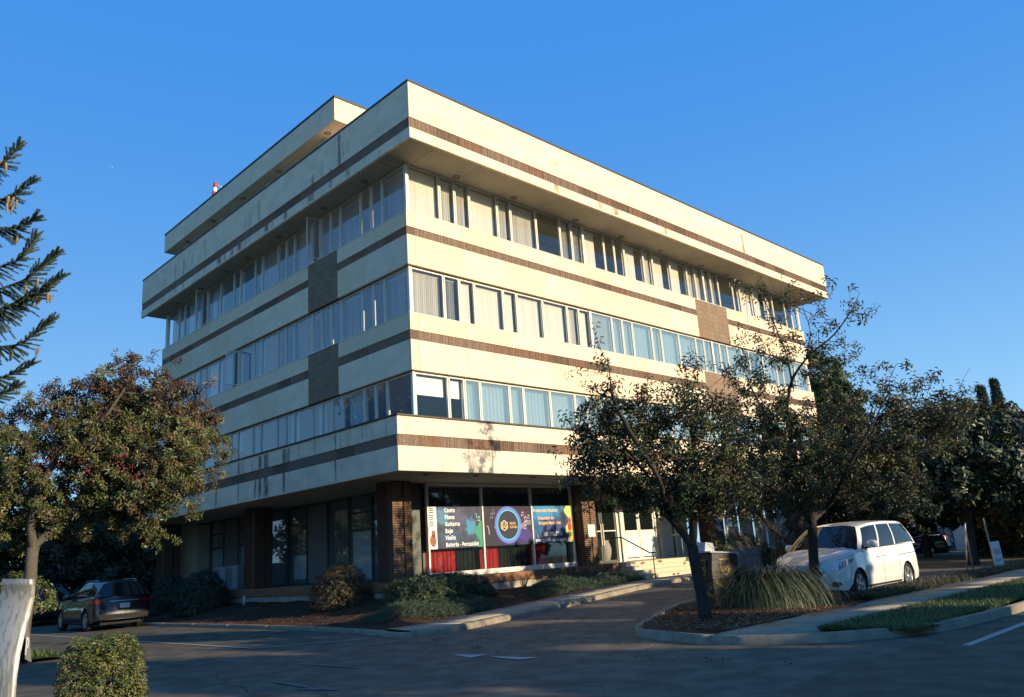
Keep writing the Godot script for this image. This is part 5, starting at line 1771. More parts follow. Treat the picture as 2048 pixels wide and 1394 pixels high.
func build_grasses() -> void:
	var r := RandomNumberGenerator.new()
	r.seed = 77
	# the great clump of ornamental grass at the end of the island
	var c := on_ground(1532, 1222)
	var g := thing("ornamental_grass", "big arching ornamental grass clump with tan plumes on the mulch island", "grass", Transform3D(Basis(), Vector3(c.x, 0.08, c.z)))
	var places := []
	var colors := PackedColorArray()
	for k in 3:
		places.append([]); 
	var meshes := [blade_mesh(1.5, 0.013, 1.9), blade_mesh(1.65, 0.012, 1.4), blade_mesh(1.3, 0.014, 2.4)]
	for k in 3:
		var ps := []
		var cs := PackedColorArray()
		for i in 900:
			var d := in_ball(r)
			var a := atan2(d.z, d.x) + r.randf_range(-0.9, 0.9)
			var tilt := Basis(Vector3.UP, -a) * Basis(Vector3(0, 0, 1), -r.randf_range(0.0, 0.5))
			ps.append(Transform3D(tilt.scaled(Vector3.ONE * r.randf_range(0.6, 1.15)), Vector3(d.x * 0.62, 0, d.z * 0.48)))
			cs.append(pick(r, [Color(0.045, 0.075, 0.034), Color(0.06, 0.092, 0.04), Color(0.075, 0.10, 0.045), Color(0.11, 0.115, 0.055)]))
		joined(g, "blades", meshes[k], M["leaf"], ps, cs)
	var plume := spray_mesh(26, 0.075, 0.006, 0.22, -0.6, 14)
	var stalks := smooth_tool()
	var heads := []
	var head_colors := PackedColorArray()
	for i in 44:
		var a := r.randf() * TAU
		var lean := r.randf_range(0.25, 0.95)
		var h := r.randf_range(1.45, 2.05)
		var root := Vector3(cos(a) * 0.3, 0, sin(a) * 0.25)
		var mid := root + Vector3(cos(a) * lean * 0.3, h * 0.6, sin(a) * lean * 0.3)
		var tip := root + Vector3(cos(a) * lean * 0.9, h * (1.0 - lean * 0.18), sin(a) * lean * 0.9)
		add_tube(stalks, [root, mid, tip], [0.004, 0.003, 0.002], 3, false)
		var dir := (tip - mid).normalized()
		heads.append(turned_to(r, tip - dir * 0.05, dir + Vector3(0, -0.15, 0), r.randf_range(0.8, 1.2)))
		head_colors.append(pick(r, [Color(0.33, 0.24, 0.14), Color(0.26, 0.2, 0.12)]))
	part(g, "stalks", done(stalks), M["cone_tan"])
	joined(g, "plumes", plume, M["leaf"], heads, head_colors)
	# turf and weeds
	var green := [Color(0.055, 0.10, 0.02), Color(0.07, 0.12, 0.024), Color(0.085, 0.125, 0.03), Color(0.11, 0.12, 0.04)]
	var tuft := tuft_mesh(9, 0.085, 0.006, 21)
	scatter("verge_grass", "short green grass of the verge between walk and kerb", "grass", tuft, green, 9000, -2.2, 14.0, -14.42, -12.92, 0.10, 22)
	scatter("lot_island_grass", "thin grass of the island along the lot edge", "grass", tuft_mesh(9, 0.12, 0.008, 26), green, 2500, -14.0, -8.8, 1.6, 12.0, 0.09, 27)
	scatter("verge_weeds", "unmown grass at the foot of the clipped hedge", "grass", tuft_mesh(9, 0.12, 0.008, 28), green, 2500, -14.2, -11.5, -14.3, -10.0, 0.06, 29)
	scatter("strip_weeds", "straggling weeds and dry grass along the edge of the lot", "weeds", tuft_mesh(10, 0.2, 0.009, 23), [Color(0.06, 0.075, 0.025), Color(0.10, 0.09, 0.035), Color(0.14, 0.11, 0.05), Color(0.05, 0.06, 0.02)], 2600, 3.3, 24.0, -11.65, -10.8, 0.07, 24)
	scatter("strip_leaves", "small leafy weeds among the dry grass beside the minivan", "weeds", spray_mesh(8, 0.05, 0.025, 0.16, 0.0, 25), [Color(0.05, 0.07, 0.022), Color(0.07, 0.065, 0.025), Color(0.09, 0.05, 0.025)], 900, 3.3, 14.0, -11.6, -10.8, 0.09, 25)
	# fallen leaves
	var flat := spray_mesh(3, 0.055, 0.03, 0.03, 0.1, 30)
	scatter("fallen_leaves", "dry brown fallen leaves on the mulch island", "leaves", flat, [Color(0.17, 0.085, 0.04), Color(0.12, 0.06, 0.03), Color(0.22, 0.12, 0.05)], 2600, -2.5, 2.2, -11.6, -7.4, 0.12, 31)
	scatter("bed_leaves", "dry brown fallen leaves on the planting bed", "leaves", flat, [Color(0.15, 0.07, 0.035), Color(0.10, 0.05, 0.028), Color(0.19, 0.10, 0.05)], 1800, -2.7, 4.0, -3.0, 9.0, -1.0, 32)
	scatter("kerb_litter", "scattered dry leaves lying on the asphalt along the kerbs", "leaves", flat, [Color(0.15, 0.08, 0.04), Color(0.20, 0.13, 0.06)], 220, -5.2, 6.0, -14.0, -5.0, -2.0, 33)

func scatter(called: String, label: String, category: String, mesh: Mesh, palette: Array, n: int, u0: float, u1: float, v0: float, v1: float, y: float, seed_: int) -> void:
	var r := RandomNumberGenerator.new()
	r.seed = seed_
	var places := []
	var colors := PackedColorArray()
	for i in n:
		# thicker towards the viewer's end
		var u := lerpf(u0, u1, pow(r.randf(), 1.35))
		var v := r.randf_range(v0, v1)
		var h := y
		if y == -1.0:
			h = bed_height(u, v)
			if h < rise(u, v) + 0.05:
				continue
		elif called == "fallen_leaves" and not Geometry2D.is_point_in_polygon(Vector2(u, v), inside):
			continue
		elif y == -2.0:
			h = rise(u, v) + 0.01
		places.append(Transform3D(Basis(Vector3.UP, r.randf() * TAU).scaled(Vector3.ONE * r.randf_range(0.6, 1.3)), at(u, h - 0.005, v)))
		colors.append(pick(r, palette))
	var o := spread(self, called, mesh, M["leaf"], places, colors)
	o.set_meta("kind", "stuff")
	tag(o, label, category)

# ---------------------------------------------------------------- surroundings and street things
func build_surroundings() -> void:
	mat("shed_white", lin(0.62, 0.63, 0.62), 0.6)
	mat("shed_roof", lin(0.20, 0.21, 0.22), 0.6)
	grained("shed_panel", lin(0.55, 0.56, 0.55), lin(0.68, 0.69, 0.67), [0.01, 0.06], [0.6, 0.4], 0.3, 0.6, 1.6)
	# white shed of upright metal panels across the lot
	var a := at_depth(1735, 1060, 60.0) * Vector3(1, 0, 1)
	var b := at_depth(2075, 1040, 50.0) * Vector3(1, 0, 1)
	var dir := (b - a).normalized()
	var t := face_frame(a, dir)
	var len_ := a.distance_to(b)
	var o := thing("metal_shed", "long low white shed of upright metal panels behind the far trees", "shed", t)
	var n := int(len_ / 0.9)
	for i in n:
		if i in [4, 5, 6, 14, 15, 16]:
			continue
		part(o, "wall_panel", box_mesh(Vector3(len_ / n - 0.03, 3.5, 0.06), 0.012), M["shed_panel"], Transform3D(Basis(), Vector3((i + 0.5) * len_ / n, 1.75, 0.0)))
	var back := flat_tool()
	add_box(back, Vector3(0.0, 0.0, -9.0), Vector3(len_, 3.45, -0.05))
	part(o, "wall", done(back), M["interior_wall"])
	var rf := flat_tool()
	add_slab(rf, PackedVector2Array([Vector2(0.4, 3.52), Vector2(0.4, 3.66), Vector2(-4.5, 4.7), Vector2(-9.4, 3.66), Vector2(-9.4, 3.52)]), len_ + 0.8, Transform3D(Basis(Vector3(0, 0, 1), Vector3.UP, Vector3(1, 0, 0)), Vector3(len_ / 2, 0, 0)))
	part(o, "roof", done(rf), M["shed_roof"])
	for k in 2:
		part(o, "door", box_mesh(Vector3(2.6, 2.7, 0.08), 0.02), M["shed_roof"], Transform3D(Basis(), Vector3([5.5, 15.5][k] * len_ / n, 1.35, 0.02)))
	# low building with a grey roof further off
	var c := at_depth(1690, 1060, 80.0) * Vector3(1, 0, 1)
	var h := thing("low_building", "low pale building with a grey roof beyond the minivan", "building", Transform3D(Basis(Vector3.UP, 0.2), c))
	var w := flat_tool()
	add_box(w, Vector3(-6, 0, -5), Vector3(6, 2.9, 5))
	part(h, "wall", done(w), M["shed_white"])
	var r2 := flat_tool()
	add_slab(r2, PackedVector2Array([Vector2(5.5, 2.9), Vector2(5.5, 3.1), Vector2(0, 4.2), Vector2(-5.5, 3.1), Vector2(-5.5, 2.9)]), 13.0, Transform3D(Basis(Vector3(0, 0, 1), Vector3.UP, Vector3(1, 0, 0)), Vector3(0, 0, 0)))
	part(h, "roof", done(r2), M["shed_roof"])
	part(h, "vent_pipe", tube_mesh([Vector3(2.5, 3.0, 0), Vector3(2.5, 4.9, 0)], [0.12, 0.12], 8), M["shed_white"])
	for k in 3:
		part(h, "window", box_mesh(Vector3(1.2, 1.0, 0.06), 0.01), M["rubber_dark"], Transform3D(Basis(), Vector3(-4 + k * 4, 1.6, 5.03)))

func banner(shop_u0: float, shop_u1: float, label: String, im: Image, called: String) -> Node3D:
	var w := shop_u1 - shop_u0
	var o := thing("window_banner", label, "banner", FRAME * wall_at(0, (shop_u0 + shop_u1) / 2, 2.64, 1.975))
	var st := flat_tool()
	var x := w / 2
	var y := 0.69
	quad_uv(st, [Vector3(-x, -y, 0.004), Vector3(x, -y, 0.004), Vector3(x, y, 0.004), Vector3(-x, y, 0.004)], [Vector2(0, 1), Vector2(1, 1), Vector2(1, 0), Vector2(0, 0)], Vector3(0, 0, 1))
	quad_uv(st, [Vector3(-x, -y, -0.004), Vector3(x, -y, -0.004), Vector3(x, y, -0.004), Vector3(-x, y, -0.004)], [Vector2(0, 1), Vector2(1, 1), Vector2(1, 0), Vector2(0, 0)], Vector3(0, 0, -1))
	for e in [[Vector3(-x, -y, 0), Vector3(x, -y, 0), Vector3(0, -1, 0)], [Vector3(-x, y, 0), Vector3(x, y, 0), Vector3(0, 1, 0)], [Vector3(-x, -y, 0), Vector3(-x, y, 0), Vector3(-1, 0, 0)], [Vector3(x, -y, 0), Vector3(x, y, 0), Vector3(1, 0, 0)]]:
		var z := Vector3(0, 0, 0.004)
		quad_uv(st, [e[0] - z, e[1] - z, e[1] + z, e[0] + z], [Vector2(0.5, 0.5), Vector2(0.5, 0.5), Vector2(0.5, 0.5), Vector2(0.5, 0.5)], e[2])
	var m := mat(called, Color.WHITE, 0.6)
	m.albedo_texture = ImageTexture.create_from_image(im)
	part(o, "sheet", done(st), m)
	return o

# printed lettering: [text, x of its left end, y of its middle, height, colour]
func lettering(o: Node3D, text: String, x: float, y: float, h: float, m: Material, weight := 600, centred := false, font := "Droid Sans", z := 0.0055, squeeze := 0.86) -> void:
	var t := words(text, h, font, weight, 0.002)
	t.horizontal_alignment = HORIZONTAL_ALIGNMENT_CENTER if centred else HORIZONTAL_ALIGNMENT_LEFT
	part(o, "lettering", t, m, Transform3D(Basis().scaled(Vector3(squeeze, 1, 1)), Vector3(x, y, z)))

# soft blots of colour on a ground
func print_image(w: int, h: int, ground: Color, blots: Array, seed_: int) -> Image:
	var im := Image.create(w, h, false, Image.FORMAT_RGB8)
	var n := FastNoiseLite.new()
	n.seed = seed_
	n.frequency = 0.03
	n.fractal_octaves = 4
	for y in h:
		for x in w:
			var c := ground * (1.0 + 0.5 * n.get_noise_2d(x, y))
			for b in blots:
				var d := Vector2((float(x) / w - b[0]) / b[2], (float(y) / h - b[1]) / b[3]).length() + 0.35 * n.get_noise_2d(x * 1.7 + 200, y * 1.7)
				c = c.lerp(b[4], b[5] * smoothstep(1.0, 0.35, d))
			im.set_pixel(x, y, c)
	return im

# a treble clef as a bent ribbon
func clef_mesh(h: float) -> ArrayMesh:
	var c := Curve2D.new()
	for p in [[0.05, -0.42], [-0.10, -0.47], [-0.13, -0.36], [0.0, -0.34], [0.06, -0.46], [0.02, 0.1], [-0.04, 0.36], [0.06, 0.5], [0.12, 0.38], [0.02, 0.18], [-0.2, 0.02], [-0.22, -0.14], [-0.04, -0.24], [0.16, -0.16], [0.16, 0.0], [0.02, 0.04], [-0.09, -0.04], [-0.04, -0.12]]:
		c.add_point(Vector2(p[0], p[1]) * h)
	var raw := c.get_baked_points()
	var pts := []
	for i in range(0, raw.size(), 2):
		pts.append(Vector3(raw[i].x, raw[i].y, 0))
	for s in 8:
		for i in range(1, pts.size() - 1):
			pts[i] = (pts[i - 1] + pts[i] + pts[i + 1]) / 3.0
	var st := flat_tool()
	for i in pts.size() - 1:
		var n: Vector3 = (pts[i + 1] - pts[i]).normalized().cross(Vector3(0, 0, 1)) * h * 0.028
		quad(st, pts[i] - n, pts[i + 1] - n, pts[i + 1] + n, pts[i] + n, Vector3(0, 0, 1))
	return done(st)

func note_mesh(h: float) -> ArrayMesh:
	var st := flat_tool()
	for x in [0.0, 0.45]:
		for k in 10:
			var a := TAU * k / 10
			var b := TAU * (k + 1) / 10
			tri(st, Vector3(x, 0, 0) * h, Vector3(x + cos(a) * 0.13, sin(a) * 0.09, 0) * h, Vector3(x + cos(b) * 0.13, sin(b) * 0.09, 0) * h, Vector3(0, 0, 1))
		quad(st, Vector3(x + 0.09, 0, 0) * h, Vector3(x + 0.13, 0, 0) * h, Vector3(x + 0.13, 0.8, 0) * h, Vector3(x + 0.09, 0.8, 0) * h, Vector3(0, 0, 1))
	quad(st, Vector3(0.09, 0.68, 0) * h, Vector3(0.58, 0.68, 0) * h, Vector3(0.58, 0.8, 0) * h, Vector3(0.09, 0.8, 0) * h, Vector3(0, 0, 1))
	return done(st)

func disc(st: SurfaceTool, cx: float, cy: float, rx: float, ry: float, z := 0.0, hole := 0.0) -> void:
	for k in 40:
		var a := TAU * k / 40
		var b := TAU * (k + 1) / 40
		var p := func(t: float, f: float) -> Vector3: return Vector3(cx + cos(t) * rx * f, cy + sin(t) * ry * f, z)
		quad(st, p.call(a, hole), p.call(a, 1.0), p.call(b, 1.0), p.call(b, hole), Vector3(0, 0, 1))

func build_banners() -> void:
	mat("print_white", lin(0.80, 0.80, 0.78), 0.6)
	mat("print_cream", lin(0.80, 0.72, 0.50), 0.6)
	mat("print_grey", lin(0.30, 0.30, 0.32), 0.6)
	mat("print_black", lin(0.012, 0.012, 0.015), 0.6)
	mat("print_aqua", lin(0.16, 0.55, 0.50), 0.6)
	mat("print_green", lin(0.04, 0.24, 0.15), 0.6)
	mat("print_gold", lin(0.72, 0.42, 0.12), 0.6)
	mat("print_orange", lin(0.80, 0.50, 0.20), 0.6)
	mat("print_blue", lin(0.05, 0.22, 0.60), 0.6)
	mat("print_cyan", lin(0.10, 0.50, 0.75), 0.6)
	mat("print_violet", lin(0.16, 0.12, 0.50), 0.6)
	mat("print_red", lin(0.55, 0.02, 0.02), 0.6)
	mat("print_lime", lin(0.50, 0.62, 0.12), 0.6)
	mat("print_navy", lin(0.010, 0.012, 0.035), 0.6)
	mat("print_wood", lin(0.28, 0.09, 0.03), 0.6)
	# lessons
	var a := banner(1.99, 4.33, "window banner listing lessons beside a piano keyboard", print_image(180, 108, Color(0.17, 0.19, 0.28), [[0.25, 0.25, 0.2, 0.3, Color(0.32, 0.55, 0.68), 0.8], [0.55, 0.3, 0.22, 0.35, Color(0.34, 0.34, 0.48), 0.7], [0.78, 0.5, 0.16, 0.3, Color(0.25, 0.62, 0.78), 0.75], [0.4, 0.75, 0.3, 0.25, Color(0.20, 0.33, 0.45), 0.7], [0.95, 0.75, 0.14, 0.35, Color(0.08, 0.45, 0.36), 0.9]], 4), "banner_lessons")
	var k0 := flat_tool()
	quad(k0, Vector3(-1.15, -0.69, 0), Vector3(-0.85, -0.69, 0), Vector3(-0.85, 0.69, 0), Vector3(-1.15, 0.69, 0), Vector3(0, 0, 1))
	part(a, "keyboard", done(k0), M["print_white"], Transform3D(Basis(), Vector3(0, 0, 0.0062)))
	for i in 13:
		var k1 := flat_tool()
		var y := 0.60 - i * 0.062 - 0.03 * (i / 3)
		quad(k1, Vector3(-1.15, y, 0), Vector3(-0.97, y, 0), Vector3(-0.97, y + 0.035, 0), Vector3(-1.15, y + 0.035, 0), Vector3(0, 0, 1))
		if i < 9:
			part(a, "key", done(k1), M["print_black"], Transform3D(Basis(), Vector3(0, 0, 0.0072)))
	var gt := flat_tool()
	disc(gt, -1.02, -0.42, 0.13, 0.2)
	disc(gt, -1.0, -0.2, 0.09, 0.12)
	part(a, "guitar_print", done(gt), M["print_wood"], Transform3D(Basis(), Vector3(0, 0, 0.0075)))
	var lessons := ["Canto", "Piano", "Guitarra", "Bajo", "Violín", "Batería - Percusión"]
	for i in 6:
		lettering(a, lessons[i], -0.50, 0.555 - i * 0.226, 0.135, M["print_white"], 600)
	part(a, "clef", clef_mesh(0.42), M["print_aqua"], Transform3D(Basis(), Vector3(0.92, 0.45, 0.006)))
	part(a, "note", note_mesh(0.16), M["print_white"], Transform3D(Basis(), Vector3(0.98, 0.2, 0.006)))
	var wave := flat_tool()
	for i in 16:
		var y0 := -0.69 + i * 0.055
		var x0 := 0.93 + 0.12 * sin(i * 0.5)
		var x1 := 0.93 + 0.12 * sin((i + 1) * 0.5)
		quad(wave, Vector3(x0, y0, 0), Vector3(1.16, y0, 0), Vector3(1.16, y0 + 0.055, 0), Vector3(x1, y0 + 0.055, 0), Vector3(0, 0, 1))
	part(a, "wave_print", done(wave), M["print_green"], Transform3D(Basis(), Vector3(0, 0, 0.0057)))
	# the school's ring
	var b := banner(4.41, 6.78, "dark window banner with a bright blue ring and school name", print_image(180, 108, Color(0.09, 0.07, 0.14), [[0.5, 0.5, 0.35, 0.55, Color(0.10, 0.10, 0.32), 0.8], [0.85, 0.75, 0.25, 0.3, Color(0.28, 0.16, 0.55), 0.8], [0.85, 0.35, 0.2, 0.3, Color(0.30, 0.18, 0.35), 0.7], [0.55, 0.92, 0.35, 0.15, Color(0.12, 0.10, 0.42), 0.7]], 8), "banner_school")
	var rings := [[0.66, 0.655, 0.93, "print_violet"], [0.615, 0.61, 0.86, "print_blue"], [0.535, 0.53, 0.94, "print_cyan"]]
	for i in 3:
		var st := flat_tool()
		disc(st, 0.0, 0.02, rings[i][0], rings[i][1], 0.0, rings[i][2])
		part(b, "ring", done(st), M[rings[i][3]], Transform3D(Basis(), Vector3(0, 0, 0.0058 + i * 0.0008)))
	var dk := flat_tool()
	disc(dk, 0.0, 0.02, 0.5, 0.5)
	part(b, "ring_centre", done(dk), M["print_navy"], Transform3D(Basis(), Vector3(0, 0, 0.0056)))
	var hex := flat_tool()
	for k in 6:
		var p0 := Vector3(sin(TAU * k / 6) * 0.19, cos(TAU * k / 6) * 0.19, 0)
		var p1 := Vector3(sin(TAU * (k + 1) / 6) * 0.19, cos(TAU * (k + 1) / 6) * 0.19, 0)
		quad(hex, p0, p1, p1 * 0.86, p0 * 0.86, Vector3(0, 0, 1))
	part(b, "hexagon", done(hex), M["print_cream"], Transform3D(Basis(), Vector3(-0.2, 0.0, 0.0068)))
	lettering(b, "GS", -0.2, 0.0, 0.2, M["print_gold"], 800, true, "Droid Sans", 0.008, 0.8)
	lettering(b, "MUSIC", 0.06, 0.07, 0.085, M["print_gold"], 700, false, "Droid Sans", 0.008)
	lettering(b, "SCHOOL", 0.06, -0.06, 0.085, M["print_gold"], 700, false, "Droid Sans", 0.008)
	part(b, "clef", clef_mesh(0.75), M["print_grey"], Transform3D(Basis(), Vector3(-0.98, 0.02, 0.006)))
	for i in 7:
		part(b, "note", note_mesh([0.2, 0.16, 0.18, 0.15, 0.2, 0.14, 0.17][i]), M["print_white" if i > 2 else "print_grey"], Transform3D(Basis(Vector3(0, 0, 1), 0.3 * sin(i * 2.0)), Vector3([-0.85, -0.72, -0.68, 0.7, 0.85, 1.0, 0.78][i], [0.28, 0.42, -0.05, 0.35, 0.12, 0.25, -0.12][i], 0.0062)))
	for i in 5:
		var st := flat_tool()
		for k in 12:
			var x0 := 0.62 + k * 0.045
			var f := func(x: float) -> float: return 0.02 + 0.16 * sin((x - 0.62) * 3.2) - i * 0.035
			quad(st, Vector3(x0, f.call(x0), 0), Vector3(x0 + 0.045, f.call(x0 + 0.045), 0), Vector3(x0 + 0.045, f.call(x0 + 0.045) + 0.006, 0), Vector3(x0, f.call(x0) + 0.006, 0), Vector3(0, 0, 1))
		part(b, "stave_line", done(st), M["print_white"], Transform3D(Basis(), Vector3(0, -0.02, 0.006)))
	# production and ensembles
	var c := banner(6.86, 9.02, "blue window banner with phone number, web address and a bright guitar", print_image(180, 108, Color(0.10, 0.34, 0.55), [[0.3, 0.15, 0.5, 0.3, Color(0.14, 0.55, 0.76), 0.9], [0.5, 0.55, 0.35, 0.35, Color(0.16, 0.20, 0.40), 0.8], [0.4, 0.9, 0.6, 0.3, Color(0.12, 0.14, 0.32), 0.9], [0.78, 0.35, 0.1, 0.3, Color(0.05, 0.08, 0.14), 0.9], [0.3, 0.5, 0.08, 0.25, Color(0.08, 0.12, 0.22), 0.8]], 12), "banner_ensembles")
	lettering(c, "Producción Musical", -1.04, 0.51, 0.12, M["print_orange"], 700)
	lettering(c, "Ensamble de", -0.80, 0.23, 0.12, M["print_orange"], 700)
	lettering(c, "Grupos Musicales", -0.78, 0.05, 0.12, M["print_orange"], 700)
	lettering(c, "845.608.2346", -0.58, -0.36, 0.15, M["print_white"], 700)
	lettering(c, "www.gsmusicschool.com", -1.0, -0.57, 0.125, M["print_white"], 700, false, "Droid Sans", 0.0055, 0.8)
	part(c, "clef", clef_mesh(0.36), M["print_aqua"], Transform3D(Basis(), Vector3(-0.86, -0.34, 0.006)))
	var gy := flat_tool()
	for i in 20:
		var y0 := -0.69 + i * 0.069
		var f := func(i_: float) -> float: return 0.80 + 0.13 * sin(i_ * 0.62 + 0.4)
		quad(gy, Vector3(f.call(i), y0, 0), Vector3(1.075, y0, 0), Vector3(1.075, y0 + 0.069, 0), Vector3(f.call(i + 1), y0 + 0.069, 0), Vector3(0, 0, 1))
	part(c, "wave_print", done(gy), M["print_lime"], Transform3D(Basis(), Vector3(0, 0, 0.0056)))
	var gr := flat_tool()
	disc(gr, 0.93, -0.12, 0.12, 0.16)
	disc(gr, 0.96, 0.12, 0.08, 0.12)
	part(c, "guitar_print", done(gr), M["print_red"], Transform3D(Basis(), Vector3(0, 0, 0.0064)))
	var go := flat_tool()
	quad(go, Vector3(0.80, -0.66, 0), Vector3(1.06, -0.66, 0), Vector3(1.06, -0.34, 0), Vector3(0.80, -0.34, 0), Vector3(0, 0, 1))
	part(c, "colour_block", done(go), M["print_gold"], Transform3D(Basis(), Vector3(0, 0, 0.0062)))
	var nk := flat_tool()
	quad(nk, Vector3(0.92, 0.2, 0), Vector3(0.98, 0.2, 0), Vector3(1.04, 0.68, 0), Vector3(1.0, 0.68, 0), Vector3(0, 0, 1))
	part(c, "guitar_neck", done(nk), M["print_aqua"], Transform3D(Basis(), Vector3(0, 0, 0.0064)))

func build_props() -> void:
	build_banners()
	mat("rail_black", lin(0.02, 0.02, 0.02), 0.5, 0.3)
	mat("rail_grey", lin(0.35, 0.34, 0.31), 0.5, 0.3)
	mat("box_brown", lin(0.020, 0.012, 0.008), 0.5)
	mat("box_gold", lin(0.45, 0.25, 0.04), 0.5)
	mat("box_grey", lin(0.42, 0.44, 0.44), 0.5)
	mat("box_slate", lin(0.12, 0.14, 0.16), 0.5)
	mat("print_faded", lin(0.36, 0.33, 0.25), 0.7)
	mat("sign_red_faded", lin(0.55, 0.30, 0.24), 0.7)
	mat("sign_white", lin(0.72, 0.71, 0.66), 0.6)
	mat("sign_blue", lin(0.03, 0.12, 0.45), 0.5)
	mat("sign_red", lin(0.50, 0.03, 0.03), 0.6)
	mat("cooler_grey", lin(0.40, 0.40, 0.38), 0.6)
	# notice on the second pillar
	var n := thing("pillar_notice", "small white notice on the brick pillar beside the third banner", "sign", FRAME * wall_at(0, 9.58, 2.32, 1.485))
	part(n, "plate", box_mesh(Vector3(0.42, 0.46, 0.012), 0.003), M["sign_white"])
	# its three short lines of small print, too worn to read
	for line in [[-0.05, 0.12, 0.12, 2], [-0.15, 0.0, 0.32, 7], [-0.10, -0.11, 0.25, 6]]:
		for i in line[3]:
			part(n, "faded_print", box_mesh(Vector3(line[2] / line[3] * 0.55, 0.05, 0.002), 0.0004), M["print_faded"], Transform3D(Basis(), Vector3(line[0] + line[2] * i / line[3], line[1] + 0.006 * sin(i * 2.4), 0.0075)))
	# accessible parking sign on the third pillar
	var b := thing("parking_sign", "blue accessible parking sign with white wheelchair symbol on a pillar", "sign", FRAME * wall_at(0, 18.7, 2.62, 1.46))
	part(b, "plate", box_mesh(Vector3(0.34, 0.50, 0.012), 0.003), M["sign_blue"])
	part(b, "lower_plate", box_mesh(Vector3(0.34, 0.32, 0.012), 0.003), M["sign_blue"], Transform3D(Basis(), Vector3(0, -0.44, 0)))
	var sy := flat_tool()
	disc(sy, -0.01, -0.07, 0.105, 0.105, 0.0075, 0.78)
	disc(sy, -0.03, 0.165, 0.03, 0.03, 0.0075)
	quad(sy, Vector3(-0.045, 0.12, 0.0075), Vector3(-0.01, 0.12, 0.0075), Vector3(0.0, -0.03, 0.0075), Vector3(-0.04, -0.03, 0.0075), Vector3(0, 0, 1))
	quad(sy, Vector3(-0.04, -0.03, 0.0075), Vector3(0.08, -0.03, 0.0075), Vector3(0.08, 0.0, 0.0075), Vector3(-0.04, 0.0, 0.0075), Vector3(0, 0, 1))
	quad(sy, Vector3(0.06, -0.02, 0.0075), Vector3(0.09, -0.02, 0.0075), Vector3(0.14, -0.15, 0.0075), Vector3(0.11, -0.15, 0.0075), Vector3(0, 0, 1))
	part(b, "symbol", done(sy), M["sign_white"])
	for i in 4:
		part(b, "faded_print", box_mesh(Vector3(0.22, 0.03, 0.002), 0.0005), M["sign_white"], Transform3D(Basis(), Vector3(0.01 * sin(i * 3.0), -0.35 - i * 0.06, 0.0075)))
	# handrails of the front steps
	for k in 2:
		var u: float = [11.35, 15.6][k]
		var y0 := rise(u, 0.0) + 0.12
		var h := thing("handrail", ["black metal handrail by the juniper side of the front steps", "grey metal handrail on the drop box side of the front steps"][k], "handrail", FRAME * Transform3D(Basis(), Vector3(u, 0, 0)))
		var m: Material = M["rail_black" if k == 0 else "rail_grey"]
		part(h, "rail", tube_mesh([Vector3(0, 2.0, -2.0), Vector3(0, 2.0, -1.45), Vector3(0, y0 + 0.95, -0.15), Vector3(0, y0 + 0.95, 0.15)], [0.024, 0.024, 0.024, 0.024], 8), m)
		part(h, "post", tube_mesh([Vector3(0, 1.03, -1.5), Vector3(0, 2.0, -1.5)], [0.02, 0.02], 8), m)
		part(h, "post", tube_mesh([Vector3(0, y0 - 0.1, 0.0), Vector3(0, y0 + 0.95, 0.0)], [0.02, 0.02], 8), m)
	# paint flaked off the risers
	var r := RandomNumberGenerator.new()
	r.seed = 19
	for k in 5:
		var q: Array = [[12.1, 0.95, 1.1, 0.22], [13.3, 0.97, 1.1, 0.2], [12.9, 0.45, 0.2, 0.12], [13.2, 0.46, 0.2, 0.1], [14.6, 0.8, 0.8, 0.12]][k]
		var outline := PackedVector2Array()
		for i in 11:
			var a := TAU * i / 11
			outline.append(Vector2(cos(a) * q[3] * r.randf_range(0.4, 1.0), sin(a) * 0.055 * r.randf_range(0.5, 1.0)))
		part(office, "paint_flake", slab_mesh(outline, 0.004), M["chipped_brown"], wall_at(0, q[0], q[1], q[2]))
	# delivery drop boxes behind the grass
	drop_box()
	var g := thing("drop_box", "slate grey parcel drop box half hidden behind the tall grass", "mailbox", Transform3D(Basis(Vector3.UP, YAW), at_depth(1487, 1150, 19.9) * Vector3(1, 0, 1) + Vector3(0, 0.08, 0)))
	part(g, "body", box_mesh(Vector3(0.7, 1.1, 0.6), 0.03), M["box_slate"], Transform3D(Basis(), Vector3(0, 0.55, 0)))
	part(g, "hood", slab_mesh(PackedVector2Array([Vector2(-0.3, 0), Vector2(0.3, 0), Vector2(0.3, 0.05), Vector2(-0.1, 0.2), Vector2(-0.3, 0.2)]), 0.7), M["box_slate"], Transform3D(Basis(Vector3.UP, PI / 2), Vector3(0, 1.1, 0)))
	# cooling units by the flank
	for k in 2:
		var v: float = [13.5, 14.65][k]
		var c := thing("cooling_unit", ["grey louvred cooling unit next to the middle flank pillar", "grey louvred cooling unit beside the dark bed shrub"][k], "air conditioner", FRAME * wall_at(1, v + 0.45, 1.03, 1.15))
		part(c, "casing", box_mesh(Vector3(0.92, 0.95, 0.42), 0.02), M["cooler_grey"], Transform3D(Basis(), Vector3(0, 0.48, 0)))
		for i in 11:
			part(c, "louvre", box_mesh(Vector3(0.40, 0.022, 0.02), 0.004), M["rubber_dark"], Transform3D(Basis(Vector3(1, 0, 0), 0.4), Vector3(-0.22, 0.14 + i * 0.068, 0.214)))
		part(c, "access_panel", box_mesh(Vector3(0.42, 0.86, 0.014), 0.004), M["cooler_grey"], Transform3D(Basis(), Vector3(0.22, 0.48, 0.212)))
	# white marker stub in the mulch and a scrap of paper by the kerb
	var s := thing("marker_stub", "short white pipe stub standing in the mulch by the plinth", "pipe", FRAME * Transform3D(Basis(), Vector3(-0.35, bed_height(-0.35, 10.2), -10.2)))
	part(s, "pipe", tube_mesh([Vector3(0, -0.05, 0), Vector3(0, 0.30, 0)], [0.035, 0.035], 10), M["sign_white"])
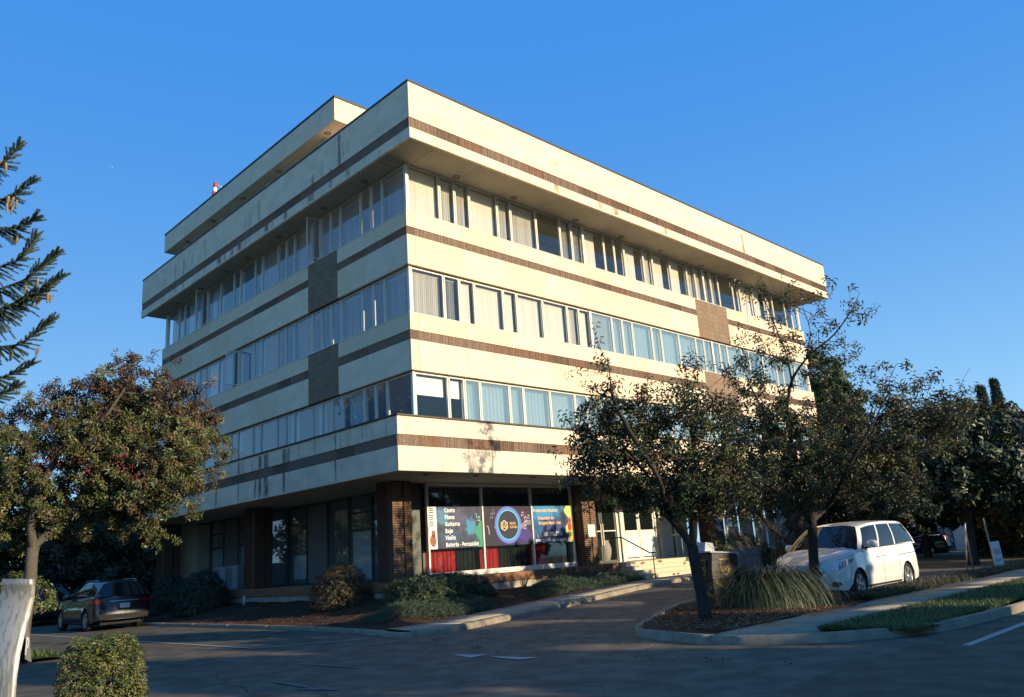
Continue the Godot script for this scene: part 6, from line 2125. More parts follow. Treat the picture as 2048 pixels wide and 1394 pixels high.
	part(s, "cap", tube_mesh([Vector3(0, 0.30, 0), Vector3(0, 0.34, 0)], [0.042, 0.04], 10), M["sign_white"])
	# hose bib on the plinth
	var hb := thing("hose_tap", "small black garden tap on the painted plinth", "tap", FRAME * wall_at(0, 8.9, 0.80, 1.38))
	part(hb, "pipe", tube_mesh([Vector3(0, 0, -0.02), Vector3(0, 0, 0.12), Vector3(0, -0.10, 0.16)], [0.02, 0.02, 0.018], 8), M["rail_black"])
	part(hb, "handle", tube_mesh([Vector3(-0.05, 0.09, 0.09), Vector3(0.05, 0.09, 0.09)], [0.016, 0.016], 8), M["rail_black"])
	part(hb, "valve", tube_mesh([Vector3(0, 0, 0.09), Vector3(0, 0.1, 0.09)], [0.014, 0.012], 8), M["rail_black"])
	# urn inside the entrance glass
	grained("urn_clay", lin(0.30, 0.26, 0.21), lin(0.42, 0.37, 0.30), [0.03], [1.0], 1.0, 0.7)
	var urn := lathe_mesh([Vector2(0.0, 0.0), Vector2(0.20, 0.0), Vector2(0.24, 0.05), Vector2(0.33, 0.35), Vector2(0.35, 0.55), Vector2(0.28, 0.78), Vector2(0.24, 0.84), Vector2(0.27, 0.90), Vector2(0.24, 0.90), Vector2(0.2, 0.82)], 24)
	for k in 2:
		var u := thing("urn_planter", ["pale clay urn with a dark plant beside the glazed entrance doors", "pale clay urn half hidden behind the notice pillar"][k], "planter", FRAME * Transform3D(Basis(), Vector3([12.45, 10.5][k], 1.055, -[3.35, 3.3][k])))
		part(u, "pot", urn, M["urn_clay"])
		var places := []
		var colors := PackedColorArray()
		for i in 60:
			places.append(turned(r, Vector3(0, 0.95, 0) + in_ball(r) * Vector3(0.22, 0.2, 0.22), Vector3.UP, 1.4))
			colors.append(pick(r, [Color(0.03, 0.05, 0.02), Color(0.05, 0.06, 0.03)]))
		joined(u, "plant", spray_mesh(8, 0.085, 0.042, 0.14, 0.05, 5), M["leaf"], places, colors)
	# leaning signposts and a yard sign at the lot edge
	for k in 2:
		var p := on_ground([1933, 1947][k], 1141)
		var o := thing("metal_post", ["upright thin metal stake at the lot edge", "leaning thin metal stake at the lot edge"][k], "post", Transform3D(Basis(), p))
		var lean := Vector3(0.0, 0, 0) if k == 0 else at_depth(1930, 1052, -p.z) - at_depth(1930, 1141, -p.z)
		var tip := at_depth([1930, 1929][k], [1048, 1052][k], -p.z) - p
		part(o, "shaft", tube_mesh([Vector3(0, -0.1, 0), tip * 0.5, tip], [0.03, 0.028, 0.026], 6), M["rail_grey"])
		part(o, "cap", tube_mesh([tip, tip + Vector3(0, 0.03, 0)], [0.036, 0.03], 6), M["rail_grey"])
	var p := on_ground(2000, 1139)
	var y := thing("yard_sign", "white yard sign with red lettering on a wooden stake by the walk", "sign", Transform3D(Basis(Vector3.UP, 0.35), p))
	part(y, "stake", box_mesh(Vector3(0.05, 1.75, 0.03), 0.004), M["rail_grey"], Transform3D(Basis(Vector3(0, 0, 1), 0.05), Vector3(-0.18, 0.85, -0.03)))
	part(y, "board", box_mesh(Vector3(0.42, 0.86, 0.02), 0.004), M["sign_white"], Transform3D(Basis(Vector3(0, 0, 1), 0.05), Vector3(0.02, 0.5, 0.0)))
	for i in 5:
		part(y, "faded_print", box_mesh(Vector3(0.035, 0.20, 0.002), 0.0005), M["sign_red_faded"], Transform3D(Basis(Vector3(0, 0, 1), 0.05), Vector3(-0.10 + i * 0.062, 0.60, 0.0125)))
	for i in 6:
		part(y, "faded_print", box_mesh(Vector3(0.035, 0.07, 0.002), 0.0005), M["print_faded"], Transform3D(Basis(Vector3(0, 0, 1), 0.05), Vector3(-0.10 + i * 0.052, 0.32 + 0.01 * sin(i * 2.0), 0.0125)))
	# striped mast on the roof
	var m0 := thing("roof_mast", "red and white striped mast on the penthouse roof", "mast", Transform3D(Basis(), at(0.5, 19.03, 15.9)))
	for i in 5:
		part(m0, "section", tube_mesh([Vector3(0.02 * i, i * 0.24, 0), Vector3(0.02 * (i + 1), (i + 1) * 0.24 - 0.004, 0)], [0.11, 0.10], 10), M["sign_red" if i % 2 == 0 else "sign_white"])
	part(m0, "guy_wire", tube_mesh([Vector3(0.1, 1.15, 0), Vector3(0.45, 0.9, 0), Vector3(0.8, 0.2, 0)], [0.03, 0.03, 0.03], 6), M["sign_white"])
	# an aircraft very high up
	var ap := thing("airplane", "tiny white airliner high in the clear sky", "airplane", Transform3D(Basis(Vector3.UP, 0.6) * Basis(Vector3(0, 0, 1), -0.5), at_depth(222, 333, 900.0)).scaled_local(Vector3.ONE * 0.11))
	part(ap, "fuselage", tube_mesh([Vector3(-18, 0, 0), Vector3(-15, 0, 0), Vector3(12, 0, 0), Vector3(19, 0.8, 0)], [0.3, 1.9, 1.9, 0.4], 10), M["sign_white"])
	part(ap, "wing", slab_mesh(PackedVector2Array([Vector2(-4, 0), Vector2(3, 17), Vector2(5, 17), Vector2(2, 0), Vector2(5, -17), Vector2(3, -17)]), 0.4), M["sign_white"], Transform3D(Basis(Vector3(1, 0, 0), PI / 2), Vector3.ZERO))
	part(ap, "tail_fin", slab_mesh(PackedVector2Array([Vector2(13, 1), Vector2(18, 6), Vector2(20, 6), Vector2(19, 1)]), 0.3), M["sign_white"])
	bent_post()

func drop_box() -> void:
	var base := at_depth(1434, 1150, 18.4) * Vector3(1, 0, 1)
	var o := thing("delivery_box", "dark brown delivery drop box with gold shield emblem on the island", "mailbox", Transform3D(Basis(Vector3.UP, YAW - 0.35), base + Vector3(0, 0.1, 0)))
	var w := 0.62
	var prof := PackedVector2Array([Vector2(-0.36, 0.12), Vector2(0.36, 0.12), Vector2(0.36, 1.16), Vector2(-0.30, 1.22), Vector2(-0.36, 0.85)])
	part(o, "body", slab_mesh(prof, w), M["box_brown"])
	part(o, "base", box_mesh(Vector3(0.6, 0.14, 0.5), 0.01), M["rubber_dark"], Transform3D(Basis(), Vector3(0, 0.06, 0)))
	part(o, "lid", slab_mesh(PackedVector2Array([Vector2(-0.36, 1.225), Vector2(0.40, 1.165), Vector2(0.40, 1.19), Vector2(-0.36, 1.255)]), w + 0.06), M["box_grey"])
	part(o, "holder", slab_mesh(PackedVector2Array([Vector2(-0.30, 1.26), Vector2(-0.02, 1.235), Vector2(-0.06, 1.42), Vector2(-0.26, 1.45)]), 0.34), M["box_grey"], Transform3D(Basis(), Vector3(0, 0, -0.1)))
	# stripe and emblem on the two faces that show
	for f in [[Transform3D(Basis(), Vector3(0, 0, w / 2 + 0.004)), 1.0], [Transform3D(Basis(Vector3.UP, -PI / 2), Vector3(-0.372, 0, 0)), 0.9]]:
		var e := group_node(o, "emblem", f[0])
		var sh := PackedVector2Array([Vector2(-0.13, 0.36), Vector2(0.13, 0.36), Vector2(0.13, 0.12), Vector2(0.07, 0.04), Vector2(0.0, 0.0), Vector2(-0.07, 0.04), Vector2(-0.13, 0.12)])
		var inner := PackedVector2Array()
		for p in sh:
			inner.append((p - Vector2(0, 0.19)) * 0.84 + Vector2(0, 0.19))
		part(e, "shield", slab_mesh(sh, 0.004), M["box_gold"], Transform3D(Basis(), Vector3(0, 0.72, 0.002)))
		part(e, "shield_field", slab_mesh(inner, 0.004), M["box_brown"], Transform3D(Basis(), Vector3(0, 0.72, 0.005)))
		part(e, "lettering", words("UPS", 0.12, "Droid Sans", 800, 0.003), M["box_gold"], Transform3D(Basis().scaled(Vector3(0.72, 1, 1)), Vector3(0, 0.87, 0.0095)))
		var arc := flat_tool()
		for k in 14:
			var a0 := lerpf(-0.33, 0.33, k / 14.0)
			var a1 := lerpf(-0.33, 0.33, (k + 1) / 14.0)
			var y0 := 0.56 - 0.55 * (a0 + 0.33) + 0.35 * pow(a0 + 0.1, 2.0)
			var y1 := 0.56 - 0.55 * (a1 + 0.33) + 0.35 * pow(a1 + 0.1, 2.0)
			quad(arc, Vector3(a0 * 0.9, y0, 0), Vector3(a1 * 0.9, y1, 0), Vector3(a1 * 0.9, y1 + 0.07, 0), Vector3(a0 * 0.9, y0 + 0.07, 0), Vector3(0, 0, 1))
		part(e, "stripe", done(arc), M["box_gold"], Transform3D(Basis(), Vector3(0, 0, 0.003)))

# a flanged sheet-metal upright, bent over at the top, its grey paint peeling off pale metal
func bent_post() -> void:
	var m := mat("peeling_metal", Color.WHITE, 0.42, 0.45)
	var n := FastNoiseLite.new()
	n.seed = 12
	n.frequency = 0.018
	n.fractal_octaves = 5
	var im := Image.create(256, 512, false, Image.FORMAT_RGB8)
	for y in 512:
		for x in 256:
			var k := n.get_noise_2d(x * 1.4, y * 0.8)
			var f := n.get_noise_2d(x * 9.0 + 300, y * 9.0)
			var band := smoothstep(0.10, 0.22, y / 512.0) * (1.0 - smoothstep(0.52, 0.75, y / 512.0))
			var c := Color(0.55, 0.55, 0.53) * (1.0 + 0.04 * f)
			if k + band * 0.5 + f * 0.12 > 0.30:
				c = Color(0.66, 0.655, 0.63) * (1.0 + 0.05 * f)
			elif k < -0.52:
				c = Color(0.46, 0.44, 0.40)
			im.set_pixel(x, y, c)
	m.albedo_texture = ImageTexture.create_from_image(im)
	var foot := at_depth(20, 1394, 5.0)
	foot.y = 0.0
	var o := thing("bent_metal_post", "bent weathered sheet-metal post with peeling paint beside the hedge", "post", Transform3D(Basis(), foot))
	var st := smooth_tool()
	var rows := [[1158, 4, 66, 0.0], [1172, 3, 67, -0.02], [1195, 0, 67, -0.03], [1230, -10, 58, -0.02], [1270, -18, 47, 0.0], [1310, -20, 38, 0.02], [1360, -20, 31, 0.03], [1420, -20, 27, 0.03], [1560, -20, 25, 0.03], [1660, -20, 25, 0.03]]
	var front := []
	for i in rows.size():
		var w: Array = rows[i]
		var line := []
		for k in 7:
			var t := k / 6.0
			var bulge: float = 0.02 * sin(t * PI) + w[3]
			line.append(at_depth(lerpf(w[1], w[2], t), w[0], 5.0 - bulge) - foot)
		front.append(line)
	for side in [0.0, 0.012]:
		var off := Vector3(0, 0, -side)
		for i in rows.size() - 1:
			for k in 6:
				quad_uv(st, [front[i][k] + off, front[i][k + 1] + off, front[i + 1][k + 1] + off, front[i + 1][k] + off], [Vector2(k / 6.0, i / 9.0), Vector2((k + 1) / 6.0, i / 9.0), Vector2((k + 1) / 6.0, (i + 1) / 9.0), Vector2(k / 6.0, (i + 1) / 9.0)], Vector3(0, 0, 1))
	# rim along the edge and top
	for i in rows.size() - 1:
		var b := Vector3(0, 0, -0.012)
		quad_uv(st, [front[i][6], front[i + 1][6], front[i + 1][6] + b, front[i][6] + b], [Vector2(0.95, i / 9.0), Vector2(0.95, (i + 1) / 9.0), Vector2(1, (i + 1) / 9.0), Vector2(1, i / 9.0)], Vector3(1, 0, 0))
	for k in 6:
		var b := Vector3(0, 0, -0.012)
		quad_uv(st, [front[0][k], front[0][k + 1], front[0][k + 1] + b, front[0][k] + b], [Vector2(0.1, 0.02), Vector2(0.2, 0.02), Vector2(0.2, 0), Vector2(0.1, 0)], Vector3(0, 1, 0))
	part(o, "sheet", done(st), m)
	# a dark flap with a rim of white lettering hanging behind its edge
	var flap := flat_tool()
	var q := []
	for c in [[52, 1222], [60, 1325], [30, 1331], [40, 1262]]:
		q.append(at_depth(c[0], c[1], 5.06) - foot)
	quad(flap, q[0], q[1], q[2], q[3], Vector3(0, 0, 1))
	for i in 4:
		quad(flap, q[i], q[(i + 1) % 4], q[(i + 1) % 4] - Vector3(0, 0, 0.02), q[i] - Vector3(0, 0, 0.02), q[i] + q[(i + 1) % 4] - q[0] - q[2])
	part(o, "flap", done(flap), M["rail_black"])
	var pl := flat_tool()
	var e := []
	for c in [[49, 1225], [55, 1240], [61, 1324], [50, 1318]]:
		e.append(at_depth(c[0], c[1], 5.03) - foot)
	quad(pl, e[0], e[1], e[2], e[3], Vector3(0, 0, 1))
	quad(pl, e[0] - Vector3(0, 0, 0.01), e[1] - Vector3(0, 0, 0.01), e[2] - Vector3(0, 0, 0.01), e[3] - Vector3(0, 0, 0.01), Vector3(0, 0, -1))
	part(o, "plate_edge", done(pl), M["rail_grey"])
	part(o, "lettering", words("P", 0.10, "Droid Sans", 700, 0.002), M["sign_white"], Transform3D(Basis().scaled(Vector3(0.28, 1, 1)), at_depth(54, 1293, 5.015) - foot))

# ---------------------------------------------------------------- vehicles
# car axes: x from the nose to the tail, y up, z to the sides
func along(table: Array, x: float) -> float:
	if x <= table[0][0]:
		return table[0][1]
	for i in table.size() - 1:
		if x <= table[i + 1][0]:
			var a: float = table[maxi(i - 1, 0)][1]
			var d: float = table[mini(i + 2, table.size() - 1)][1]
			return cubic_interpolate(table[i][1], table[i + 1][1], a, d, (x - table[i][0]) / (table[i + 1][0] - table[i][0])) if i > 0 and i < table.size() - 2 else lerpf(table[i][1], table[i + 1][1], (x - table[i][0]) / (table[i + 1][0] - table[i][0]))
	return table[table.size() - 1][1]

func plan_width(s: Dictionary, x: float) -> float:
	var f := clampf(x / s.nose, 0.0, 1.0)
	var r := clampf((s.length - x) / s.tail, 0.0, 1.0)
	return s.half * pow(1.0 - pow(1.0 - f, 2.7), 0.5) * pow(1.0 - pow(1.0 - r, 3.4), 0.42)

# half width of the shell at a height: sill tucked in, widest at the door handles' crease, shoulder drawn in
func side_profile(s: Dictionary, x: float, y: float) -> float:
	var b := along(s.belt, x)
	var k := clampf((y - s.sill) / (b - s.sill), 0.0, 1.0)
	var p := 0.955 + 0.045 * smoothstep(0.0, 0.3, k) - 0.012 * exp(-pow((k - 0.36) / 0.10, 2.0)) - 0.05 * pow(k, 3.2)
	var flare := 0.0
	for w in s.axles:
		var d: float = Vector2(x - w, y - s.wheel).length() - s.wheel
		flare = maxf(flare, 0.018 * exp(-pow(d / 0.11, 2.0)))
	return plan_width(s, x) * (p + flare)

# nose and tail lean back as they rise
func skin(s: Dictionary, x: float, y: float, side: float, off := 0.0) -> Vector3:
	var f := 1.0 - clampf(x / s.nose, 0.0, 1.0)
	var r := 1.0 - clampf((s.length - x) / s.tail, 0.0, 1.0)
	var hy := clampf((y - 0.45) / 0.55, -0.6, 1.2)
	var xx: float = x + f * (s.nose_lean * hy * absf(hy) + 0.05 * maxf(0.0, 0.35 - y)) - r * (s.tail_lean * hy * absf(hy) + 0.08 * maxf(0.0, 0.4 - y))
	var z := side_profile(s, x, y)
	return Vector3(xx - f * off - (-r * off), y, side * (z + off * (1.0 - f * 0.4)))

func sill_height(s: Dictionary, x: float) -> float:
	var y: float = s.sill + 0.06 * smoothstep(0.55, 0.0, x) + 0.10 * smoothstep(s.length - 0.7, s.length, x)
	for w in s.axles:
		var d: float = absf(x - w)
		var rr: float = s.wheel + 0.045
		if d < rr:
			y = maxf(y, s.wheel + sqrt(rr * rr - d * d))
	return y

func stations(s: Dictionary) -> Array:
	var xs := []
	for k in 15:
		xs.append(s.nose * pow(k / 15.0, 2.2))
	var x: float = s.nose
	while x < s.length - s.tail:
		xs.append(x)
		x += 0.045
	for k in range(16, -1, -1):
		xs.append(s.length - s.tail * pow(k / 16.0, 2.2))
	return xs

func shell_mesh(s: Dictionary) -> ArrayMesh:
	var st := smooth_tool()
	var xs := stations(s)
	var rows := 12
	var rings := []
	for x in xs:
		var ring := []
		var y0 := sill_height(s, x)
		var y1 := along(s.belt, x)
		for k in rows + 1:
			ring.append(skin(s, x, lerpf(y0, y1, float(k) / rows), 1.0))
		var edge: Vector3 = ring[rows]
		var crown: float = along(s.crown, x)
		for k in [0.94, 0.8, 0.5, 0.0]:
			ring.append(Vector3(edge.x, edge.y + crown * (1.0 - k * k * k) + (0.012 if k > 0.9 else 0.02), edge.z * k))
		rings.append(ring)
	for i in rings.size() - 1:
		for k in rings[i].size() - 1:
			for sd in [1.0, -1.0]:
				var m := Vector3(1, 1, sd)
				var out := Vector3(0, 0.3 if k < rows else 3.0, sd) if i > 12 and i < rings.size() - 16 else Vector3(-1.5 if i <= 12 else 1.5, 0.2 if k < rows else 3.0, sd)
				quad(st, rings[i][k] * m, rings[i + 1][k] * m, rings[i + 1][k + 1] * m, rings[i][k + 1] * m, out)
	return done(st)

# a patch of the flank given as an outline of (x, y), laid just over the skin
func flank_patch(s: Dictionary, outline: Array, side: float, off := 0.006) -> ArrayMesh:
	return patch(outline, func(p: Vector2) -> Vector3: return skin(s, p.x, p.y, side, off), Vector3(0, 0, side))

# a patch of the nose or tail given as an outline of (z, y)
func end_patch(s: Dictionary, outline: Array, tail: bool, off := 0.008) -> ArrayMesh:
	return patch(outline, func(p: Vector2) -> Vector3:
		var lo := 0.0
		var hi: float = s.tail if tail else s.nose
		for k in 18:
			var mid := (lo + hi) / 2
			if side_profile(s, s.length - mid if tail else mid, p.y) < absf(p.x):
				lo = mid
			else:
				hi = mid
		var q := skin(s, s.length - lo if tail else lo, p.y, signf(p.x) if p.x != 0.0 else 1.0)
		q.z = p.x
		q.x += off if tail else -off
		return q, Vector3(1 if tail else -1, 0, 0))

func patch(outline: Array, to: Callable, out: Vector3) -> ArrayMesh:
	var poly := PackedVector2Array(outline)
	var tris := []
	var idx := Geometry2D.triangulate_polygon(poly)
	for i in range(0, idx.size(), 3):
		tris.append([poly[idx[i]], poly[idx[i + 1]], poly[idx[i + 2]]])
	for round_ in 3:
		var next := []
		for t in tris:
			var a: Vector2 = t[0]
			var b: Vector2 = t[1]
			var c: Vector2 = t[2]
			var ab := (a + b) / 2
			var bc := (b + c) / 2
			var ca := (c + a) / 2
			next.append_array([[a, ab, ca], [ab, b, bc], [ca, bc, c], [ab, bc, ca]])
		tris = next
	var st := smooth_tool()
	for t in tris:
		tri(st, to.call(t[0]), to.call(t[1]), to.call(t[2]), out)
	return done(st)

# the cabin: x along the belt goes over to x along the roof
func cabin_point(s: Dictionary, x: float, k: float, side: float, off := 0.0) -> Vector3:
	var t: float = (x - s.glass_x[0]) / (s.glass_x[1] - s.glass_x[0])
	var top_x: float = lerpf(s.roof_x[0], s.roof_x[1], t)
	var y0 := along(s.belt, clampf(x, 0.3, s.length - 0.3)) - 0.01
	var y1 := along(s.roof, top_x)
	var z0 := side_profile(s, clampf(x, s.nose, s.length - s.tail * 0.6), along(s.belt, x)) - 0.015
	var z1: float = s.roof_half * (1.0 - 0.10 * pow(absf(t * 2.0 - 1.0), 3.0))
	var bow := 0.035 * sin(k * PI)
	return Vector3(lerpf(x, top_x, k), lerpf(y0, y1, k), side * (lerpf(z0, z1, k) + bow + off))

func cabin(o: Node3D, s: Dictionary, paint_mat: Material, glass_mat: Material) -> void:
	var st := smooth_tool()
	var cuts := [s.glass_x[0]]
	for w in s.windows:
		cuts.append(w[0]); cuts.append(w[1])
	cuts.append(s.glass_x[1])
	var band := func(tool: SurfaceTool, x0: float, x1: float, k0: float, k1: float, side: float, off: float) -> void:
		for i in 6:
			for j in 6:
				var a := lerpf(x0, x1, i / 6.0)
				var b := lerpf(x0, x1, (i + 1) / 6.0)
				var c := lerpf(k0, k1, j / 6.0)
				var d := lerpf(k0, k1, (j + 1) / 6.0)
				quad(tool, cabin_point(s, a, c, side, off), cabin_point(s, b, c, side, off), cabin_point(s, b, d, side, off), cabin_point(s, a, d, side, off), Vector3(0, 0, side))
	for side in [1.0, -1.0]:
		for i in cuts.size() - 1:
			if i % 2 == 0:
				band.call(st, cuts[i], cuts[i + 1], 0.0, 1.0, side, 0.0)
			else:
				band.call(st, cuts[i], cuts[i + 1], 0.0, 0.07, side, 0.0)
				band.call(st, cuts[i], cuts[i + 1], 0.90, 1.0, side, 0.0)
				var g := smooth_tool()
				band.call(g, cuts[i], cuts[i + 1], 0.07, 0.90, side, -0.008)
				part(o, "side_window", done(g), glass_mat)
	# roof
	var x0: float = s.glass_x[0]
	var x1: float = s.glass_x[1]
	for i in 16:
		for j in 10:
			var q := []
			for w in [[i, j], [i + 1, j], [i + 1, j + 1], [i, j + 1]]:
				var e := cabin_point(s, lerpf(x0, x1, w[0] / 16.0), 1.0, 1.0)
				var zz: float = w[1] / 5.0 - 1.0
				q.append(Vector3(e.x, e.y + s.dome * (1.0 - zz * zz * absf(zz)), e.z * zz))
			quad(st, q[0], q[1], q[2], q[3], Vector3.UP)
	part(o, "cabin", done(st), paint_mat)
	# windscreen and rear window, bowed outwards
	for front in [true, false]:
		var g := smooth_tool()
		for i in 8:
			for j in 12:
				var q := []
				for w in [[i, j], [i + 1, j], [i + 1, j + 1], [i, j + 1]]:
					var k: float = w[0] / 8.0
					var zz: float = w[1] / 6.0 - 1.0
					var e := cabin_point(s, x0 if front else x1, k, 1.0)
					var bulge: float = (1.0 - zz * zz) * lerpf(0.13, 0.05, k)
					q.append(Vector3(e.x + (-bulge if front else bulge * 0.5), e.y + s.dome * (1.0 - zz * zz * absf(zz)) * k, e.z * zz))
				quad(g, q[0], q[1], q[2], q[3], Vector3(-1 if front else 1, 0.5, 0))
		part(o, "windscreen" if front else "rear_window", done(g), glass_mat)

func wheel(o: Node3D, s: Dictionary, x: float, side: float, rim_mat: Material) -> void:
	var r: float = s.wheel
	var w := group_node(o, "wheel", Transform3D(Basis(Vector3(1, 0, 0), PI / 2 * side), Vector3(x, r, side * (s.half - 0.12))))
	var b := 0.105
	part(w, "tyre", lathe_mesh([Vector2(r * 0.68, -b), Vector2(r * 0.9, -b), Vector2(r * 0.985, -b * 0.75), Vector2(r, -b * 0.3), Vector2(r, b * 0.3), Vector2(r * 0.985, b * 0.75), Vector2(r * 0.9, b), Vector2(r * 0.7, b * 0.95), Vector2(r * 0.68, b * 0.8)], 36), M["tyre"])
	var st := smooth_tool()
	# rim: lip, dish and five split spokes
	var lip := [Vector2(r * 0.70, b * 0.9), Vector2(r * 0.68, b * 0.95), Vector2(r * 0.63, b * 0.8), Vector2(r * 0.62, -b * 0.4), Vector2(0.0, -b * 0.5)]
	for i in lip.size() - 1:
		for k in 30:
			var a := TAU * k / 30
			var c := TAU * (k + 1) / 30
			quad(st, Vector3(cos(a) * lip[i].x, lip[i].y, sin(a) * lip[i].x), Vector3(cos(c) * lip[i].x, lip[i].y, sin(c) * lip[i].x), Vector3(cos(c) * lip[i + 1].x, lip[i + 1].y, sin(c) * lip[i + 1].x), Vector3(cos(a) * lip[i + 1].x, lip[i + 1].y, sin(a) * lip[i + 1].x), Vector3(-cos(a) * 0.3, 1, -sin(a) * 0.3))
	part(w, "rim", done(st), M["rim_shadow"])
	var sp := flat_tool()
	for k in 5:
		for f in [-0.17, 0.17]:
			var a: float = TAU * k / 5 + f
			var d := Vector3(cos(a), 0, sin(a))
			var n := Vector3(-d.z, 0, d.x) * 0.022
			var i0 := Vector3(cos(TAU * k / 5), 0, sin(TAU * k / 5)) * r * 0.12 + Vector3(0, b * 0.78, 0)
			var o1 := d * r * 0.655 + Vector3(0, b * 0.85, 0)
			var dn := Vector3(0, -0.03, 0)
			quad(sp, i0 - n, i0 + n, o1 + n * 1.3, o1 - n * 1.3, Vector3.UP)
			quad(sp, i0 - n, o1 - n * 1.3, o1 - n * 1.3 + dn, i0 - n + dn, -n)
			quad(sp, i0 + n, o1 + n * 1.3, o1 + n * 1.3 + dn, i0 + n + dn, n)
	part(w, "spokes", done(sp), rim_mat)
	part(w, "hub", lathe_mesh([Vector2(0.0, b * 0.92), Vector2(r * 0.13, b * 0.88), Vector2(r * 0.17, b * 0.7), Vector2(r * 0.17, 0.0)], 16), rim_mat)

func car_base(o: Node3D, s: Dictionary, paint_mat: Material, glass_mat: Material) -> void:
	part(o, "body", shell_mesh(s), paint_mat)
	cabin(o, s, paint_mat, glass_mat)
	# underbody, kept inside the skin
	var st := flat_tool()
	add_box(st, Vector3(0.35, 0.2, -s.half * 0.72), Vector3(s.length - 0.35, 0.85, s.half * 0.72))
	part(o, "underbody", done(st), M["rubber_dark"])
	for x in s.axles:
		for side in [1.0, -1.0]:
			wheel(o, s, x, side, M["rim_alloy"])
	# mirrors
	for side in [1.0, -1.0]:
		var p := cabin_point(s, s.mirror_x, 0.06, side)
		var mir := group_node(o, "mirror", Transform3D(Basis(), p))
		part(mir, "housing", egg_mesh(Vector3(0.10, 0.095, 0.13)), paint_mat, Transform3D(Basis(), Vector3(0, 0.09, side * 0.16)))
		part(mir, "arm", box_mesh(Vector3(0.06, 0.04, 0.14), 0.01), M["rubber_dark"], Transform3D(Basis(), Vector3(0, 0.01, side * 0.05)))

func egg_mesh(r: Vector3) -> ArrayMesh:
	var st := smooth_tool()
	var p := func(i: int, k: int) -> Vector3:
		var a := PI * i / 10
		var b := TAU * k / 16
		var q := Vector3(sin(a) * cos(b), cos(a), sin(a) * sin(b))
		var m := pow(pow(absf(q.x), 3.0) + pow(absf(q.y), 3.0) + pow(absf(q.z), 3.0), -1.0 / 3.0)
		return q * m * r
	for i in 10:
		for k in 16:
			var a: Vector3 = p.call(i, k)
			var c: Vector3 = p.call(i + 1, k + 1)
			quad(st, a, p.call(i, k + 1), c, p.call(i + 1, k), a + c)
	return done(st)

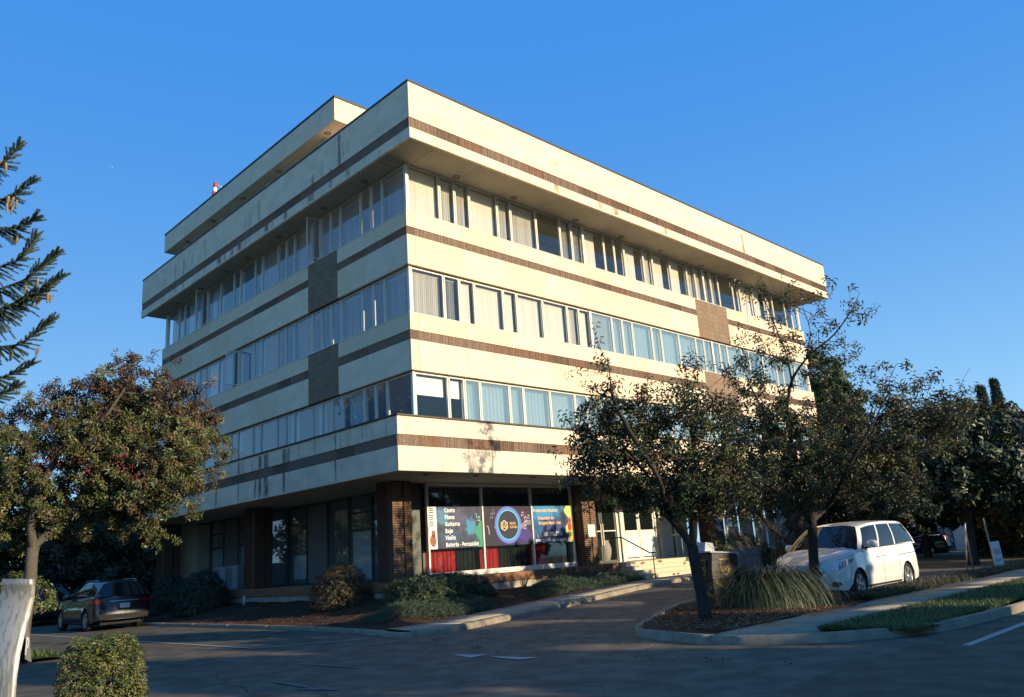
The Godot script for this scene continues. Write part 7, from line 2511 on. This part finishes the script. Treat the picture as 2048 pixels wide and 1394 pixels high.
func minivan() -> void:
	var s := {"length": 5.1, "half": 0.985, "sill": 0.24, "nose": 1.0, "tail": 0.5, "nose_lean": 0.13, "tail_lean": 0.05, "wheel": 0.345, "axles": [1.0, 4.0],
		"belt": [[0.0, 0.83], [0.15, 0.90], [0.45, 1.00], [1.0, 1.09], [1.5, 1.12], [3.0, 1.13], [4.6, 1.17], [4.95, 1.16], [5.1, 1.13]],
		"crown": [[0.0, 0.0], [0.3, 0.05], [1.2, 0.09], [2.0, 0.05], [5.1, 0.03]],
		"glass_x": [1.16, 5.0], "roof_x": [1.92, 4.84], "roof": [[2.0, 1.68], [2.5, 1.75], [3.3, 1.78], [4.5, 1.765], [4.85, 1.73]], "roof_half": 0.735, "dome": 0.055, "mirror_x": 1.72,
		"windows": [[1.42, 2.42], [2.52, 3.52], [3.60, 4.93]]}
	var o := thing("minivan", "white minivan parked by the kerb with its nose behind the tall grass", "van", Transform3D(Basis(Vector3.UP, YAW), at(3.85, 0.0, -9.72)))
	car_base(o, s, M["paint_white"], M["car_glass"])
	for side in [1.0, -1.0]:
		part(o, "headlight", flank_patch(s, [Vector2(0.08, 0.69), Vector2(0.30, 0.71), Vector2(0.66, 0.86), Vector2(0.82, 0.95), Vector2(0.52, 0.92), Vector2(0.26, 0.86), Vector2(0.08, 0.79)], side, 0.010), M["lamp_glass"])
		part(o, "fog_lamp", end_patch(s, [Vector2(side * 0.62, 0.36), Vector2(side * 0.72, 0.33), Vector2(side * 0.80, 0.37), Vector2(side * 0.80, 0.43), Vector2(side * 0.70, 0.46), Vector2(side * 0.62, 0.42)], false), M["rubber_dark"])
		part(o, "tail_lamp", flank_patch(s, [Vector2(4.80, 0.95), Vector2(5.04, 0.95), Vector2(5.04, 1.12), Vector2(4.86, 1.12)], side, 0.008), M["lamp_red"])
		for x in [2.28, 2.66]:
			part(o, "door_handle", box_mesh(Vector3(0.2, 0.035, 0.03), 0.012), M["paint_white"], Transform3D(Basis(), skin(s, x, 0.93, side, 0.022)))
		for x in [1.46, 2.47, 3.55]:
			part(o, "door_seam", flank_patch(s, [Vector2(x, 0.32), Vector2(x + 0.012, 0.32), Vector2(x + 0.012, along(s.belt, x) - 0.01), Vector2(x, along(s.belt, x) - 0.01)], side, 0.0025), M["rubber_dark"])
		part(o, "slide_rail", flank_patch(s, [Vector2(3.6, 0.90), Vector2(4.75, 0.93), Vector2(4.75, 0.945), Vector2(3.6, 0.915)], side, 0.003), M["rubber_dark"])
	part(o, "grille", end_patch(s, [Vector2(-0.55, 0.70), Vector2(0.55, 0.70), Vector2(0.34, 0.48), Vector2(-0.34, 0.48)], false, 0.010), M["rubber_dark"])
	part(o, "grille_trim", end_patch(s, [Vector2(-0.20, 0.72), Vector2(-0.14, 0.72), Vector2(0.0, 0.52), Vector2(0.14, 0.72), Vector2(0.20, 0.72), Vector2(0.03, 0.475), Vector2(-0.03, 0.475)], false, 0.018), M["rim_alloy"])
	part(o, "lower_intake", end_patch(s, [Vector2(-0.5, 0.30), Vector2(0.5, 0.30), Vector2(0.46, 0.40), Vector2(-0.46, 0.40)], false), M["rubber_dark"])
	# seams of bonnet and bumper, plate, wipers, black belt strips
	for side in [1.0, -1.0]:
		part(o, "bonnet_seam", flank_patch(s, [Vector2(0.30, 0.925), Vector2(1.2, 1.085), Vector2(1.2, 1.095), Vector2(0.30, 0.935)], side, 0.003), M["rubber_dark"])
		part(o, "bumper_seam", flank_patch(s, [Vector2(0.56, 0.42), Vector2(0.568, 0.42), Vector2(0.70, 0.80), Vector2(0.69, 0.80)], side, 0.003), M["rubber_dark"])
		part(o, "belt_strip", tube_mesh([cabin_point(s, 1.40, 0.055, side, 0.003), cabin_point(s, 2.4, 0.055, side, 0.003), cabin_point(s, 3.6, 0.055, side, 0.003), cabin_point(s, 4.93, 0.055, side, 0.003)], [0.009, 0.009, 0.009, 0.009], 5), M["rubber_dark"])
		part(o, "side_skirt", flank_patch(s, [Vector2(1.45, 0.25), Vector2(3.55, 0.25), Vector2(3.55, 0.30), Vector2(1.45, 0.30)], side, 0.006), M["rubber_dark"])
		part(o, "indicator", flank_patch(s, [Vector2(0.66, 0.845), Vector2(0.76, 0.90), Vector2(0.80, 0.94), Vector2(0.69, 0.89)], side, 0.013), M["box_amber"])
	part(o, "licence_plate", end_patch(s, [Vector2(-0.16, 0.42), Vector2(0.16, 0.42), Vector2(0.16, 0.52), Vector2(-0.16, 0.52)], false, 0.03), M["plate_white"])
	for k in 2:
		part(o, "wiper", tube_mesh([Vector3(1.06, 1.18, -0.45 + k * 0.6), Vector3(1.16, 1.25, 0.05 + k * 0.6)], [0.009, 0.006], 5), M["rubber_dark"])
	# papers lying on the dashboard behind the windscreen
	for k in 2:
		part(o, "sticker", box_mesh(Vector3(0.004, 0.05, 0.14), 0.001), M["shade_white"], Transform3D(Basis(Vector3(0, 0, 1), -0.85), cabin_point(s, 1.18, 0.14, 1.0) * Vector3(1, 1, 0.62 - 0.2 * k) + Vector3(-0.085, 0.01, 0)))

func suv(t: Transform3D, label: String, plate: bool, group := "") -> Node3D:
	var s := {"length": 4.95, "half": 0.965, "sill": 0.27, "nose": 0.9, "tail": 0.42, "nose_lean": 0.10, "tail_lean": 0.10, "wheel": 0.375, "axles": [0.95, 3.80],
		"belt": [[0.0, 0.82], [0.2, 0.93], [0.6, 1.02], [1.3, 1.07], [3.0, 1.10], [4.2, 1.14], [4.7, 1.16], [4.95, 1.12]],
		"crown": [[0.0, 0.0], [0.3, 0.04], [1.2, 0.07], [2.0, 0.04], [4.95, 0.03]],
		"glass_x": [1.35, 4.80], "roof_x": [2.15, 4.42], "roof": [[2.1, 1.60], [2.6, 1.66], [3.4, 1.67], [4.2, 1.63], [4.5, 1.59]], "roof_half": 0.66, "dome": 0.045, "mirror_x": 1.9,
		"windows": [[1.62, 2.55], [2.65, 3.60], [3.70, 4.50]]}
	var o := thing("dark_suv", label, "car", t, group)
	car_base(o, s, M["paint_dark"], M["car_glass"])
	for side in [1.0, -1.0]:
		part(o, "tail_lamp", flank_patch(s, [Vector2(4.42, 0.96), Vector2(4.88, 0.92), Vector2(4.93, 1.02), Vector2(4.70, 1.08)], side, 0.010), M["lamp_red"])
		part(o, "tail_lamp", end_patch(s, [Vector2(side * 0.52, 0.94), Vector2(side * 0.86, 0.93), Vector2(side * 0.86, 1.03), Vector2(side * 0.56, 1.0)], true, 0.012), M["lamp_red"])
		part(o, "headlight", flank_patch(s, [Vector2(0.1, 0.74), Vector2(0.6, 0.84), Vector2(0.7, 0.92), Vector2(0.2, 0.86)], side, 0.010), M["lamp_glass"])
		for x in [2.45, 3.45]:
			part(o, "door_handle", box_mesh(Vector3(0.2, 0.03, 0.03), 0.012), M["rim_alloy"], Transform3D(Basis(), skin(s, x, 0.96, side, 0.022)))
		part(o, "roof_rail", tube_mesh([cabin_point(s, 2.0, 1.0, side) + Vector3(0, 0.02, 0), cabin_point(s, 2.3, 1.0, side) + Vector3(0, 0.065, 0), cabin_point(s, 4.0, 1.0, side) + Vector3(0, 0.065, 0), cabin_point(s, 4.4, 1.0, side) + Vector3(0, 0.02, 0)], [0.014, 0.016, 0.016, 0.014], 6), M["rim_alloy"])
		part(o, "window_trim", tube_mesh([cabin_point(s, 1.62, 0.05, side, 0.004), cabin_point(s, 3.0, 0.05, side, 0.004), cabin_point(s, 4.5, 0.05, side, 0.004)], [0.009, 0.009, 0.009], 5), M["rim_alloy"])
		part(o, "sill_trim", flank_patch(s, [Vector2(1.45, 0.32), Vector2(3.3, 0.32), Vector2(3.3, 0.37), Vector2(1.45, 0.37)], side, 0.012), M["rubber_dark"])
	part(o, "tailgate_trim", end_patch(s, [Vector2(-0.5, 0.975), Vector2(0.5, 0.975), Vector2(0.5, 1.0), Vector2(-0.5, 1.0)], true, 0.012), M["rim_alloy"])
	part(o, "rear_bumper", end_patch(s, [Vector2(-0.82, 0.40), Vector2(0.82, 0.40), Vector2(0.84, 0.55), Vector2(-0.84, 0.55)], true, 0.03), M["rubber_dark"])
	if plate:
		part(o, "licence_plate", end_patch(s, [Vector2(-0.17, 0.74), Vector2(0.17, 0.74), Vector2(0.17, 0.90), Vector2(-0.17, 0.90)], true, 0.018), M["plate_white"])
	return o

func build_vehicles() -> void:
	var w := mat("paint_white", lin(0.78, 0.745, 0.68), 0.35)
	w.clearcoat_enabled = true; w.clearcoat = 1.0; w.clearcoat_roughness = 0.05
	var d := mat("paint_dark", lin(0.012, 0.014, 0.018), 0.35, 0.2)
	d.clearcoat_enabled = true; d.clearcoat = 1.0; d.clearcoat_roughness = 0.04
	mat("car_glass", lin(0.010, 0.012, 0.013), 0.04)
	mat("tyre", lin(0.015, 0.015, 0.015), 0.9)
	mat("rim_alloy", lin(0.52, 0.52, 0.53), 0.3, 0.8)
	mat("rim_shadow", lin(0.36, 0.36, 0.37), 0.4, 0.6)
	var lg := mat("lamp_glass", lin(0.42, 0.43, 0.45), 0.08, 0.55)
	lg.clearcoat_enabled = true
	mat("lamp_red", lin(0.20, 0.012, 0.012), 0.15)
	grained("plate_white", lin(0.45, 0.46, 0.44), lin(0.70, 0.70, 0.66), [0.08], [1.0], 4.0, 0.4)
	mat("box_amber", lin(0.45, 0.17, 0.03), 0.2)
	minivan()
	var turn := Basis(Vector3.UP, YAW - PI / 2)
	var one := suv(Transform3D(turn, at(-4.02, 0, 16.75)), "dark SUV parked by the flank kerb with its rear plate showing", true)
	for k in 2:
		var c: Node3D = one.duplicate()
		c.name = numbered("dark_suv")
		add_child(c)
		c.transform = Transform3D(turn * Basis(Vector3.UP, 0.2 * k), [at_depth(100, 1230, 37.0) * Vector3(1, 0, 1) + AX_V * 4.95, on_ground(1903, 1113) + AX_V * 4.95][k])
		c.set_meta("label", ["dark SUV parked in line ahead of the one with the white rear plate", "dark SUV parked beyond the minivan in front of the white shed"][k])
